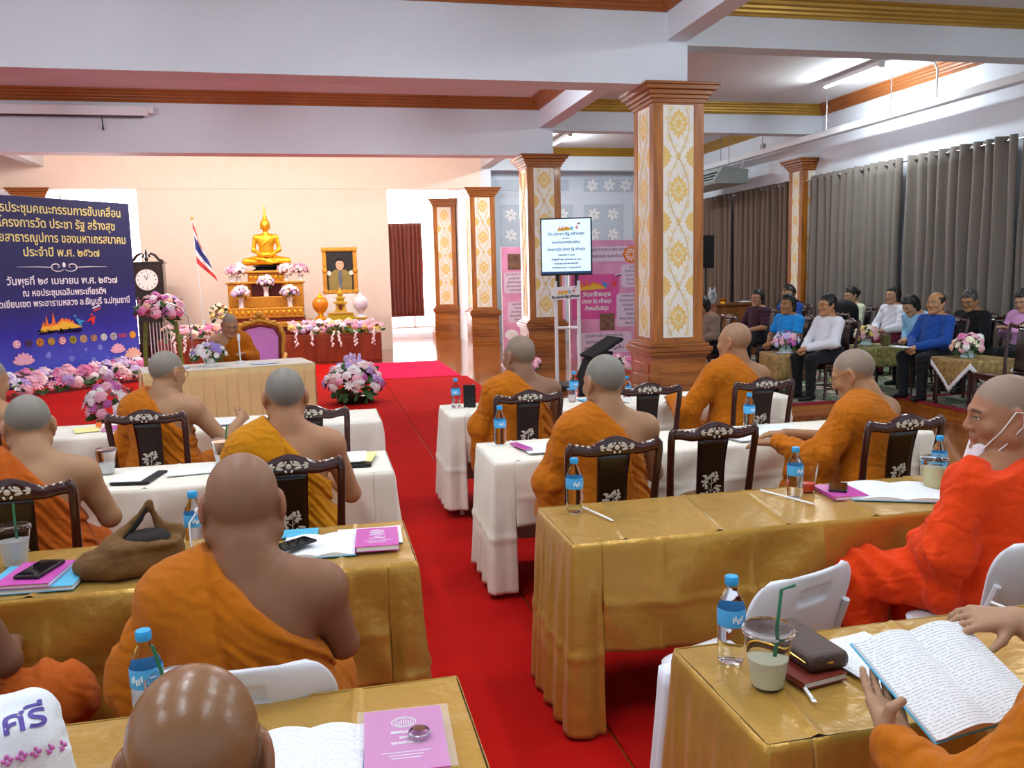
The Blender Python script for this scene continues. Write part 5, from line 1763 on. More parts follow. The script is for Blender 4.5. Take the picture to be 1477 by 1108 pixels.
# black pedestal and golden seated statue
pd = MB(); pd.lathe([(.30, 0), (.30, .02), (.25, .035), (.22, .055), (.24, .075), (.28, .085), (.28, .10)], 28, sy=.75)
pdo = thing('statue_pedestal', 'black lacquer pedestal beneath the golden statue', 'pedestal', (-1.06, 18.88, 1.93))
pd.build('pedestal_body', M_LACQ, pdo)
def statue():
    pr = [('e', 0, (0, 0, .10), (.24, .17, .12)), ('e', .06, (0, .0, .28), (.150, .105, .18)), ('e', .06, (0, .0, .44), (.185, .105, .13)),
          ('c', .05, (-.19, 0, .50), (.19, 0, .50), .052, .052), ('c', .04, (0, 0, .5), (0, 0, .62), .052, .048)]
    for s in (-1, 1):
        pr += [('c', .03, (s * .215, 0, .49), (s * .265, -.02, .28), .050, .040), ('c', .02, (s * .265, -.02, .28), (s * .06, -.20, .17), .039, .028),
               ('c', .03, (s * .12, .0, .10), (s * .43, -.10, .075), .10, .062), ('c', .03, (s * .43, -.10, .075), (-s * .10, -.20, .10 if s > 0 else .055), .060, .040),
               ('e', .02, (-s * .16, -.215, .115 if s > 0 else .06), (.075, .035, .028)),
               ('e', .008, (s * .092, -.0, .685), (.012, .022, .062))]
    pr += [('e', .02, (.0, -.225, .165), (.085, .035, .020)), ('e', .02, (.02, -.235, .19), (.08, .03, .018))]
    pr += [('e', .02, (0, -.0, .70), (.082, .092, .105)), ('e', .03, (0, .01, .74), (.085, .09, .085)), ('e', .03, (0, .01, .84), (.045, .045, .05)),
           ('c', .015, (0, .01, .86), (0, .01, 1.00), .030, .010), ('c', .01, (0, .01, .98), (0, .01, 1.10), .014, .004),
           ('c', .008, (0, -.085, .715), (0, -.105, .685), .008, .012), ('c', .006, (-.02, -.088, .655), (.02, -.088, .655), .007, .007),
           ('c', .012, (-.045, -.078, .722), (-.012, -.088, .716), .007, .007), ('c', .012, (.045, -.078, .722), (.012, -.088, .716), .007, .007)]
    def f(P):
        d = ev(P, pr)
        # robe edge across the chest and small curls on the head
        dg = P[:, 0] * .6 - P[:, 2] * .8 + .33
        d = d - .006 * (np.clip(1 - np.abs(dg) / .02, 0, 1)) * (P[:, 2] > .2) * (P[:, 2] < .52) * (P[:, 1] < 0)
        return d - .004 * np.sin(P[:, 0] * 170) * np.sin(P[:, 2] * 170) * np.clip((P[:, 2] - .745) / .01, 0, 1) * (P[:, 2] < .88)
    V, Q = surface(f, (-.55, -.36, -.05), (.55, .25, 1.14), .011)
    V[:, 2] = np.maximum(V[:, 2], 0)
    o = mesh_obj('seated_statue', V, Q, M_GOLD, None, None, (-1.04, 18.88, 2.03))
    o.scale = (1.0, 1.0, 1.19)
    tag(o, 'golden seated Buddha statue with a flame finial on top of the shrine', 'statue')
    return o
statue()
for (x, y, z, R, lab, seed, cols) in ((-1.62, 18.62, 1.71, .17, 'bouquet of pale roses on the left shoulder of the shrine', 1, ('blush', 'white', 'pink')),
        (-1.74, 18.50, 1.71, .13, 'small pink bouquet at the outer left corner of the shrine', 2, ('pink', 'rose', 'blush')),
        (-.66, 18.62, 1.71, .16, 'bouquet of pale roses on the right shoulder of the shrine', 3, ('blush', 'white', 'pink')),
        (-.36, 18.58, 1.71, .15, 'rosy bouquet at the outer right corner of the shrine', 4, ('pink', 'rose', 'blush')),
        (-1.07, 18.42, 1.402, .16, 'pale bouquet in front of the dark central niche of the shrine', 5, ('white', 'blush', 'lilac')),
        (-1.56, 18.25, 1.182, .17, 'pale lilac bouquet on the lower left step of the shrine', 6, ('white', 'blush', 'lilac')),
        (-.60, 18.25, 1.182, .17, 'pale lilac bouquet on the lower right step of the shrine', 7, ('white', 'blush', 'lilac'))):
    vase_bouquet((x, y, z), lab, R, cols, seed, .13 if z > 1.6 else .20)
flower_row('flower_border', 'long border of pink and white flowers along the right top edge of the altar platform', (-.62, 17.86), (1.22, 17.86), .62, .16, .22, 62, ('pink', 'blush', 'white', 'pink', 'lilac', 'yellow'), .075, 11, 6, 60)
flower_row('flower_border', 'border of pink, rose and yellow flowers along the left top edge of the altar platform', (-3.05, 17.86), (-1.75, 17.86), .62, .16, .22, 48, ('pink', 'peach', 'rose', 'cream', 'magenta'), .075, 12, 4, 60)
fb = thing('flower_vase', 'bunch of dull yellow flowers on the altar platform beside the flag', 'flowers', (-1.98, 18.3, .62))
MB().lathe([(.001, 0), (.07, 0), (.06, .2), (.08, .26)], 14).build('vase', M_VASEW, fb)
dome(fb, (0, 0, .42), (.2, .18, .24), 26, ('yellow', 'cream', 'peach'), .05, 9, nf=34)

# portrait on its white plinth, with the yellow pedestal in front
M_YELLOWP = mat('yellow_lacquer', '#c9a51f', .35, var=.06, metal=.15)
wp = MB(); wp.box((0, 0, .39), (.62, .40, .78)); 
tag(wp.build('white_plinth', M_VASEW, None, (.44, 19.0, .62), smooth=False, bevel=.01), 'plain white plinth carrying the framed portrait', 'plinth')
po = thing('framed_portrait', 'gilt-framed dark portrait of a person in an olive jacket on the plinth', 'portrait', (.46, 18.95, 1.40))
po.rotation_euler = (RA(-5), 0, RA(-2))
W_, H_ = .74, 1.0
mb = MB()
for d, t_, y in ((0, .085, -.02), (.02, .05, -.04)):
    for s in (-1, 1):
        mb.box((s * (W_ / 2 - .045), y, H_ / 2), (t_, .04, H_ - d)); mb.box((0, y - .001, H_ / 2 + s * (H_ / 2 - .045)), (W_ - d, .04, t_))
for sx in (-1, 1):
    for z in (.05, H_ / 2, H_ - .05): mb.ball((sx * (W_ / 2 - .045), -.06, z), (.06, .02, .06), 8, 5)
mb.build('frame', M_GOLDCARVE, po, smooth=False)
MB().box((0, -.004, H_ / 2), (W_ - .1, .02, H_ - .1)).build('canvas', mat('dark_canvas', '#1c1613', .5, var=.3, vscale=5), po, smooth=False)
def flat(nm, pts, y, m):
    mb = MB(); mb.prism(pts, 'Y', y, y - .004); return mb.build(nm, m, po, smooth=False)
def oval(cx, cz, rx, rz, n=24): return [(cx + rx * math.cos(2 * PI * k / n), cz + rz * math.sin(2 * PI * k / n)) for k in range(n)]
flat('painted_jacket', [(-.24, .06), (.24, .06), (.25, .34), (.21, .46), (.09, .53), (0, .50), (-.09, .53), (-.21, .46), (-.25, .34)], -.016, mat('olive_paint', '#8c7a3c', .5, var=.15, vscale=12))
flat('painted_tie', [(-.03, .10), (.03, .10), (.045, .40), (.02, .51), (-.02, .51), (-.045, .40)], -.020, mat('slate_paint', '#6d7080', .5, var=.3, vscale=30))
for s in (-1, 1): flat('painted_epaulette', oval(s * .235, .45, .045, .05), -.020, mat('pale_paint', '#e8dfd8', .5))
flat('painted_face', oval(0, .625, .085, .115), -.021, mat('flesh_paint', '#d9a98c', .5, var=.08, vscale=8))
flat('painted_hair', [(-.092, .64), (-.095, .70), (-.06, .755), (0, .77), (.06, .755), (.095, .70), (.092, .64), (.07, .70), (0, .715), (-.07, .70)], -.024, M_LACQ)
for s in (-1, 1): flat('painted_eye', oval(s * .034, .645, .014, .006, 10), -.0255, M_LACQ)
flat('painted_mouth', oval(0, .575, .025, .008, 10), -.0255, mat('rose_paint', '#b5706a', .5))
yp = thing('stepped_pedestal', 'stepped yellow pedestal in front of the portrait', 'pedestal', (.42, 18.25, .62))
mb = MB(); mb.prism([(-.52, 0), (.52, 0), (.52, .28), (.30, .28), (.24, .40), (-.24, .40), (-.30, .28), (-.52, .28)], 'Y', -.14, .14)
mb.build('body', M_YELLOWP, yp, smooth=False, bevel=.008)
mb = MB(); mb.box((0, 0, .01), (1.08, .32, .03)); mb.box((0, 0, .395), (.52, .31, .02))
for s in (-1, 1): mb.box((s * .41, 0, .285), (.26, .31, .02))
mb.build('moulding', M_GOLD, yp, smooth=False)
pg = thing('model_pavilion', 'small yellow tiered pavilion model on the middle of the yellow pedestal', 'model', (.42, 18.25, 1.03))
mb = MB()
for z, w in ((.03, .26), (.20, .28), (.30, .20), (.38, .13)): mb.box((0, 0, z), (w, w * .7, .035))
mb.box((0, 0, .11), (.16, .11, .16)); mb.box((0, 0, .255), (.15, .1, .09)); mb.box((0, 0, .34), (.10, .07, .07))
for s in (-1, 1): mb.box((s * .095, -.06, .11), (.02, .02, .16))
mb.lathe([(.06, .395), (.035, .43), (.02, .47), (.004, .53)], 10)
mb.build('pavilion_body', M_YELLOWP, pg, smooth=False)
MB().box((0, -.058, .10), (.07, .01, .11)).build('doorway', M_MAROON, pg, smooth=False)
for s, m, lab in ((-1, mat('amber_glaze', '#e08a12', .25, var=.08, coat=.5), 'amber glazed lidded urn left of the pavilion model'), (1, mat('white_glaze', '#d7d3dc', .25, var=.04, coat=.5), 'white glazed lidded urn right of the pavilion model')):
    u = thing('lidded_urn', lab, 'urn', (.42 + s * .41, 18.25, .915))
    MB().lathe([(.001, 0), (.10, 0), (.10, .02), (.06, .05), (.05, .10), (.08, .13)], 24).build('foot', M_GOLD if s < 0 else m, u)
    MB().lathe([(.08, .13), (.14, .20), (.165, .28), (.155, .36), (.11, .42), (.06, .445)], 28).build('bowl', m, u)
    MB().lathe([(.07, .445), (.06, .47), (.03, .485), (.02, .52), (.004, .56)], 16).build('lid', M_GOLD if s < 0 else m, u)

# national flag on a leaning staff
fl = thing('national_flag', 'red, white and blue flag hanging from a thin staff beside the clock', 'flag', (-2.45, 19.4, .62))
MB().tube([(0, 0, .0), (-.10, 0, 2.42)], .014, 8).build('staff', M_WHITE, fl)
MB().ball((-.10, 0, 2.44), .03).build('finial', M_GOLD, fl)
MB().lathe([(.12, 0), (.12, .03), (.05, .08), (.03, .3)], 16).build('foot', M_WHITE, fl)
FC = [mat('flag_red', '#cf3b3c', .7), mat('flag_white', '#eceaf0', .7), mat('flag_blue', '#2b3b8c', .7)]
def flagfn(u, v):
    # u runs down the hoist, v out along the fly, which droops in soft folds
    z0 = 2.36 - .84 * u
    x = -.10 * z0 / 2.42 + v * (.15 + .26 * u) + .012 * math.sin(7 * v + 3 * u)
    y = -.02 - .05 * math.sin(9 * v + 2 * u) * min(1, v * 3)
    return (x, y, z0 - v * (.52 - .10 * u))
mb = MB(); nu, nv = 36, 22
mb.grid(flagfn, nu, nv)
bands = [0, 0, 0, 0, 0, 0, 1, 1, 1, 1, 1, 1] + [2] * 12 + [1] * 6 + [0] * 6
mb.mi = [bands[i % nu] for i in range(nu * nv)]
mb.build('banner_cloth', FC, fl, angle=180, solid=.003)

# grandfather clock
gc = thing('longcase_clock', 'dark carved longcase clock with a round white dial behind the banner', 'clock', (-3.58, 19.85, 0))
MB().box((0, 0, .22), (.62, .34, .44)).build('base', M_ROSEBK, gc, smooth=False, bevel=.01)
MB().box((0, 0, .92), (.50, .28, .98)).build('trunk', M_ROSEBK, gc, smooth=False, bevel=.01)
mb = MB(); mb.box((0, 0, 1.79), (.66, .34, .76))
for z in (1.40, 2.16): mb.box((0, 0, z), (.72, .38, .05))
for s in (-1, 1): mb.tube([(s * .31, -.18, 1.43), (s * .31, -.18, 2.13)], .022, 8)
mb.build('hood', M_ROSEBK, gc, smooth=False, bevel=.006)
mb = MB()
for s in (-1, 1):
    mb.tube([(s * .34, -.1, 2.19), (s * .26, -.1, 2.22), (s * .18, -.1, 2.32), (s * .10, -.1, 2.36), (s * .05, -.1, 2.32), (s * .08, -.1, 2.28)], [.03, .03, .03, .028, .026, .03], 8)
mb.lathe([(.03, 2.19), (.045, 2.25), (.02, 2.30), (.03, 2.36), (.004, 2.46)], 10, (0, -.1, 0))
mb.build('pediment', M_ROSEBK, gc)
d = MB(); d.lathe([(.001, 0), (.225, 0), (.225, .012), (.001, .014)], 40)
dl = d.build('dial', mat('clock_dial', '#ece9ea', .4), gc, (0, -.175, 1.80), (PI / 2, 0, 0))
mb = MB()
for k in range(12):
    a = k * PI / 6
    mb.box((.18 * math.sin(a), .18 * math.cos(a), .016), (.012, .035, .003), Matrix.Rotation(-a, 3, 'Z'))
mb.tube([(0, 0, .02), (-.05, .09, .02)], .007, 5); mb.tube([(0, 0, .022), (.04, .14, .022)], .005, 5)
mb.build('dial_marks', M_LACQ, dl, smooth=False)
MB().lathe([(.225, 0), (.25, .0), (.25, .02), (.225, .022)], 40, caps=False).build('dial_rim', M_ROSE, gc, (0, -.172, 1.80), (PI / 2, 0, 0))
MB().lathe([(.001, 0), (.07, 0), (.07, .015), (.001, .02)], 24).build('pendulum', M_GOLD, gc, (0, -.15, 1.22), (PI / 2, 0, 0))

# throne chair behind the chairman
M_PINKV = mat('pink_upholstery', '#dd92d8', .6, var=.05, bump=.1, bscale=60, sheen=.2)
th = thing('throne_chair', 'gilded armchair with pink upholstery behind the seated elderly monk', 'chair', (-.86, 12.55, 0), PI)
MB().box((0, .02, .44), (.60, .52, .10)).build('seat_cushion', M_PINKV, th, smooth=False, bevel=.04)
MB().box((0, .02, .34), (.64, .56, .12)).build('seat_rail', M_MAROON, th, smooth=False, bevel=.02)
mb = MB(); mb.prism([(-.24, .50), (.24, .50), (.26, .92), (.20, 1.04), (0, 1.08), (-.20, 1.04), (-.26, .92)], 'Y', -.27, -.22)
mb.build('back_cushion', M_PINKV, th, smooth=False, bevel=.015)
mb = MB()
mb.tube([(-.27, -.25, .42), (-.30, -.26, .70), (-.32, -.27, .94), (-.26, -.27, 1.08), (-.12, -.27, 1.12), (0, -.27, 1.16), (.12, -.27, 1.12), (.26, -.27, 1.08), (.32, -.27, .94), (.30, -.26, .70), (.27, -.25, .42)], .042, 10)
for s in (-1, 1):
    for (x, z, r_) in ((.10, 1.15, .05), (.20, 1.12, .045), (.05, 1.20, .05)): mb.ball((s * x, -.26, z), (r_, .03, r_ * .8), 8, 5)
mb.ball((0, -.26, 1.24), (.06, .035, .055), 10, 6)
mb.build('gilt_frame', M_GOLDCARVE, th)
mb = MB(); mb.tube([(-.25, -.225, .50), (-.27, -.225, .92), (-.20, -.225, 1.05), (0, -.225, 1.09), (.20, -.225, 1.05), (.27, -.225, .92), (.25, -.225, .50)], .02, 8)
mb.build('velvet_border', M_MAROON, th)
for s in (-1, 1):
    MB().tube([(s * .30, -.24, .66), (s * .34, -.05, .68), (s * .34, .18, .66), (s * .33, .26, .60), (s * .32, .26, .40)], [.03, .032, .034, .03, .03], 8).build('armrest', M_GOLDCARVE, th)
    for y in (-.22, .24): MB().tube([(s * .29, y, .30), (s * .30, y, .14), (s * .29, y, 0)], [.035, .025, .03], 8).build('leg', M_GOLDCARVE, th)

# head table
HX, HY, HR = -1.10, 10.52, RA(12.5)
tt = table('head table under buff pleated cloth facing the rows of monks', HX - .93, HX + .93, HY - .38, HY + .38, .738)
tt.rotation_euler.z = HR
def pleats():
    t = thing('tablecloth', 'buff pleated skirt and pale top cloth on the head table', 'tablecloth', (HX, HY, 0), HR)
    hx, hy = .94, .39
    MB().box((0, 0, .748), (2 * hx, 2 * hy, .006)).build('top_sheet', M_IVORY, t, smooth=False, bevel=.002)
    def side(nm, p, q, n):
        p = Vector(p); q = Vector(q); dv = (q - p).normalized(); nn = Vector((dv.y, -dv.x)); L = (q - p).length
        def fn(u, v):
            k = (u * n) % 1.0
            o = .010 + .042 * (k ** 1.5) * (.3 + .7 * v) + .006 * math.sin(u * 31) * v
            w = p + dv * (u * L) + nn * o
            return (w.x, w.y, .746 - .73 * v)
        mb = MB(); mb.grid(fn, n * 8, 8); mb.build(nm, M_BUFF, t, angle=50, solid=.002)
    side('front_skirt', (-hx, -hy), (hx, -hy), 15); side('end_skirt', (hx, -hy), (hx, hy), 6); side('end_skirt', (-hx, hy), (-hx, -hy), 6)
pleats()
def at_head(x, y):
    c, s = math.cos(HR), math.sin(HR)
    return (HX + x * c - y * s, HY + x * s + y * c, .752)
hb = thing('flower_vase', 'low bouquet of white and lilac flowers on the head table', 'flowers', at_head(-.20, -.02))
MB().lathe([(.001, 0), (.07, 0), (.05, .03), (.075, .09)], 16).build('vase', M_VASEW, hb)
dome(hb, (0, 0, .15), (.20, .14, .11), 34, ('white', 'lilac', 'blush', 'purple', 'white'), .042, 21, ('rose', 'daisy'), 30)
mc = thing('gooseneck_microphone', 'white gooseneck microphone on the head table before the elderly monk', 'microphone', at_head(.16, .06))
MB().lathe([(.001, 0), (.055, 0), (.05, .03), (.015, .035)], 16).build('base', M_WHITE, mc)
MB().tube([(0, 0, .03), (-.005, .01, .18), (-.01, .05, .27)], .008, 8).build('stem', M_WHITE, mc)
MB().tube([(-.01, .05, .26), (-.015, .09, .32), (-.015, .10, .345)], [.012, .022, .016], 10).build('head', M_VASEW, mc)
sheets(at_head(.40, -.12), HR + .05, .30, .21, 'pale blue papers on the head table right of the microphone', 4, .004, mat('blue_paper', '#cfdcef', .8, var=.03))
sheets(at_head(-.55, -.05), HR - .2, .25, .18, 'papers on the head table left of the lilac bouquet', 3, .004, mat('blue_paper', '#cfdcef', .8))

# standing and floor arrangements
fa = thing('floor_bouquet', 'round bouquet of pink, white and lilac flowers on the red carpet by the aisle', 'flowers', (.40, 12.0, .012))
MB().lathe([(.001, 0), (.22, 0), (.25, .10), (.22, .12)], 20).build('pot', M_LACQ, fa)
dome(fa, (0, 0, .24), (.37, .34, .34), 62, ('pink', 'white', 'blush', 'magenta', 'pink', 'white', 'violet'), .075, 31, ('rose', 'rose', 'daisy'), 70, lo=-.1)
mb = MB(); r_ = random.Random(5)
for k in range(14):
    a = r_.uniform(0, 6.28)
    mb.ball((.10 * math.cos(a), .1 * math.sin(a), .60 + r_.uniform(-.03, .05)), (.025, .025, .05), 6, 4)
mb.build('lilac_spray', PET['lilac'], fa)
fs_ = thing('flower_stand', 'tall stand with a purple and pink bouquet and white tassels beside the blue banner', 'flowers', (-2.50, 14.6, .012))
mb = MB()
for s in (-1, 1): mb.tube([(s * .28, 0, 0), (s * .26, 0, .75), (s * .22, 0, 1.10)], .035, 8)
mb.build('frame', mat('moss_green', '#7a8a3c', .8, var=.25, vscale=20, bump=.6, bscale=40), fs_)
dome(fs_, (0, 0, 1.28), (.36, .28, .26), 54, ('pink', 'magenta', 'violet', 'peach', 'rose', 'white'), .075, 41, ('rose', 'daisy'), 44)
mb = MB()
for k in range(7): mb.tube([(-.15 + .05 * k, -.10, 1.10), (-.15 + .05 * k, -.11, .80), (-.15 + .05 * k, -.10, .50)], .008, 5)
mb.build('tassel', PET['white'], fs_)
f2 = thing('flower_stand', 'flower stand at the left edge of the picture beside the blue banner', 'flowers', (-4.99, 13.90, .012))
MB().tube([(0, 0, 0), (0, 0, 1.3)], .06, 10).build('frame', mat('moss_green', '#7a8a3c', .8), f2)
dome(f2, (0, 0, 1.45), (.32, .28, .34), 44, ('rose', 'pink', 'white', 'magenta'), .08, 43, ('rose',), 40)
f3 = thing('floor_bouquet', 'small pink and white floor bouquet at the left end of the head table', 'flowers', (-2.42, 10.55, .012))
MB().lathe([(.001, 0), (.14, 0), (.16, .10), (.12, .11)], 16).build('pot', M_LACQ, f3)
dome(f3, (0, 0, .30), (.26, .24, .30), 40, ('white', 'pink', 'magenta', 'white'), .065, 45, ('rose', 'daisy'), 40)
f4 = thing('floor_bouquet', 'dark-potted flowers on the red carpet behind the left-hand monks', 'flowers', (-2.22, 10.0, .012))
MB().lathe([(.001, 0), (.10, 0), (.12, .08), (.09, .09)], 16).build('pot', M_LACQ, f4)
dome(f4, (0, 0, .18), (.15, .14, .12), 18, ('white', 'pink', 'violet'), .05, 46, ('rose', 'daisy'), 26)
ms = MB(); ms.lathe([(.16, 0), (.16, .02), (.02, .04)], 16); ms.tube([(0, 0, .03), (0, 0, .9), (-.03, 0, 1.18), (-.14, -.02, 1.34), (-.34, -.05, 1.42)], .010, 8)
mso = thing('microphone_stand', 'thin curved stand arching over the tall purple bouquet', 'stand', (-1.98, 14.1, .012))
ms.build('boom', M_METAL, mso)

# ------------------------------------------------------------------ the blue banner
BX0, BY0, BX1, BY1 = -5.72, 13.82, -3.26, 16.62
BA = math.atan2(BY1 - BY0, BX1 - BX0); BL = math.hypot(BX1 - BX0, BY1 - BY0)
bn = thing('event_banner', 'large dark blue banner with Thai lettering at the left of the stage', 'banner', ((BX0 + BX1) / 2, (BY0 + BY1) / 2, .10), BA)
def banner_mat():
    m = bpy.data.materials.new('banner_print'); m.use_nodes = True
    nt = m.node_tree; b = nt.nodes['Principled BSDF']; b.inputs['Roughness'].default_value = .5
    tc = nt.nodes.new('ShaderNodeTexCoord'); sx = nt.nodes.new('ShaderNodeSeparateXYZ'); nt.links.new(tc.outputs['Object'], sx.inputs[0])
    mr = nt.nodes.new('ShaderNodeMapRange'); mr.inputs['From Min'].default_value = -1.5; mr.inputs['From Max'].default_value = .6
    nt.links.new(sx.outputs['Z'], mr.inputs['Value'])
    nz = nt.nodes.new('ShaderNodeTexNoise'); nz.inputs['Scale'].default_value = 1.4; nt.links.new(tc.outputs['Object'], nz.inputs['Vector'])
    ad = nt.nodes.new('ShaderNodeMath'); ad.operation = 'ADD'; nt.links.new(mr.outputs[0], ad.inputs[0])
    ml = nt.nodes.new('ShaderNodeMath'); ml.operation = 'MULTIPLY'; ml.inputs[1].default_value = .25; nt.links.new(nz.outputs['Fac'], ml.inputs[0]); nt.links.new(ml.outputs[0], ad.inputs[1])
    rp = nt.nodes.new('ShaderNodeValToRGB'); e = rp.color_ramp.elements
    e[0].position = .05; e[0].color = (*lin('#2c3fb4'), 1); e[1].position = .95; e[1].color = (*lin('#171a58'), 1)
    x = e.new(.30); x.color = (*lin('#4653c8'), 1); x = e.new(.55); x.color = (*lin('#2428a0'), 1); x = e.new(.72); x.color = (*lin('#1a1d72'), 1)
    nt.links.new(ad.outputs[0], rp.inputs[0]); nt.links.new(rp.outputs[0], b.inputs['Base Color'])
    return m
BH = 3.04
MB().box((0, 0, BH / 2), (BL, .06, BH)).build('board', M_WHITE, bn, smooth=False)
MB().box((0, 0, 0), (BL - .004, .008, BH - .004)).build('printed_face', banner_mat(), bn, (0, -.034, BH / 2), smooth=False)
M_GLET = mat('gold_lettering', '#efe38c', .5, var=.05); M_WLET = mat('white_lettering', '#f2f2f6', .5, var=0)
BXR = BL / 2
def bt(s, z, size, m, w, cx=.53): return text(s, size, m, bn, (cx, -.041, z - size * .30), (PI / 2, 0, 0), width=w, bold=.0025)
bt('การประชุมคณะกรรมการขับเคลื่อน', 2.85, .20, M_GLET, 2.30)
bt('โครงการวัด ประชา รัฐ สร้างสุข', 2.62, .20, M_GLET, 2.04)
bt('ฝ่ายสาธารณูปการ ของมหาเถรสมาคม', 2.39, .20, M_GLET, 2.42)
bt('ประจำปี พ.ศ. ๒๕๖๗', 2.16, .195, M_GLET, 1.34)
bt('วันพุธที่ ๒๔ เมษายน พ.ศ. ๒๕๖๗', 1.70, .17, M_WLET, 1.96)
bt('ณ หอประชุมเฉลิมพระเกียรติฯ', 1.51, .15, M_WLET, 1.48)
bt('วัดเขียนเขต พระอารามหลวง อ.ธัญบุรี จ.ปทุมธานี', 1.34, .15, M_WLET, 2.40)
def bx(u): return u - .53
mb = MB()
for s in (-1, 1):
    sp_ = [(s * (.13 + (.10 - .018 * a) * math.cos(a) * .95), -.042, .002 + (.060 - .010 * a) * math.sin(a)) for a in np.linspace(-2.6, 4.2, 26)]
    mb.tube(sp_, [.004 + .006 * math.sin(PI * k / 25) for k in range(26)], 5)
    mb.tube([(s * .20, -.042, -.01), (s * .45, -.042, .0), (s * .80, -.042, 0)], [.008, .006, .002], 5)
mb.ball((0, -.042, .03), (.03, .006, .045), 8, 5)
mb.build('flourish', M_WLET, bn, (.53, 0, 1.93))
# hall emblem: gilded roofs, two figures and a little flag
M_EY = mat('emblem_yellow', '#f0c53a', .5); M_EO = mat('emblem_orange', '#ef7d2a', .5); M_EB = mat('emblem_blue', '#2f9ad6', .5); M_ER = mat('emblem_red', '#e2382e', .5)
def roofs(parent, cx, y, z, w, nm='roofline_emblem'):
    def pl(nm_, pts, dy, m):
        mb = MB(); mb.prism([(cx + a * w, z + b * w) for a, b in pts], 'Y', y, y - .004 - dy); return mb.build(nm_, m, parent, smooth=False)
    pl('roofline_back', [(-.5, 0), (-.42, .18), (-.38, .07), (-.34, .34), (-.29, .09), (-.2, .13), (-.16, .40), (-.10, .10), (0, .17), (.08, .25), (.14, .19), (.18, .24), (.22, .18), (.27, .22), (.32, .13), (.36, .17), (.42, .05), (.5, 0)], 0, M_EO)
    pl('roofline_front', [(-.56, -.09), (.62, -.02), (.40, .08), (.2, .13), (.08, .17), (-.05, .08), (-.2, .06), (-.38, .04), (-.45, .06)], .002, M_EY)
    pl('figure_blue', [(.42, .20), (.50, .08), (.56, -.01), (.60, .02), (.58, .09), (.72, .13), (.60, .15), (.52, .20)], .004, M_EB)
    pl('figure_red', [(.74, .10), (.88, .14), (.90, .0), (.96, .08), (1.0, .24), (.92, .22), (.84, .20), (.78, .14)], .004, M_ER)
    for nm_, a, b, m in (('head_blue', .43, .26, M_EB), ('head_red', .90, .28, M_ER)):
        mb = MB(); mb.ball((cx + a * w, y - .004, z + b * w), (.035 * w, .004, .035 * w), 10, 5); mb.build(nm_, m, parent)
    for k, m in enumerate((FC[1], FC[2], FC[0])):
        pl('flag_stripe', [(.93 + .01 * k, .46 - .035 * k), (1.15 + .01 * k, .53 - .035 * k), (1.16 + .01 * k, .495 - .035 * k), (.94 + .01 * k, .425 - .035 * k)], .004, m)
roofs(bn, .36, -.042, .93, .66)
text('วัด.ประชา.รัฐ.สร้างสุข', .09, M_LACQ, bn, (.36, -.050, .845), (PI / 2, 0, 0), width=.76, bold=.004)
cols = ['#d98ab0', '#5a4a8c', '#e0a03c', '#7a6a44', '#d06a6a', '#b8b83c', '#d8c88c', '#6a4a7c', '#9ab4b4', '#dfe6ea', '#c0506a', '#dd9a3a']
for i, c in enumerate(cols):
    m1 = mat('badge_' + c[1:], c, .5)
    mb = MB(); mb.lathe([(.001, 0), (.066, 0), (.066, .004), (.001, .005)], 20)
    if i == 10:
        text('ธรรม', .10, m1, bn, (1.53, -.042, .69), (PI / 2, 0, 0), width=.16, bold=.004); continue
    bd = mb.build('round_badge', m1, bn, (-.39 + .193 * i, -.040, .715), (PI / 2, 0, 0))
    mb = MB(); mb.lathe([(.054, .005), (.054, .007), (.046, .007), (.046, .005)], 20, caps=False)
    for k in range(3):
        a = k * 2.1 + i
        mb.ball((.020 * math.cos(a), .020 * math.sin(a), .006), (.020, .011, .003), 6, 4, Matrix.Rotation(a * 2, 3, 'Z'))
    mb.build('badge_device', [M_WLET, M_LACQ, M_MAROON, M_EY][i % 4], bd)
for (u, z, s) in ((.23, .36, 1.0), (1.94, .40, .85), (2.24, .28, 1.0)):
    mb = MB()
    for k in range(-3, 4):
        a = k * .42
        mb.ball((math.sin(a) * .09 * s, -.042 - .001 * abs(k), math.cos(a) * .09 * s), (.04 * s, .003, .10 * s), 8, 5, Matrix.Rotation(a, 3, 'Y'))
    mb.build('printed_lotus', PET['peach' if u > 2.1 else 'pink'], bn, (bx(u), 0, z + .03))
    mb = MB(); mb.ball((0, -.041, 0), (.17 * s, .003, .11 * s), 14, 6)
    mb.build('printed_lotus_leaf', M_LEAF, bn, (bx(u + .04), 0, z - .14))
r_ = random.Random(8)
mb = MB()
for k in range(22):
    R0 = r_.choice((.012, .02, .03, .05))
    mb.ball((r_.uniform(-.1, 1.5), -.0405, r_.uniform(.12, .6)), (R0, .002, R0), 12, 4)
mb.build('printed_sparkle', mat('sparkle_print', '#7d88dc', .5), bn)
for c in bn.children:
    pass
for s in (-1, 1):
    mb = MB(); mb.box((s * (BL / 2 - .4), .28, -.062), (.05, .6, .04)); mb.tube([(s * (BL / 2 - .4), .55, -.07), (s * (BL / 2 - .4), .04, 1.6)], .02, 6)
    mb.build('rear_prop', M_METAL, bn)
flower_row('flower_border', 'thick border of pink, white and violet flowers along the foot of the blue banner', (-4.74, 14.45), (-2.98, 16.48), .05, .22, .30, 96, ('pink', 'blush', 'white', 'rose', 'pink', 'violet', 'lilac'), .105, 51, 0, 90)
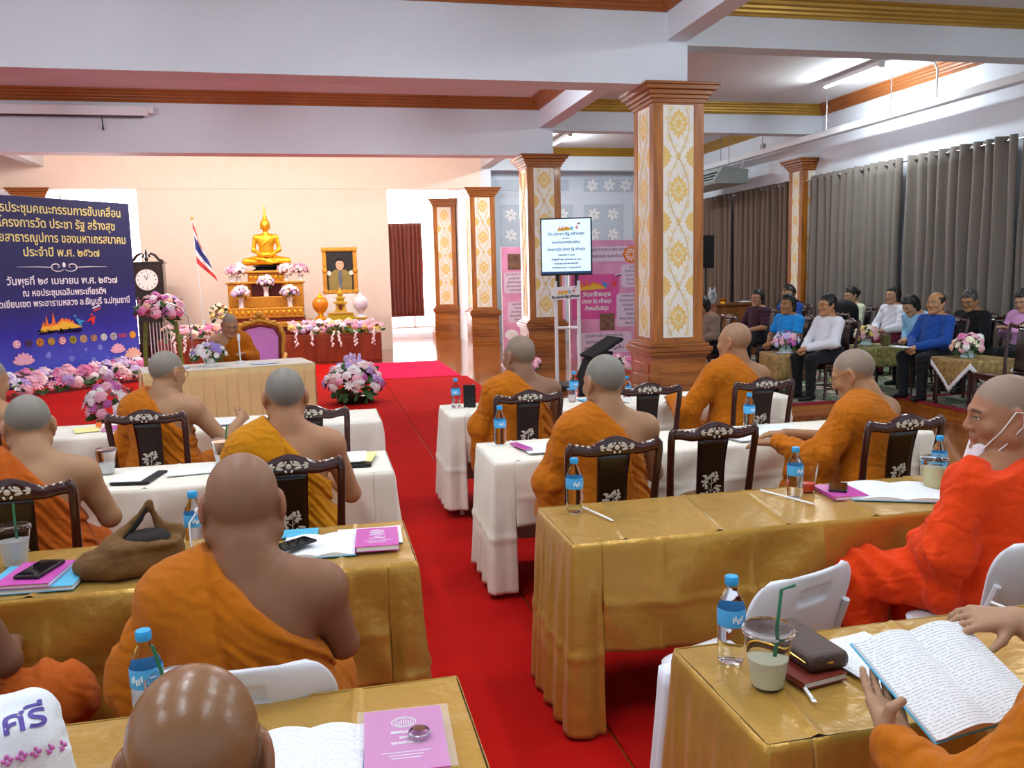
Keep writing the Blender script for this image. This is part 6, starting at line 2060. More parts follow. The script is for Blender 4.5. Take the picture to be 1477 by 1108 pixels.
# ------------------------------------------------------------------ monitor stand, black lectern, pink display boards
M_SCR = mat('lit_screen', '#c3dcf0', .3, emit=.85, var=0)
tv = thing('monitor_stand', 'wheeled white stand holding a monitor with a pale blue slide, beside the teak column', 'monitor', (3.60, 12.3, 0), RA(-22))
mb = MB(); mb.box((0, 0, .06), (.66, .62, .04))
mb.build('base', M_BLACK, tv, smooth=False, bevel=.01)
for sx in (-1, 1):
    for sy in (-1, 1):
        MB().ball((sx * .29, sy * .27, .025), (.025, .018, .025), 10, 6).build('caster', M_BLACK, tv)
    MB().tube([(sx * .17, .02, .08), (sx * .17, .02, 1.62)], .028, 10).build('post', M_WHITE, tv)
MB().tube([(-.17, .02, .92), (.17, .02, .92)], .024, 8).build('crossbar', M_WHITE, tv)
for sx in (-1, 1): MB().box((sx * .14, .03, 1.68), (.05, .05, .5)).build('bracket', M_BLACK, tv, smooth=False)
mo = MB().box((0, -.02, 0), (.76, .05, .84)).build('monitor', M_BLACK, tv, (0, 0, 2.12), smooth=False, bevel=.006)
MB().box((0, -.047, .005), (.72, .004, .79)).build('screen', M_SCR, mo, smooth=False)
M_TINK = mat('slide_ink', '#34557c', .5)
roofs(mo, -.02, -.052, .245, .20)
for s, z, w, sz in (('วัด.ประชา.รัฐ.สร้างสุข', .17, .54, .055), ('วาระประชุม', .115, .12, .022), ('คณะกรรมการขับเคลื่อน', .05, .42, .050), ('โครงการวัด ประชา รัฐ สร้างสุข', -.055, .56, .055), ('ประจำปี ๒๕๖๗', -.13, .24, .030), ('วันพุธที่ ๒๔ เมษายน ๒๕๖๗', -.195, .44, .034), ('หอประชุมเฉลิมพระเกียรติฯ', -.255, .36, .034), ('วัดเขียนเขต จ.ปทุมธานี', -.315, .42, .034)):
    text(s, sz, M_TINK, mo, (0, -.0505, z), (PI / 2, 0, 0), width=w, bold=.0012)
MB().box((0, -.05, -.375), (.72, .003, .03)).build('taskbar', mat('taskbar_blue', '#1d4a7c', .4, emit=.3, var=0), mo, smooth=False)
sb = MB().box((0, 0, 0), (.44, .012, .19)).build('sign_plate', M_WHITE, tv, (-.02, -.03, 1.44), (0, RA(-3), 0), smooth=False)
roofs(sb, -.03, -.008, .0, .17)
text('วัด.ประชา.รัฐ.สร้างสุข', .05, M_LACQ, sb, (0, -.009, -.07), (PI / 2, 0, 0), width=.42, bold=.002)
fm_ = flower_row('floor_bouquet', 'pink and violet flowers at the foot of the monitor stand', (3.55, 11.85), (4.05, 11.75), .0, .16, .20, 36, ('magenta', 'lilac', 'white', 'pink'), .06, 61, 0, 24)
flower_row('floor_bouquet', 'pink flowers on the floor left of the middle teak column', (3.15, 14.75), (3.75, 14.65), .0, .16, .22, 34, ('pink', 'blush', 'magenta'), .07, 62, 0, 24)
flower_row('floor_bouquet', 'pink flowers on the planks in front of the pink display boards', (4.55, 14.3), (5.5, 14.1), .0, .16, .24, 40, ('pink', 'blush', 'rose'), .075, 63, 0, 24)
lc = thing('black_lectern', 'black slanted lectern standing behind the farthest right-hand table', 'lectern', (2.98, 9.3, 0), RA(8))
mb = MB(); mb.prism([(-.30, 0), (.10, 0), (.14, .50), (.24, .84), (-.02, .76), (-.18, .42)], 'Y', -.14, .14)
mb.build('body', mat('matt_black', '#08080a', .85), lc, smooth=False, bevel=.02)
MB().box((.15, 0, .88), (.42, .38, .035), Matrix.Rotation(-.50, 3, 'Y')).build('slanted_top', mat('matt_black', '#08080a', .85), lc, smooth=False, bevel=.008)
MB().tube([(.28, -.16, .95), (.31, -.15, .89), (.24, -.15, .86)], .008, 6).build('chrome_clip', M_METAL, lc)
M_PK1 = mat('pink_print', '#f0a6d0', .55, var=.22, vscale=1.6); M_PK2 = mat('deep_pink_print', '#e65aa8', .55, var=.15, vscale=2); M_LAV = mat('lavender_box_print', '#e6cfe6', .55, var=.02)
M_PHOTO = mat('photo_print', '#8a6450', .5, var=.35, vscale=9)
def poster(loc, rz, w, h, label, boxes, photos, seed):
    t = thing('display_board', label, 'display board', loc, rz)
    MB().box((0, 0, h / 2), (w, .05, h)).build('board', M_WHITE, t, smooth=False)
    MB().box((0, 0, 0), (w - .01, .006, h - .01)).build('printed_face', M_PK1, t, (0, -.029, h / 2), smooth=False)
    r = random.Random(seed)
    for (x0, x1, z0, z1, nl) in boxes:
        pts = []
        rr = .06
        for cx, cz, a0 in ((x1 - rr, z1 - rr, 0), (x0 + rr, z1 - rr, 90), (x0 + rr, z0 + rr, 180), (x1 - rr, z0 + rr, 270)):
            pts += [(cx + rr * math.cos(RA(a0 + k * 22.5)), cz + rr * math.sin(RA(a0 + k * 22.5))) for k in range(5)]
        mb = MB(); mb.prism(pts, 'Y', -.031, -.036)
        bx_ = mb.build('text_box', M_LAV, t, smooth=False)
        pool = ['วัดสร้างสุข', 'ประชาร่วมใจ', 'โครงการวัด ประชา รัฐ', 'พัฒนาวัดและชุมชน', 'สาธารณูปการ', 'สะอาด สงบ สว่าง', 'ชุมชนเข้มแข็ง']
        for i in range(nl):
            z = z1 - (z1 - z0) * (i + .72) / (nl + .35)
            text(r.choice(pool) + ' ' + r.choice(pool), (z1 - z0) / nl * .62, M_LACQ, bx_, ((x0 + x1) / 2, -.0368, z), (PI / 2, 0, 0), width=(x1 - x0) * r.uniform(.6, .9))
    for (x0, x1, z0, z1) in photos:
        MB().box(((x0 + x1) / 2, -.034, (z0 + z1) / 2), (x1 - x0, .004, z1 - z0)).build('printed_photo', M_PHOTO, t, smooth=False)
    return t
p1 = poster((4.85, 19.35, 0), 0, 1.5, 2.36, 'pink display board between the two rear teak columns', [(-.70, .0, 1.30, 1.78, 5), (-.62, .2, .62, 1.10, 5), (.1, .7, 1.3, 1.8, 5)], [(-.60, -.15, 1.84, 2.20)], 1)
MB().ball((-.55, -.034, .35), (.16, .004, .12), 10, 5).build('printed_lotus', PET['white'], p1)
p2_ = poster((5.95, 16.6, 0), 0, 2.1, 2.38, 'wide pink display board with an orange emblem right of the monitor', [(.05, 1.0, 1.42, 1.88, 5), (-.06, 1.0, .62, 1.30, 7), (-.92, .26, .10, .52, 3), (-.95, .3, 1.95, 2.25, 2)], [(-.42, -.10, .56, .90)], 2)
MB().box((0, 0, 0), (1.0, .004, .9)).build('deep_pink_patch', M_PK2, p2_, (-.5, -.0325, 1.25), smooth=False)
roofs(p2_, -.60, -.036, 1.42, .55)
for i, (s, w) in enumerate((('วัดสร้างสุข', .6), ('ประชา รัฐ สร้างสุข', .62), ('สังคมสันติสุข', .5))):
    text(s, .11, M_WLET, p2_, (-.48, -.037, 1.26 - .14 * i), (PI / 2, 0, 0), width=w, bold=.004)
em = MB(); em.lathe([(.001, 0), (.17, 0), (.17, .004), (.001, .005)], 32)
eo = em.build('round_emblem', M_EO, p2_, (.26, -.034, 2.08), (PI / 2, 0, 0))
mb = MB()
for k in range(12):
    a = k * PI / 6
    mb.ball((.095 * math.cos(a), .095 * math.sin(a), .006), (.04, .014, .003), 6, 4, Matrix.Rotation(a, 3, 'Z'))
mb.lathe([(.05, .005), (.05, .008), (.042, .008), (.042, .005)], 18, caps=False)
mb.build('emblem_device', M_WLET, eo)
for i in range(4):
    mb = MB(); mb.lathe([(.001, 0), (.045, 0), (.045, .004), (.001, .005)], 16)
    mb.build('round_badge', [M_LACQ, M_MAROON, M_CORN, M_LACQ][i], p2_, (-.72 + .15 * i, -.034, .05 + .02), (PI / 2, 0, 0))
# ------------------------------------------------------------------ lay guests on the carpeted platform
C_WHITE = cloth_mat('white_shirt_cloth', '#e4e6ee'); C_BLACK = cloth_mat('black_trouser_cloth', '#17171c'); C_SKY = cloth_mat('sky_blue_polo', '#1f93e6'); C_NAVYB = cloth_mat('royal_blue_shirt', '#1b4796')
C_MAR = cloth_mat('dark_maroon_polo', '#3a1a2c'); C_PALEG = cloth_mat('pale_green_blouse', '#cfd6b8'); C_PINK = cloth_mat('pink_jacket', '#d79ccb'); C_LB = cloth_mat('light_blue_blouse', '#8fc4ea'); C_BEIGE = cloth_mat('beige_pattern_blouse', '#8c7a6c')
C_CRIM = cloth_mat('crimson_skirt', '#6d1f3a'); C_BK2 = cloth_mat('black_jacket_cloth', '#121216')
Q = PI / 2
LAPR = dict(el=(.26, .10, .72), wr=(.07, .30, .635), hd=(-.6, .7, -.25), hn=(.3, .3, .9), curl=.35)
LAPL = dict(el=(-.26, .10, .72), wr=(-.05, .32, .655), hd=(.6, .7, -.25), hn=(-.3, .3, .9), curl=.35)
def LP(lab, x, y, rz, *a, **k):
    k.setdefault('aR', LAPR); k.setdefault('aL', LAPL)
    return lay(lab, (x, y, PZ), Q + RA(rz), *a, **k)
F_ = dict(fine=True)
LP('person in a white long-sleeved shirt and black trousers, seated in profile with spectacles', 6.26, 9.66, 2, C_WHITE, C_BLACK, 'short', 1.0, .011, .0065, '#b98c6c', spec=M_GOLDRIM, lean=1, pitch=3, g=1.05, hs=1.06, seed=21, collar=C_WHITE, aR=dict(LAPR, **F_), aL=dict(LAPL, **F_))
LP('person in a bright sky-blue short-sleeved polo shirt beside the flowered side table', 6.24, 10.55, 10, C_SKY, C_BLACK, 'bob', .30, .011, .0065, '#a97c58', lean=3, yaw=14, pitch=4, hs=1.06, g=1.08, sh=.98, seed=22, collar=C_SKY)
LP('person in a dark maroon polo shirt and spectacles, behind the sky-blue polo', 7.00, 12.80, 12, C_MAR, C_BLACK, 'bob', .40, .012, .0075, '#b98f72', spec=M_BLACK, lean=1, yaw=12, pitch=2, hs=1.06, seed=23)
LP('person in a patterned beige blouse bent over, half hidden by the teak column', 5.55, 11.50, 6, C_BEIGE, C_BLACK, 'bob', .7, .013, .0085, '#b08a70', lean=12, pitch=26, seed=24)
LP('person with short black hair in a blue shirt behind the sky-blue polo', 8.05, 13.62, 16, C_NAVYB, C_BLACK, 'short', .35, .013, .0085, '#a87d5e', lean=0, yaw=10, pitch=0, sh=1.04, seed=25)
LP('person of whom mostly black hair shows, farthest back beside the wall column', 8.60, 14.60, 16, C_BK2, C_BLACK, 'short', .35, .014, .009, '#b08a70', lean=0, pitch=0, sh=1.06, seed=26)
LP('person in a pale green blouse with her hair in a bun, at the curtain', 8.62, 12.60, 2, C_PALEG, C_BLACK, 'bun', .8, .013, .008, '#c09a80', lean=2, pitch=12, sh=1.02, seed=27, skirt=True)
LP('person in a white blouse with bobbed hair and a crimson skirt, seated by the curtain', 8.62, 11.60, 4, C_WHITE, C_CRIM, 'bob', .8, .012, .0075, '#c49c7e', lean=0, yaw=4, pitch=0, sh=1.04, seed=28, skirt=True)
LP('person in a light blue blouse bending low behind the royal blue shirt, black hair showing', 8.15, 10.25, 2, C_LB, C_BLACK, 'bob', .9, .013, .008, '#c09a80', lean=22, pitch=34, seed=29)
LP('balding person in a royal blue long-sleeved shirt with folded hands, by the lace-edged table', 7.46, 9.22, 8, C_NAVYB, C_BLACK, 'balding', 1.0, .011, .0065, '#b58a68', lean=0, yaw=12, pitch=2, g=1.12, hs=1.08, fat=.5, seed=30, collar=C_NAVYB, aR=dict(LAPR, **F_), aL=dict(LAPL, **F_))
LP('person in a black jacket and spectacles looking down, behind the lace-edged table', 8.30, 9.55, 8, C_BK2, C_BLACK, 'short', 1.0, .012, .0075, '#ad8464', spec=M_BLACK, hairmat=mat('greying_hair', '#4a4542', .5, var=.2), lean=5, yaw=12, pitch=22, sh=1.05, seed=31, collar=C_BK2)
LP('person in a pink jacket with long dark hair reading a phone at the right edge', 8.66, 9.05, 4, C_PINK, C_BLACK, 'long', 1.0, .012, .0075, '#c49c82', lean=4, yaw=8, pitch=22, sh=1.05, seed=32, skirt=True, aR=dict(el=(.26, .10, .76), wr=(.06, .30, .84), hd=(-.2, .9, .3)), aL=dict(el=(-.26, .10, .76), wr=(-.04, .32, .84), hd=(.2, .9, .3)))
CHG = 'dark carved chairs with pearl inlay'
for x, y, rz, lab in ((6.30, 9.66, 0, 'dark carved chair of the person in the white shirt and black trousers'),
                      (6.28, 10.55, 6, 'dark carved chair of the person in the sky-blue polo'),
                      (7.04, 12.80, 6, 'dark carved chair of the person in the maroon polo'),
                      (5.59, 11.50, 4, 'dark carved chair beside the teak column under the patterned blouse'),
                      (8.09, 13.62, 8, 'dark carved chair of the person in the blue shirt far back'),
                      (8.64, 14.60, 8, 'dark carved chair farthest back beside the wall column'),
                      (8.66, 12.60, 0, 'dark carved chair of the person in the pale green blouse'),
                      (8.66, 11.60, 0, 'dark carved chair of the person in the white blouse'),
                      (8.19, 10.25, 0, 'dark carved chair of the bending person in light blue'),
                      (7.50, 9.22, 4, 'dark carved chair of the balding person in royal blue'),
                      (8.34, 9.55, 4, 'dark carved chair of the person in the black jacket'),
                      (8.70, 9.05, 2, 'dark carved chair of the person in the pink jacket'),
                      (7.30, 7.92, 0, 'empty dark carved chair on the near floral carpet right of the lace-edged table'),
                      (7.30, 11.35, 0, 'empty dark carved chair between the brocade side table and the pale green blouse')):
    place_chair(x, y, Q + RA(rz), lab, PZ, CHG)
# side tables with cloths laid cornerwise
M_BROC = mat('gold_brocade', '#b3935a', .5, metal=.15, var=.35, vscale=18, bump=.3, bscale=30)
M_BROC2 = mat('green_gold_brocade', '#a09a5c', .5, metal=.1, var=.4, vscale=22, bump=.3, bscale=30)
M_LACE = mat('white_lace', '#e6e6ea', .8, var=.05, bump=.4, bscale=90)
def side_table(x, y, hf, z, lab_t, lab_c, m, drop=.30, straight=False):
    t = thing('side_table', lab_t, 'table', (x, y, PZ))
    MB().box((0, 0, z - .02), (2 * hf, 2 * hf, .03)).build('tabletop', M_ROSE, t, smooth=False, bevel=.005)
    for sx in (-1, 1):
        for sy in (-1, 1): MB().tube([(sx * (hf - .04), sy * (hf - .04), 0), (sx * (hf - .04), sy * (hf - .04), z - .03)], .022, 8).build('leg', M_ROSE, t)
    MB().box((0, 0, z - .06), (2 * hf - .06, 2 * hf - .06, .05)).build('apron', M_ROSE, t, smooth=False)
    c = thing('side_tablecloth', lab_c, 'tablecloth', (x, y, PZ + z))
    MB().box((0, 0, .001), (2 * hf + .016, 2 * hf + .016, .006)).build('top_sheet', m, c, smooth=False, bevel=.002)
    lace = MB(); fab = MB()
    e = hf + .009
    for k in range(4):
        R = Matrix.Rotation(k * PI / 2, 3, 'Z')
        def P(u, w): return tuple(R @ Vector((u, -e - .012 * math.sin(9 * u) * min(1, w * 4) - .01 * w, -w)))
        def fn(u, v):
            xx = (2 * u - 1) * e
            dp = drop if straight else drop * (1 - abs(2 * u - 1)) + .02
            return P(xx, v * dp)
        fab.grid(fn, 20, 6)
        def ln(u, v):
            xx = (2 * u - 1) * e
            dp = drop if straight else drop * (1 - abs(2 * u - 1)) + .02
            saw = .020 * abs(math.sin(u * 46)) * v
            return P(xx, dp + v * .055 + saw)
        lace.grid(ln, 90, 2)
    fab.build('drape', m, c, angle=180, solid=.002)
    if not straight: lace.build('lace_edge', M_LACE, c, angle=180, solid=.0015)
    return t
side_table(7.42, 8.52, .31, .56, 'low side table with dark legs beside the empty carved chair', 'gold side table cloth with a white lace edge hanging in points', M_BROC)
side_table(5.92, 10.08, .24, .56, 'low side table between the sky-blue polo and the white shirt', 'gold cloth on the side table between the sky-blue polo and the white shirt', M_BROC, .34, True)
side_table(7.30, 10.22, .27, .58, 'low side table under green-gold brocade in the middle of the lay guests', 'green-gold brocade on the side table between the white shirt and the royal blue shirt', M_BROC2, .26, True)
def table_flowers(loc, lab, cols, R, seed, n=26):
    t = thing('flower_vase', lab, 'flowers', loc)
    MB().lathe([(.001, 0), (.08, 0), (.085, .02), (.06, .05), (.07, .08)], 18).build('vase', mat('pale_bowl', '#c9dfe4', .2, var=.03), t)
    dome(t, (0, 0, .13), (R, R, R * .85), n, cols, R * .28, seed, ('rose', 'rose', 'daisy'), 36)
table_flowers((7.36, 8.54, PZ + .568), 'bouquet of pink and white roses on the lace-edged side table', ('rose', 'pink', 'white', 'peach', 'cream'), .17, 71)
table_flowers((5.92, 10.10, PZ + .568), 'pink and lilac bouquet on the gold side table before the white shirt', ('pink', 'lilac', 'magenta', 'white'), .16, 72)
table_flowers((7.22, 10.26, PZ + .588), 'bouquet of peach and yellow flowers on the green-gold side table', ('peach', 'yellow', 'pink', 'cream'), .15, 73)
bx8 = MB(); bx8.box((0, 0, .07), (.10, .08, .14))
tag(bx8.build('card_box', mat('olive_card', '#6a6238', .6), None, (7.42, 10.12, PZ + .590), smooth=False, bevel=.003), 'small olive box beside the peach bouquet on the green-gold table', 'box')
sheets((7.04, 9.28, PZ + .640), .3, .21, .29, 'white papers lying on the lap of the person in royal blue', 4, .004)
sheets((5.78, 9.92, PZ + .568), .2, .2, .14, 'pale blue papers on the gold side table of the person in the sky-blue polo', 3, .004, mat('blue_paper', '#cfdcef', .8))
phone((8.30, 9.08, PZ + .90), Q, 'phone held up by the person in the pink jacket', tilt=(.5, 0))
# service counter, loudspeaker
M_CTR = wood_mat('counter_wood', '#6a3a18', '#8a5226', .35, 6, 'Z')
ct = thing('service_counter', 'wooden counter with odds and ends in front of the brown curtains', 'counter', (7.95, 15.55, 0))
MB().box((0, 0, .52), (.92, .46, 1.04)).build('body', M_CTR, ct, smooth=False, bevel=.01)
MB().box((0, 0, 1.06), (1.0, .54, .04)).build('worktop', M_CTR, ct, smooth=False, bevel=.006)
bw = MB(); bw.lathe([(.001, 0), (.06, 0), (.04, .03), (.09, .09), (.085, .09), (.01, .04)], 20)
tag(bw.build('offering_bowl', M_GOLD, None, (7.68, 15.45, 1.08)), 'gilt footed bowl on the wooden counter', 'bowl')
LUMPF = {}
def project(o, tx, c, U, Wv, N):
    """Lay a flat lettering mesh onto a soft body's surface, from along N."""
    f = LUMPF[o.name]; c, U, Wv, N = (np.array(v, np.float32) for v in (c, U, Wv, N))
    vs = np.array([v.co[:] for v in tx.data.vertices], np.float32) * np.array([tx.scale.x, tx.scale.y, 1], np.float32)
    P = c + vs[:, :1] * U + vs[:, 1:2] * Wv + N * .3
    for _ in range(60): P = P - N * np.clip(f(P), -.02, .05)[:, None] * .8
    P = P + N * (.0015 + vs[:, 2:3])
    tx.data.vertices.foreach_set('co', P.ravel()); tx.data.update(); tx.scale = (1, 1, 1)
def lump(name, label, cat, prims, h, m, loc, fold=.008, rz=0, s=9.0, freq=.05, floor_=True):
    def f(P):
        d = ev(P, prims)
        n1 = vnoise(P + 3.1, s * .5)
        n2 = np.abs(vnoise(P * A3(1, 1, .6) + 1.7, s)); n3 = np.abs(vnoise(P * A3(.7, 1, 1.3) + .05 * n1[:, None] + 7.7, s * 2.1))
        return d + fold * (1.9 * np.minimum(n2, .5) + .9 * np.minimum(n3, .4) - .75)
    pts = np.array([q for p in prims if p[0] in 'ce' for q in (p[2],) + ((p[3],) if p[0] == 'c' else ())], float)
    lo, hi = pts.min(0) - .25, pts.max(0) + .25
    V, Qd = surface(f, lo, hi, h)
    if floor_: V[:, 2] = np.maximum(V[:, 2], 0.001)
    o = mesh_obj(name, V, Qd, m, None, None, loc, (0, 0, rz))
    LUMPF[o.name] = f
    return tag(o, label, cat)
lump('shopping_bag', 'white and black plastic bag on the wooden counter', 'bag', [('e', 0, (0, 0, .12), (.09, .06, .14)), ('c', .04, (-.04, 0, .2), (-.05, 0, .30), .03, .02), ('c', .04, (.04, 0, .2), (.05, 0, .30), .03, .02)], .012, mat('bag_plastic', '#c6c8d0', .4, var=.5, vscale=7), (7.46, 15.45, 1.08))
sheets((8.08, 15.5, 1.082), .3, .34, .26, 'untidy heap of white papers on the wooden counter', 6, .02)
sp8 = thing('loudspeaker', 'black upright loudspeaker on a pole behind the teak column', 'loudspeaker', (7.72, 16.3, 0))
MB().box((0, 0, 2.10), (.26, .26, .66)).build('cabinet', M_BLACK, sp8, smooth=False, bevel=.015)
MB().tube([(0, 0, 0), (0, 0, 1.78)], .02, 8).build('pole', M_BLACK, sp8)
for k in range(3):
    a = k * 2.1
    MB().tube([(0, 0, .5), (.35 * math.cos(a), .35 * math.sin(a), .015)], .014, 6).build('leg', M_BLACK, sp8)
lump('jacket', 'black jacket hung over the carved chair behind the white-shirted person', 'jacket', [('e', 0, (0, 0, .10), (.10, .26, .12)), ('c', .06, (.02, -.2, .05), (.06, -.2, -.30), .06, .04), ('c', .06, (.02, .2, .05), (.06, .2, -.30), .06, .04), ('c', .06, (.03, 0, .05), (.06, 0, -.32), .09, .06)], .014, C_BK2, (7.62, 11.35, PZ + .95), .006, 0, floor_=False)
# ------------------------------------------------------------------ things on the monks' tables
ZT = .7545
BG = 'blue-capped water bottles'
for (x, y, s, lab) in ((.985, 3.30, 1.12, 'water bottle alone at the aisle end of the second right-hand gold table'),
                       (1.955, 3.24, 1.08, 'water bottle beside the cup of red drink on the second right-hand gold table'),
                       (2.70, 3.28, 1.05, 'water bottle behind the cup of yellow juice, near the vivid orange robe'),
                       (.965, 1.88, 1.10, 'water bottle at the far corner of the nearest right-hand gold table'),
                       (.985, 4.79, 1.12, 'water bottle at the aisle corner of the second right-hand ivory table'),
                       (2.55, 4.76, 1.10, 'water bottle near the papers of the monk reading with both hands'),
                       (.955, 6.25, 1.10, 'water bottle beside the standing black phone case on the farthest right-hand table'),
                       (1.90, 6.34, 1.10, 'water bottle left of the monk with the bent head, farthest right-hand table'),
                       (2.22, 6.02, 1.0, 'water bottle half hidden behind the shoulder of the monk with the bent head'),
                       (-.485, 3.20, 1.12, 'water bottle beside the ear of the large monk with earphones'),
                       (-.415, 1.93, 1.10, 'water bottle behind the nearest bald head, left side'),
                       (-.98, 6.02, 1.0, 'water bottle beyond the left-hand monk in spectacles, only its cap showing')):
    bottle((x, y, ZT), lab, s, random.uniform(-.5, .6), BG)
cup((.985, 1.735, ZT), 'lidded plastic cup of pale juice with a green bent straw, nearest right-hand table', '#d8d9bc', .55, True, 'bent', 1.28, (.25, .2))
cup((2.045, 3.30, ZT), 'plastic cup of red drink beside the bottle on the second right-hand gold table', '#e0503c', .35, False, False, 1.15)
cup((2.585, 3.17, ZT), 'plastic cup of yellow juice with a lid beside the vivid orange robe', '#d9cf9a', .8, True, False, 1.25)
cup((1.85, 6.22, ZT), 'small white-lidded cup on the farthest right-hand table', '#ecd8d8', .6, True, False, .9)
cup((-1.09, 3.22, ZT), 'lidded plastic cup with a green straw at the left edge, on the gold cloth', '#cfd2d0', .75, True, True, 1.25, (-.1, .3))
cup((-1.12, 4.70, ZT), 'clear plastic cup on the ivory cloth beside the carved chair, left side', '#dfe2e0', .5, True, False, 1.15)
cup((-.55, 4.74, ZT), 'clear plastic cup with a straw between the golden-robed monk and the chair on his left', '#e2e4e2', .4, True, True, 1.2, (.1, .3))
cup((-.35, 1.86, ZT), 'cup with a green straw hidden behind the nearest bald head', '#d9dcc8', .5, True, True, 1.2, (-.3, .1))
wrapped_straw((1.03, 3.33), (1.08, 3.12), ZT, 'white wrapped straw beside the lone bottle on the second right-hand gold table')
wrapped_straw((1.86, 3.36), (1.95, 3.10), ZT, 'white wrapped straw in front of the red drink')
wrapped_straw((1.08, 1.80), (1.045, 1.64), ZT, 'white wrapped straw beside the leather pouch')
# nearest right-hand table
pch = thing('leather_pouch', 'dark brown zipped leather pouch on the nearest right-hand gold table', 'pouch', (1.135, 1.84, ZT + .018), RA(4))
M_LEATH = mat('brown_leather', '#4a342b', .42, var=.12, vscale=20, bump=.3, bscale=120)
MB().box((0, 0, .022), (.115, .235, .044)).build('body', M_LEATH, pch, smooth=True, angle=60, bevel=.016)
MB().tube([(-.056, -.10, .024), (-.0585, 0, .024), (-.056, .10, .024), (.0, .118, .024), (.056, .10, .024), (.0585, 0, .024), (.056, -.10, .024), (0, -.1185, .024), (-.056, -.10, .024)], .0028, 5).build('zip', M_GOLDRIM, pch)
MB().box((-.01, .035, .0452), (.006, .045, .002), Matrix.Rotation(.5, 3, 'Z')).build('metal_badge', M_METAL, pch, smooth=False)
book((1.10, 1.80, ZT), RA(10), (.13, .20, .017), mat('red_brown_cover', '#7a2f22', .4), 'reddish notebook half under the leather pouch', 'notebook')
nb = sheets((1.30, 1.78, ZT), RA(8), .20, .27, 'printed papers lying under the raised open booklet', 4, .003)
pn = MB(); pn.tube([(-.07, 0, .005), (.065, 0, .005), (.075, 0, .005)], [.0045, .0045, .001], 8)
tag(pn.build('white_pen', M_WHITE, None, (1.86, 1.94, ZT), (0, 0, RA(-80))), 'white pen at the far edge of the nearest right-hand gold table', 'pen')
# second right-hand gold table
book((2.16, 3.22, ZT), RA(-6), (.15, .21, .016), M_PINKB, 'magenta booklet under the phone beside the red drink', 'booklet')
phone((2.17, 3.25, ZT + .017), RA(-35), 'black phone on the magenta booklet beside the red drink')
open_book((2.40, 3.16, ZT), RA(-24), .21, .297, 'large open printed report in front of the monk in vivid orange', th=.008, lift=.012)
# second right-hand ivory table
sheets((1.17, 4.58, ZT), RA(4), .21, .28, 'white papers beside the pink booklet on the second right-hand ivory table', 5, .004)
book((1.065, 4.60, ZT + .011), RA(14), (.045, .20, .010), M_PINKB, 'narrow pink booklet on white papers, second right-hand ivory table', 'booklet')
sheets((2.42, 4.50, ZT), RA(8), .30, .24, 'papers under both hands of the reading monk', 6, .006)
sheets((2.68, 4.66, ZT), RA(-12), .21, .28, 'second sheaf of papers beside the reading monk', 5, .006)
for (x, y, lab) in ((2.78, 6.20, 'sheet of paper before the broad monk at the farthest right-hand table'), (2.06, 6.20, 'pale blue folder on the farthest right-hand table behind the bent head')):
    sheets((x, y, ZT), .1, .28, .2, lab, 3, .004, M_CYAN if 'blue' in lab else None)
pcs = thing('phone_case', 'black phone case standing on edge on the farthest right-hand table', 'phone case', (1.05, 6.22, ZT), RA(-18))
MB().box((0, 0, .085), (.085, .012, .17)).build('cover', M_BLACK, pcs, smooth=False, bevel=.003)
MB().box((.035, .035, .085), (.010, .07, .168), Matrix.Rotation(.25, 3, 'Z')).build('flap', M_BLACK, pcs, smooth=False, bevel=.003)
# second left-hand gold table
book((.163, 3.10, ZT + .007), RA(-4), (.155, .225, .020), M_PINKB, 'magenta booklet at the aisle end of the left-hand gold table', 'booklet', True)
sheets((.14, 3.19, ZT), RA(-2), .24, .22, 'white sheets peeping out behind the magenta booklet, left-hand gold table', 3, .002, M_PAPERW)
open_book((-.045, 3.12, ZT), RA(-4), .13, .25, 'open white printed booklet beside the large monk, left-hand gold table', th=.008, lift=.010)
slb = MB(); slb.box((0, 0, .003), (.22, .10, .006))
tag(slb.build('blue_folder', M_CYAN, None, (-.16, 3.31, ZT), (0, 0, RA(-3)), smooth=False), 'cyan folder behind the neck of the large monk with earphones', 'folder')
phone((-.150, 3.06, ZT + .030), RA(-52), 'black phone with a silver edge lying across the open white booklet', (.075, .19, .010))
book((-.955, 3.03, ZT), RA(-3), (.28, .25, .016), M_CYAN, 'large cyan-covered book at the left edge, under the pink one', 'book')
book((-.965, 3.02, ZT + .017), RA(-6), (.17, .23, .014), M_PINKB, 'pink booklet on the cyan book at the left edge', 'booklet')
phone((-.955, 3.03, ZT + .032), RA(-14), 'black phone lying on the pink booklet at the left edge', (.085, .165, .012))
M_BROWNB = mat('brown_bag_cloth', '#6e4c22', .85, var=.12, vscale=6, bump=.2, bscale=300)
bb = lump('cloth_bag', 'crumpled brown cloth shoulder bag on the left-hand gold table', 'bag',
          [('e', 0, (-.02, 0, .035), (.175, .105, .060)), ('b', .03, (.03, .0, .06), (.12, .085, .055), .03, np.array(Matrix.Rotation(.3, 3, 'Z'), np.float32)), ('c', .025, (-.10, .0, .06), (.02, .02, .17), .030, .012), ('c', .015, (.02, .02, .165), (.060, .03, .222), .014, .006), ('c', .015, (.06, .03, .218), (.085, .03, .14), .006, .012), ('c', .02, (.085, .03, .14), (.14, .03, .11), .012, .030), ('c', .015, (-.14, -.05, .03), (-.02, -.085, .095), .018, .012), ('c', .015, (-.02, -.085, .095), (.13, -.075, .10), .012, .014), ('-e', .015, (.05, -.02, .165), (.07, .045, .055))],
          .0065, M_BROWNB, (-.665, 3.05, ZT), .008, RA(8), 12, .055)
mb = MB()
mb.ball((.05, -.03, .118), (.075, .050, .022), 12, 6, Matrix.Rotation(.25, 3, 'X'))
mb.tube([(.052, .012, .212), (.03, .0, .175), (.0, -.012, .14), (-.04, -.02, .105)], [.004, .010, .010, .005], 8, flat=.5)
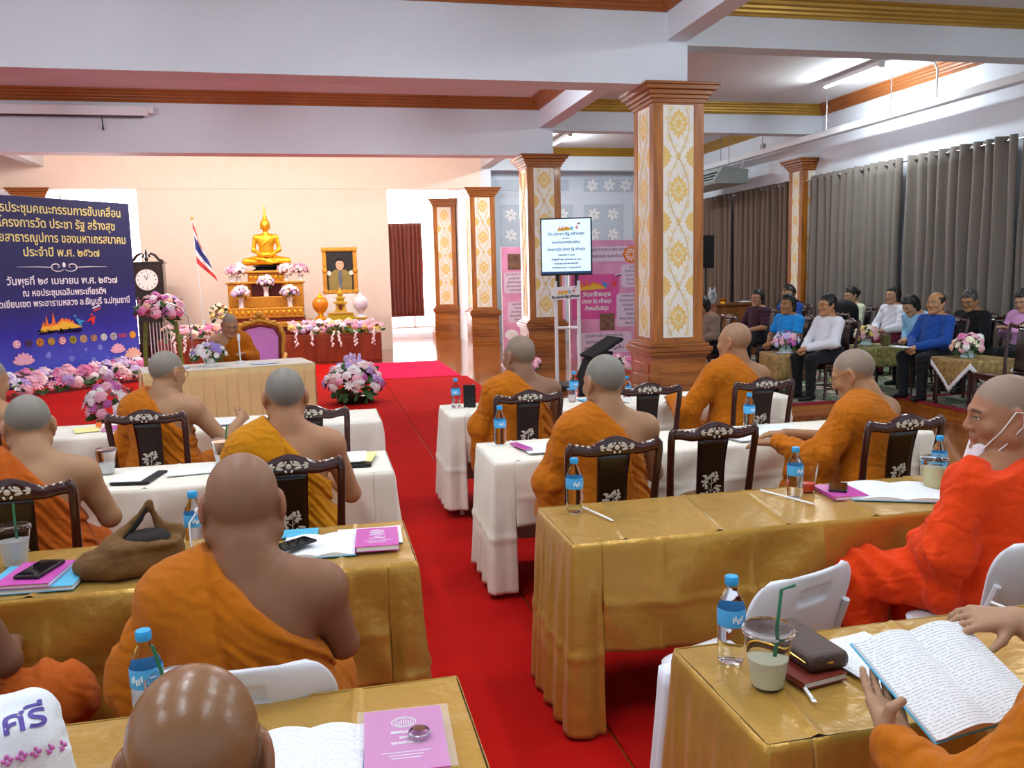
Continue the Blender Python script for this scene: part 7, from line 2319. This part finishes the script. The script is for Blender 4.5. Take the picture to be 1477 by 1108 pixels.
mb.build('dark_lining', mat('bag_lining', '#1d120c', .8), bb)
# left-hand ivory tables
flr = thing('folder_stack', 'black folder with papers and a yellow sheet on the left-hand ivory table', 'folder', (.12, 4.58, ZT), RA(-8))
MB().box((0, 0, .008), (.24, .30, .016)).build('folder', M_BLACK, flr, smooth=False, bevel=.003)
MB().box((.03, .02, .0195), (.19, .24, .006), Matrix.Rotation(-.05, 3, 'Z')).build('yellow_sheet', M_YELLOW, flr, smooth=False)
for k in range(3): MB().box((-.025 + .012 * k, 0, .024 + .002 * k), (.17, .25, .002), Matrix.Rotation(.04 * k, 3, 'Z')).build('sheet', M_PAPERW, flr, smooth=False)
tb = thing('tablet', 'dark tablet with white papers on it, on the ivory cloth left of the golden-robed monk', 'tablet', (-.93, 4.52, ZT), RA(-10))
MB().box((0, 0, .006), (.19, .26, .012)).build('case', M_BLACK, tb, smooth=False, bevel=.003)
MB().box((-.03, .0, .0135), (.16, .24, .003)).build('paper', M_PAPERW, tb, smooth=False)
sheets((-.66, 4.62, ZT), .1, .30, .2, 'white papers on the ivory cloth under the golden-robed monk\'s left', 3, .003)
sheets((-.68, 6.16, ZT), RA(-6), .22, .28, 'white papers under the raised hand of the monk at the table nearest the stage', 6, .01)
yn = MB(); yn.box((0, 0, .002), (.15, .20, .004))
tag(yn.build('yellow_pad', M_YELLOW, None, (-1.58, 6.18, ZT), (0, 0, .3), smooth=False), 'pale yellow pad on the ivory table nearest the stage', 'pad')
book((-1.36, 6.16, ZT), RA(5), (.22, .17, .012), M_PINKB, 'purple-pink booklet on the ivory table nearest the stage', 'booklet')
stp = thing('inhaler_jar', 'tiny orange jar with a dark lid standing on the table nearest the stage', 'jar', (-1.52, 6.26, ZT + .004))
MB().lathe([(.001, 0), (.018, 0), (.018, .03), (.014, .035)], 14).build('jar_body', M_EO, stp)
MB().lathe([(.016, .035), (.016, .05), (.001, .051)], 14).build('lid', M_MAROON, stp)
# nearest left-hand table
nbk = book((.128, 1.69, ZT), RA(-3), (.168, .245, .020), M_PINKB, 'magenta booklet with a white crest on the nearest left-hand table, under a round amulet box', 'booklet', True)
mb = MB(); mb.box((.092, 0, .021), (.016, .25, .0015)); mb.box((-.092, .05, .021), (.014, .15, .0015)); mb.box((0, -.001, .0225), (.17, .246, .0008))
mb.build('plastic_wrap', mat('clear_wrap', '#f4f4f8', .08, alpha=.14, var=0), nbk, smooth=False)
am = thing('amulet_box', 'round clear box holding a small brown amulet on the magenta booklet', 'amulet', (.158, 1.685, ZT + .0245))
MB().lathe([(.001, .001), (.021, .0), (.021, .012), (.019, .014), (.001, .014)], 24).build('clear_case', M_CUPP, am)
MB().lathe([(.0215, 0), (.023, .001), (.023, .009), (.0215, .010)], 24, caps=False).build('rim', M_METAL, am)
MB().ball((0, 0, .0165), (.011, .015, .0028), 10, 6, Matrix.Rotation(1.1, 3, 'Z')).build('amulet', mat('brown_clay', '#7c4a30', .7, var=.2, vscale=80), am)
open_book((-.075, 1.70, ZT), RA(-5), .118, .215, 'open white booklet beside the nearest bald head', th=.008, lift=.010)
M_WB = mat('white_embroidered_cloth', '#dfe4e8', .85, var=.04, bump=.15, bscale=200)
wbag = lump('embroidered_bag', 'white cloth bag with purple lettering and pink flowers at the lower left corner', 'bag',
            [('b', 0, (-.01, 0, .095), (.155, .075, .105), .055, np.array(Matrix.Rotation(-.12, 3, 'Y') @ Matrix.Rotation(.20, 3, 'X'), np.float32)), ('e', .05, (.03, -.04, .08), (.12, .075, .085)), ('c', .03, (-.13, .0, .16), (.10, .01, .195), .030, .022), ('e', .04, (-.02, .0, .02), (.17, .10, .035))], .008, M_WB, (-.655, 1.66, ZT), .010, 0, 8, .11)
mb = MB(); mb.tube([(-.13, .02, .17), (-.20, .06, .10), (-.22, .12, .03), (-.20, .20, .012), (-.10, .24, .010)], [.012, .014, .014, .014, .012], 8, flat=.35)
mb.build('strap', M_WB, wbag)
M_PURP = mat('purple_thread', '#5a4a9c', .7, var=.05)
NB = unit((.34, -.80, .52)); UB = unit(np.cross((0, 0, 1), -NB)) * -1; UB = unit(np.cross(-NB, (0, 0, 1))); WB = unit(np.cross(UB, -NB)) ; WB = WB if WB[2] > 0 else -WB
tx = text('ศรี', .06, M_PURP, wbag, (0, 0, 0), (0, 0, 0), width=.07, bold=.001)
project(wbag, tx, (.085, -.02, .16), UB, WB, NB)
mb = MB(); rr = random.Random(2)
for k in range(6):
    a = -1.05 + k * .14
    p = np.array([[.06, -.02, .105]], np.float32) + UB * (.022 * (k - 1.5)) + NB * .25
    for _ in range(60): p = p - NB * np.clip(LUMPF[wbag.name](p.astype(np.float32)), -.02, .05)[:, None] * .8
    p = Vector(p[0])
    for j in range(4):
        q = j * 1.6
        mb.ball(p + Vector(UB) * (.006 * math.cos(q)) + Vector(WB) * (.006 * math.sin(q)), .0045, 6, 4)
mb.build('embroidered_flower', PET['magenta'], wbag)
lump('cloth_bag', 'brown cloth bag on the seat of the empty carved chair in the second right-hand row', 'bag', [('e', 0, (0, 0, .07), (.15, .12, .09)), ('e', .04, (.08, .0, .11), (.07, .08, .06))], .012, M_BROWNB, (1.84, 3.95, .452), .007, 0, 10, .07)
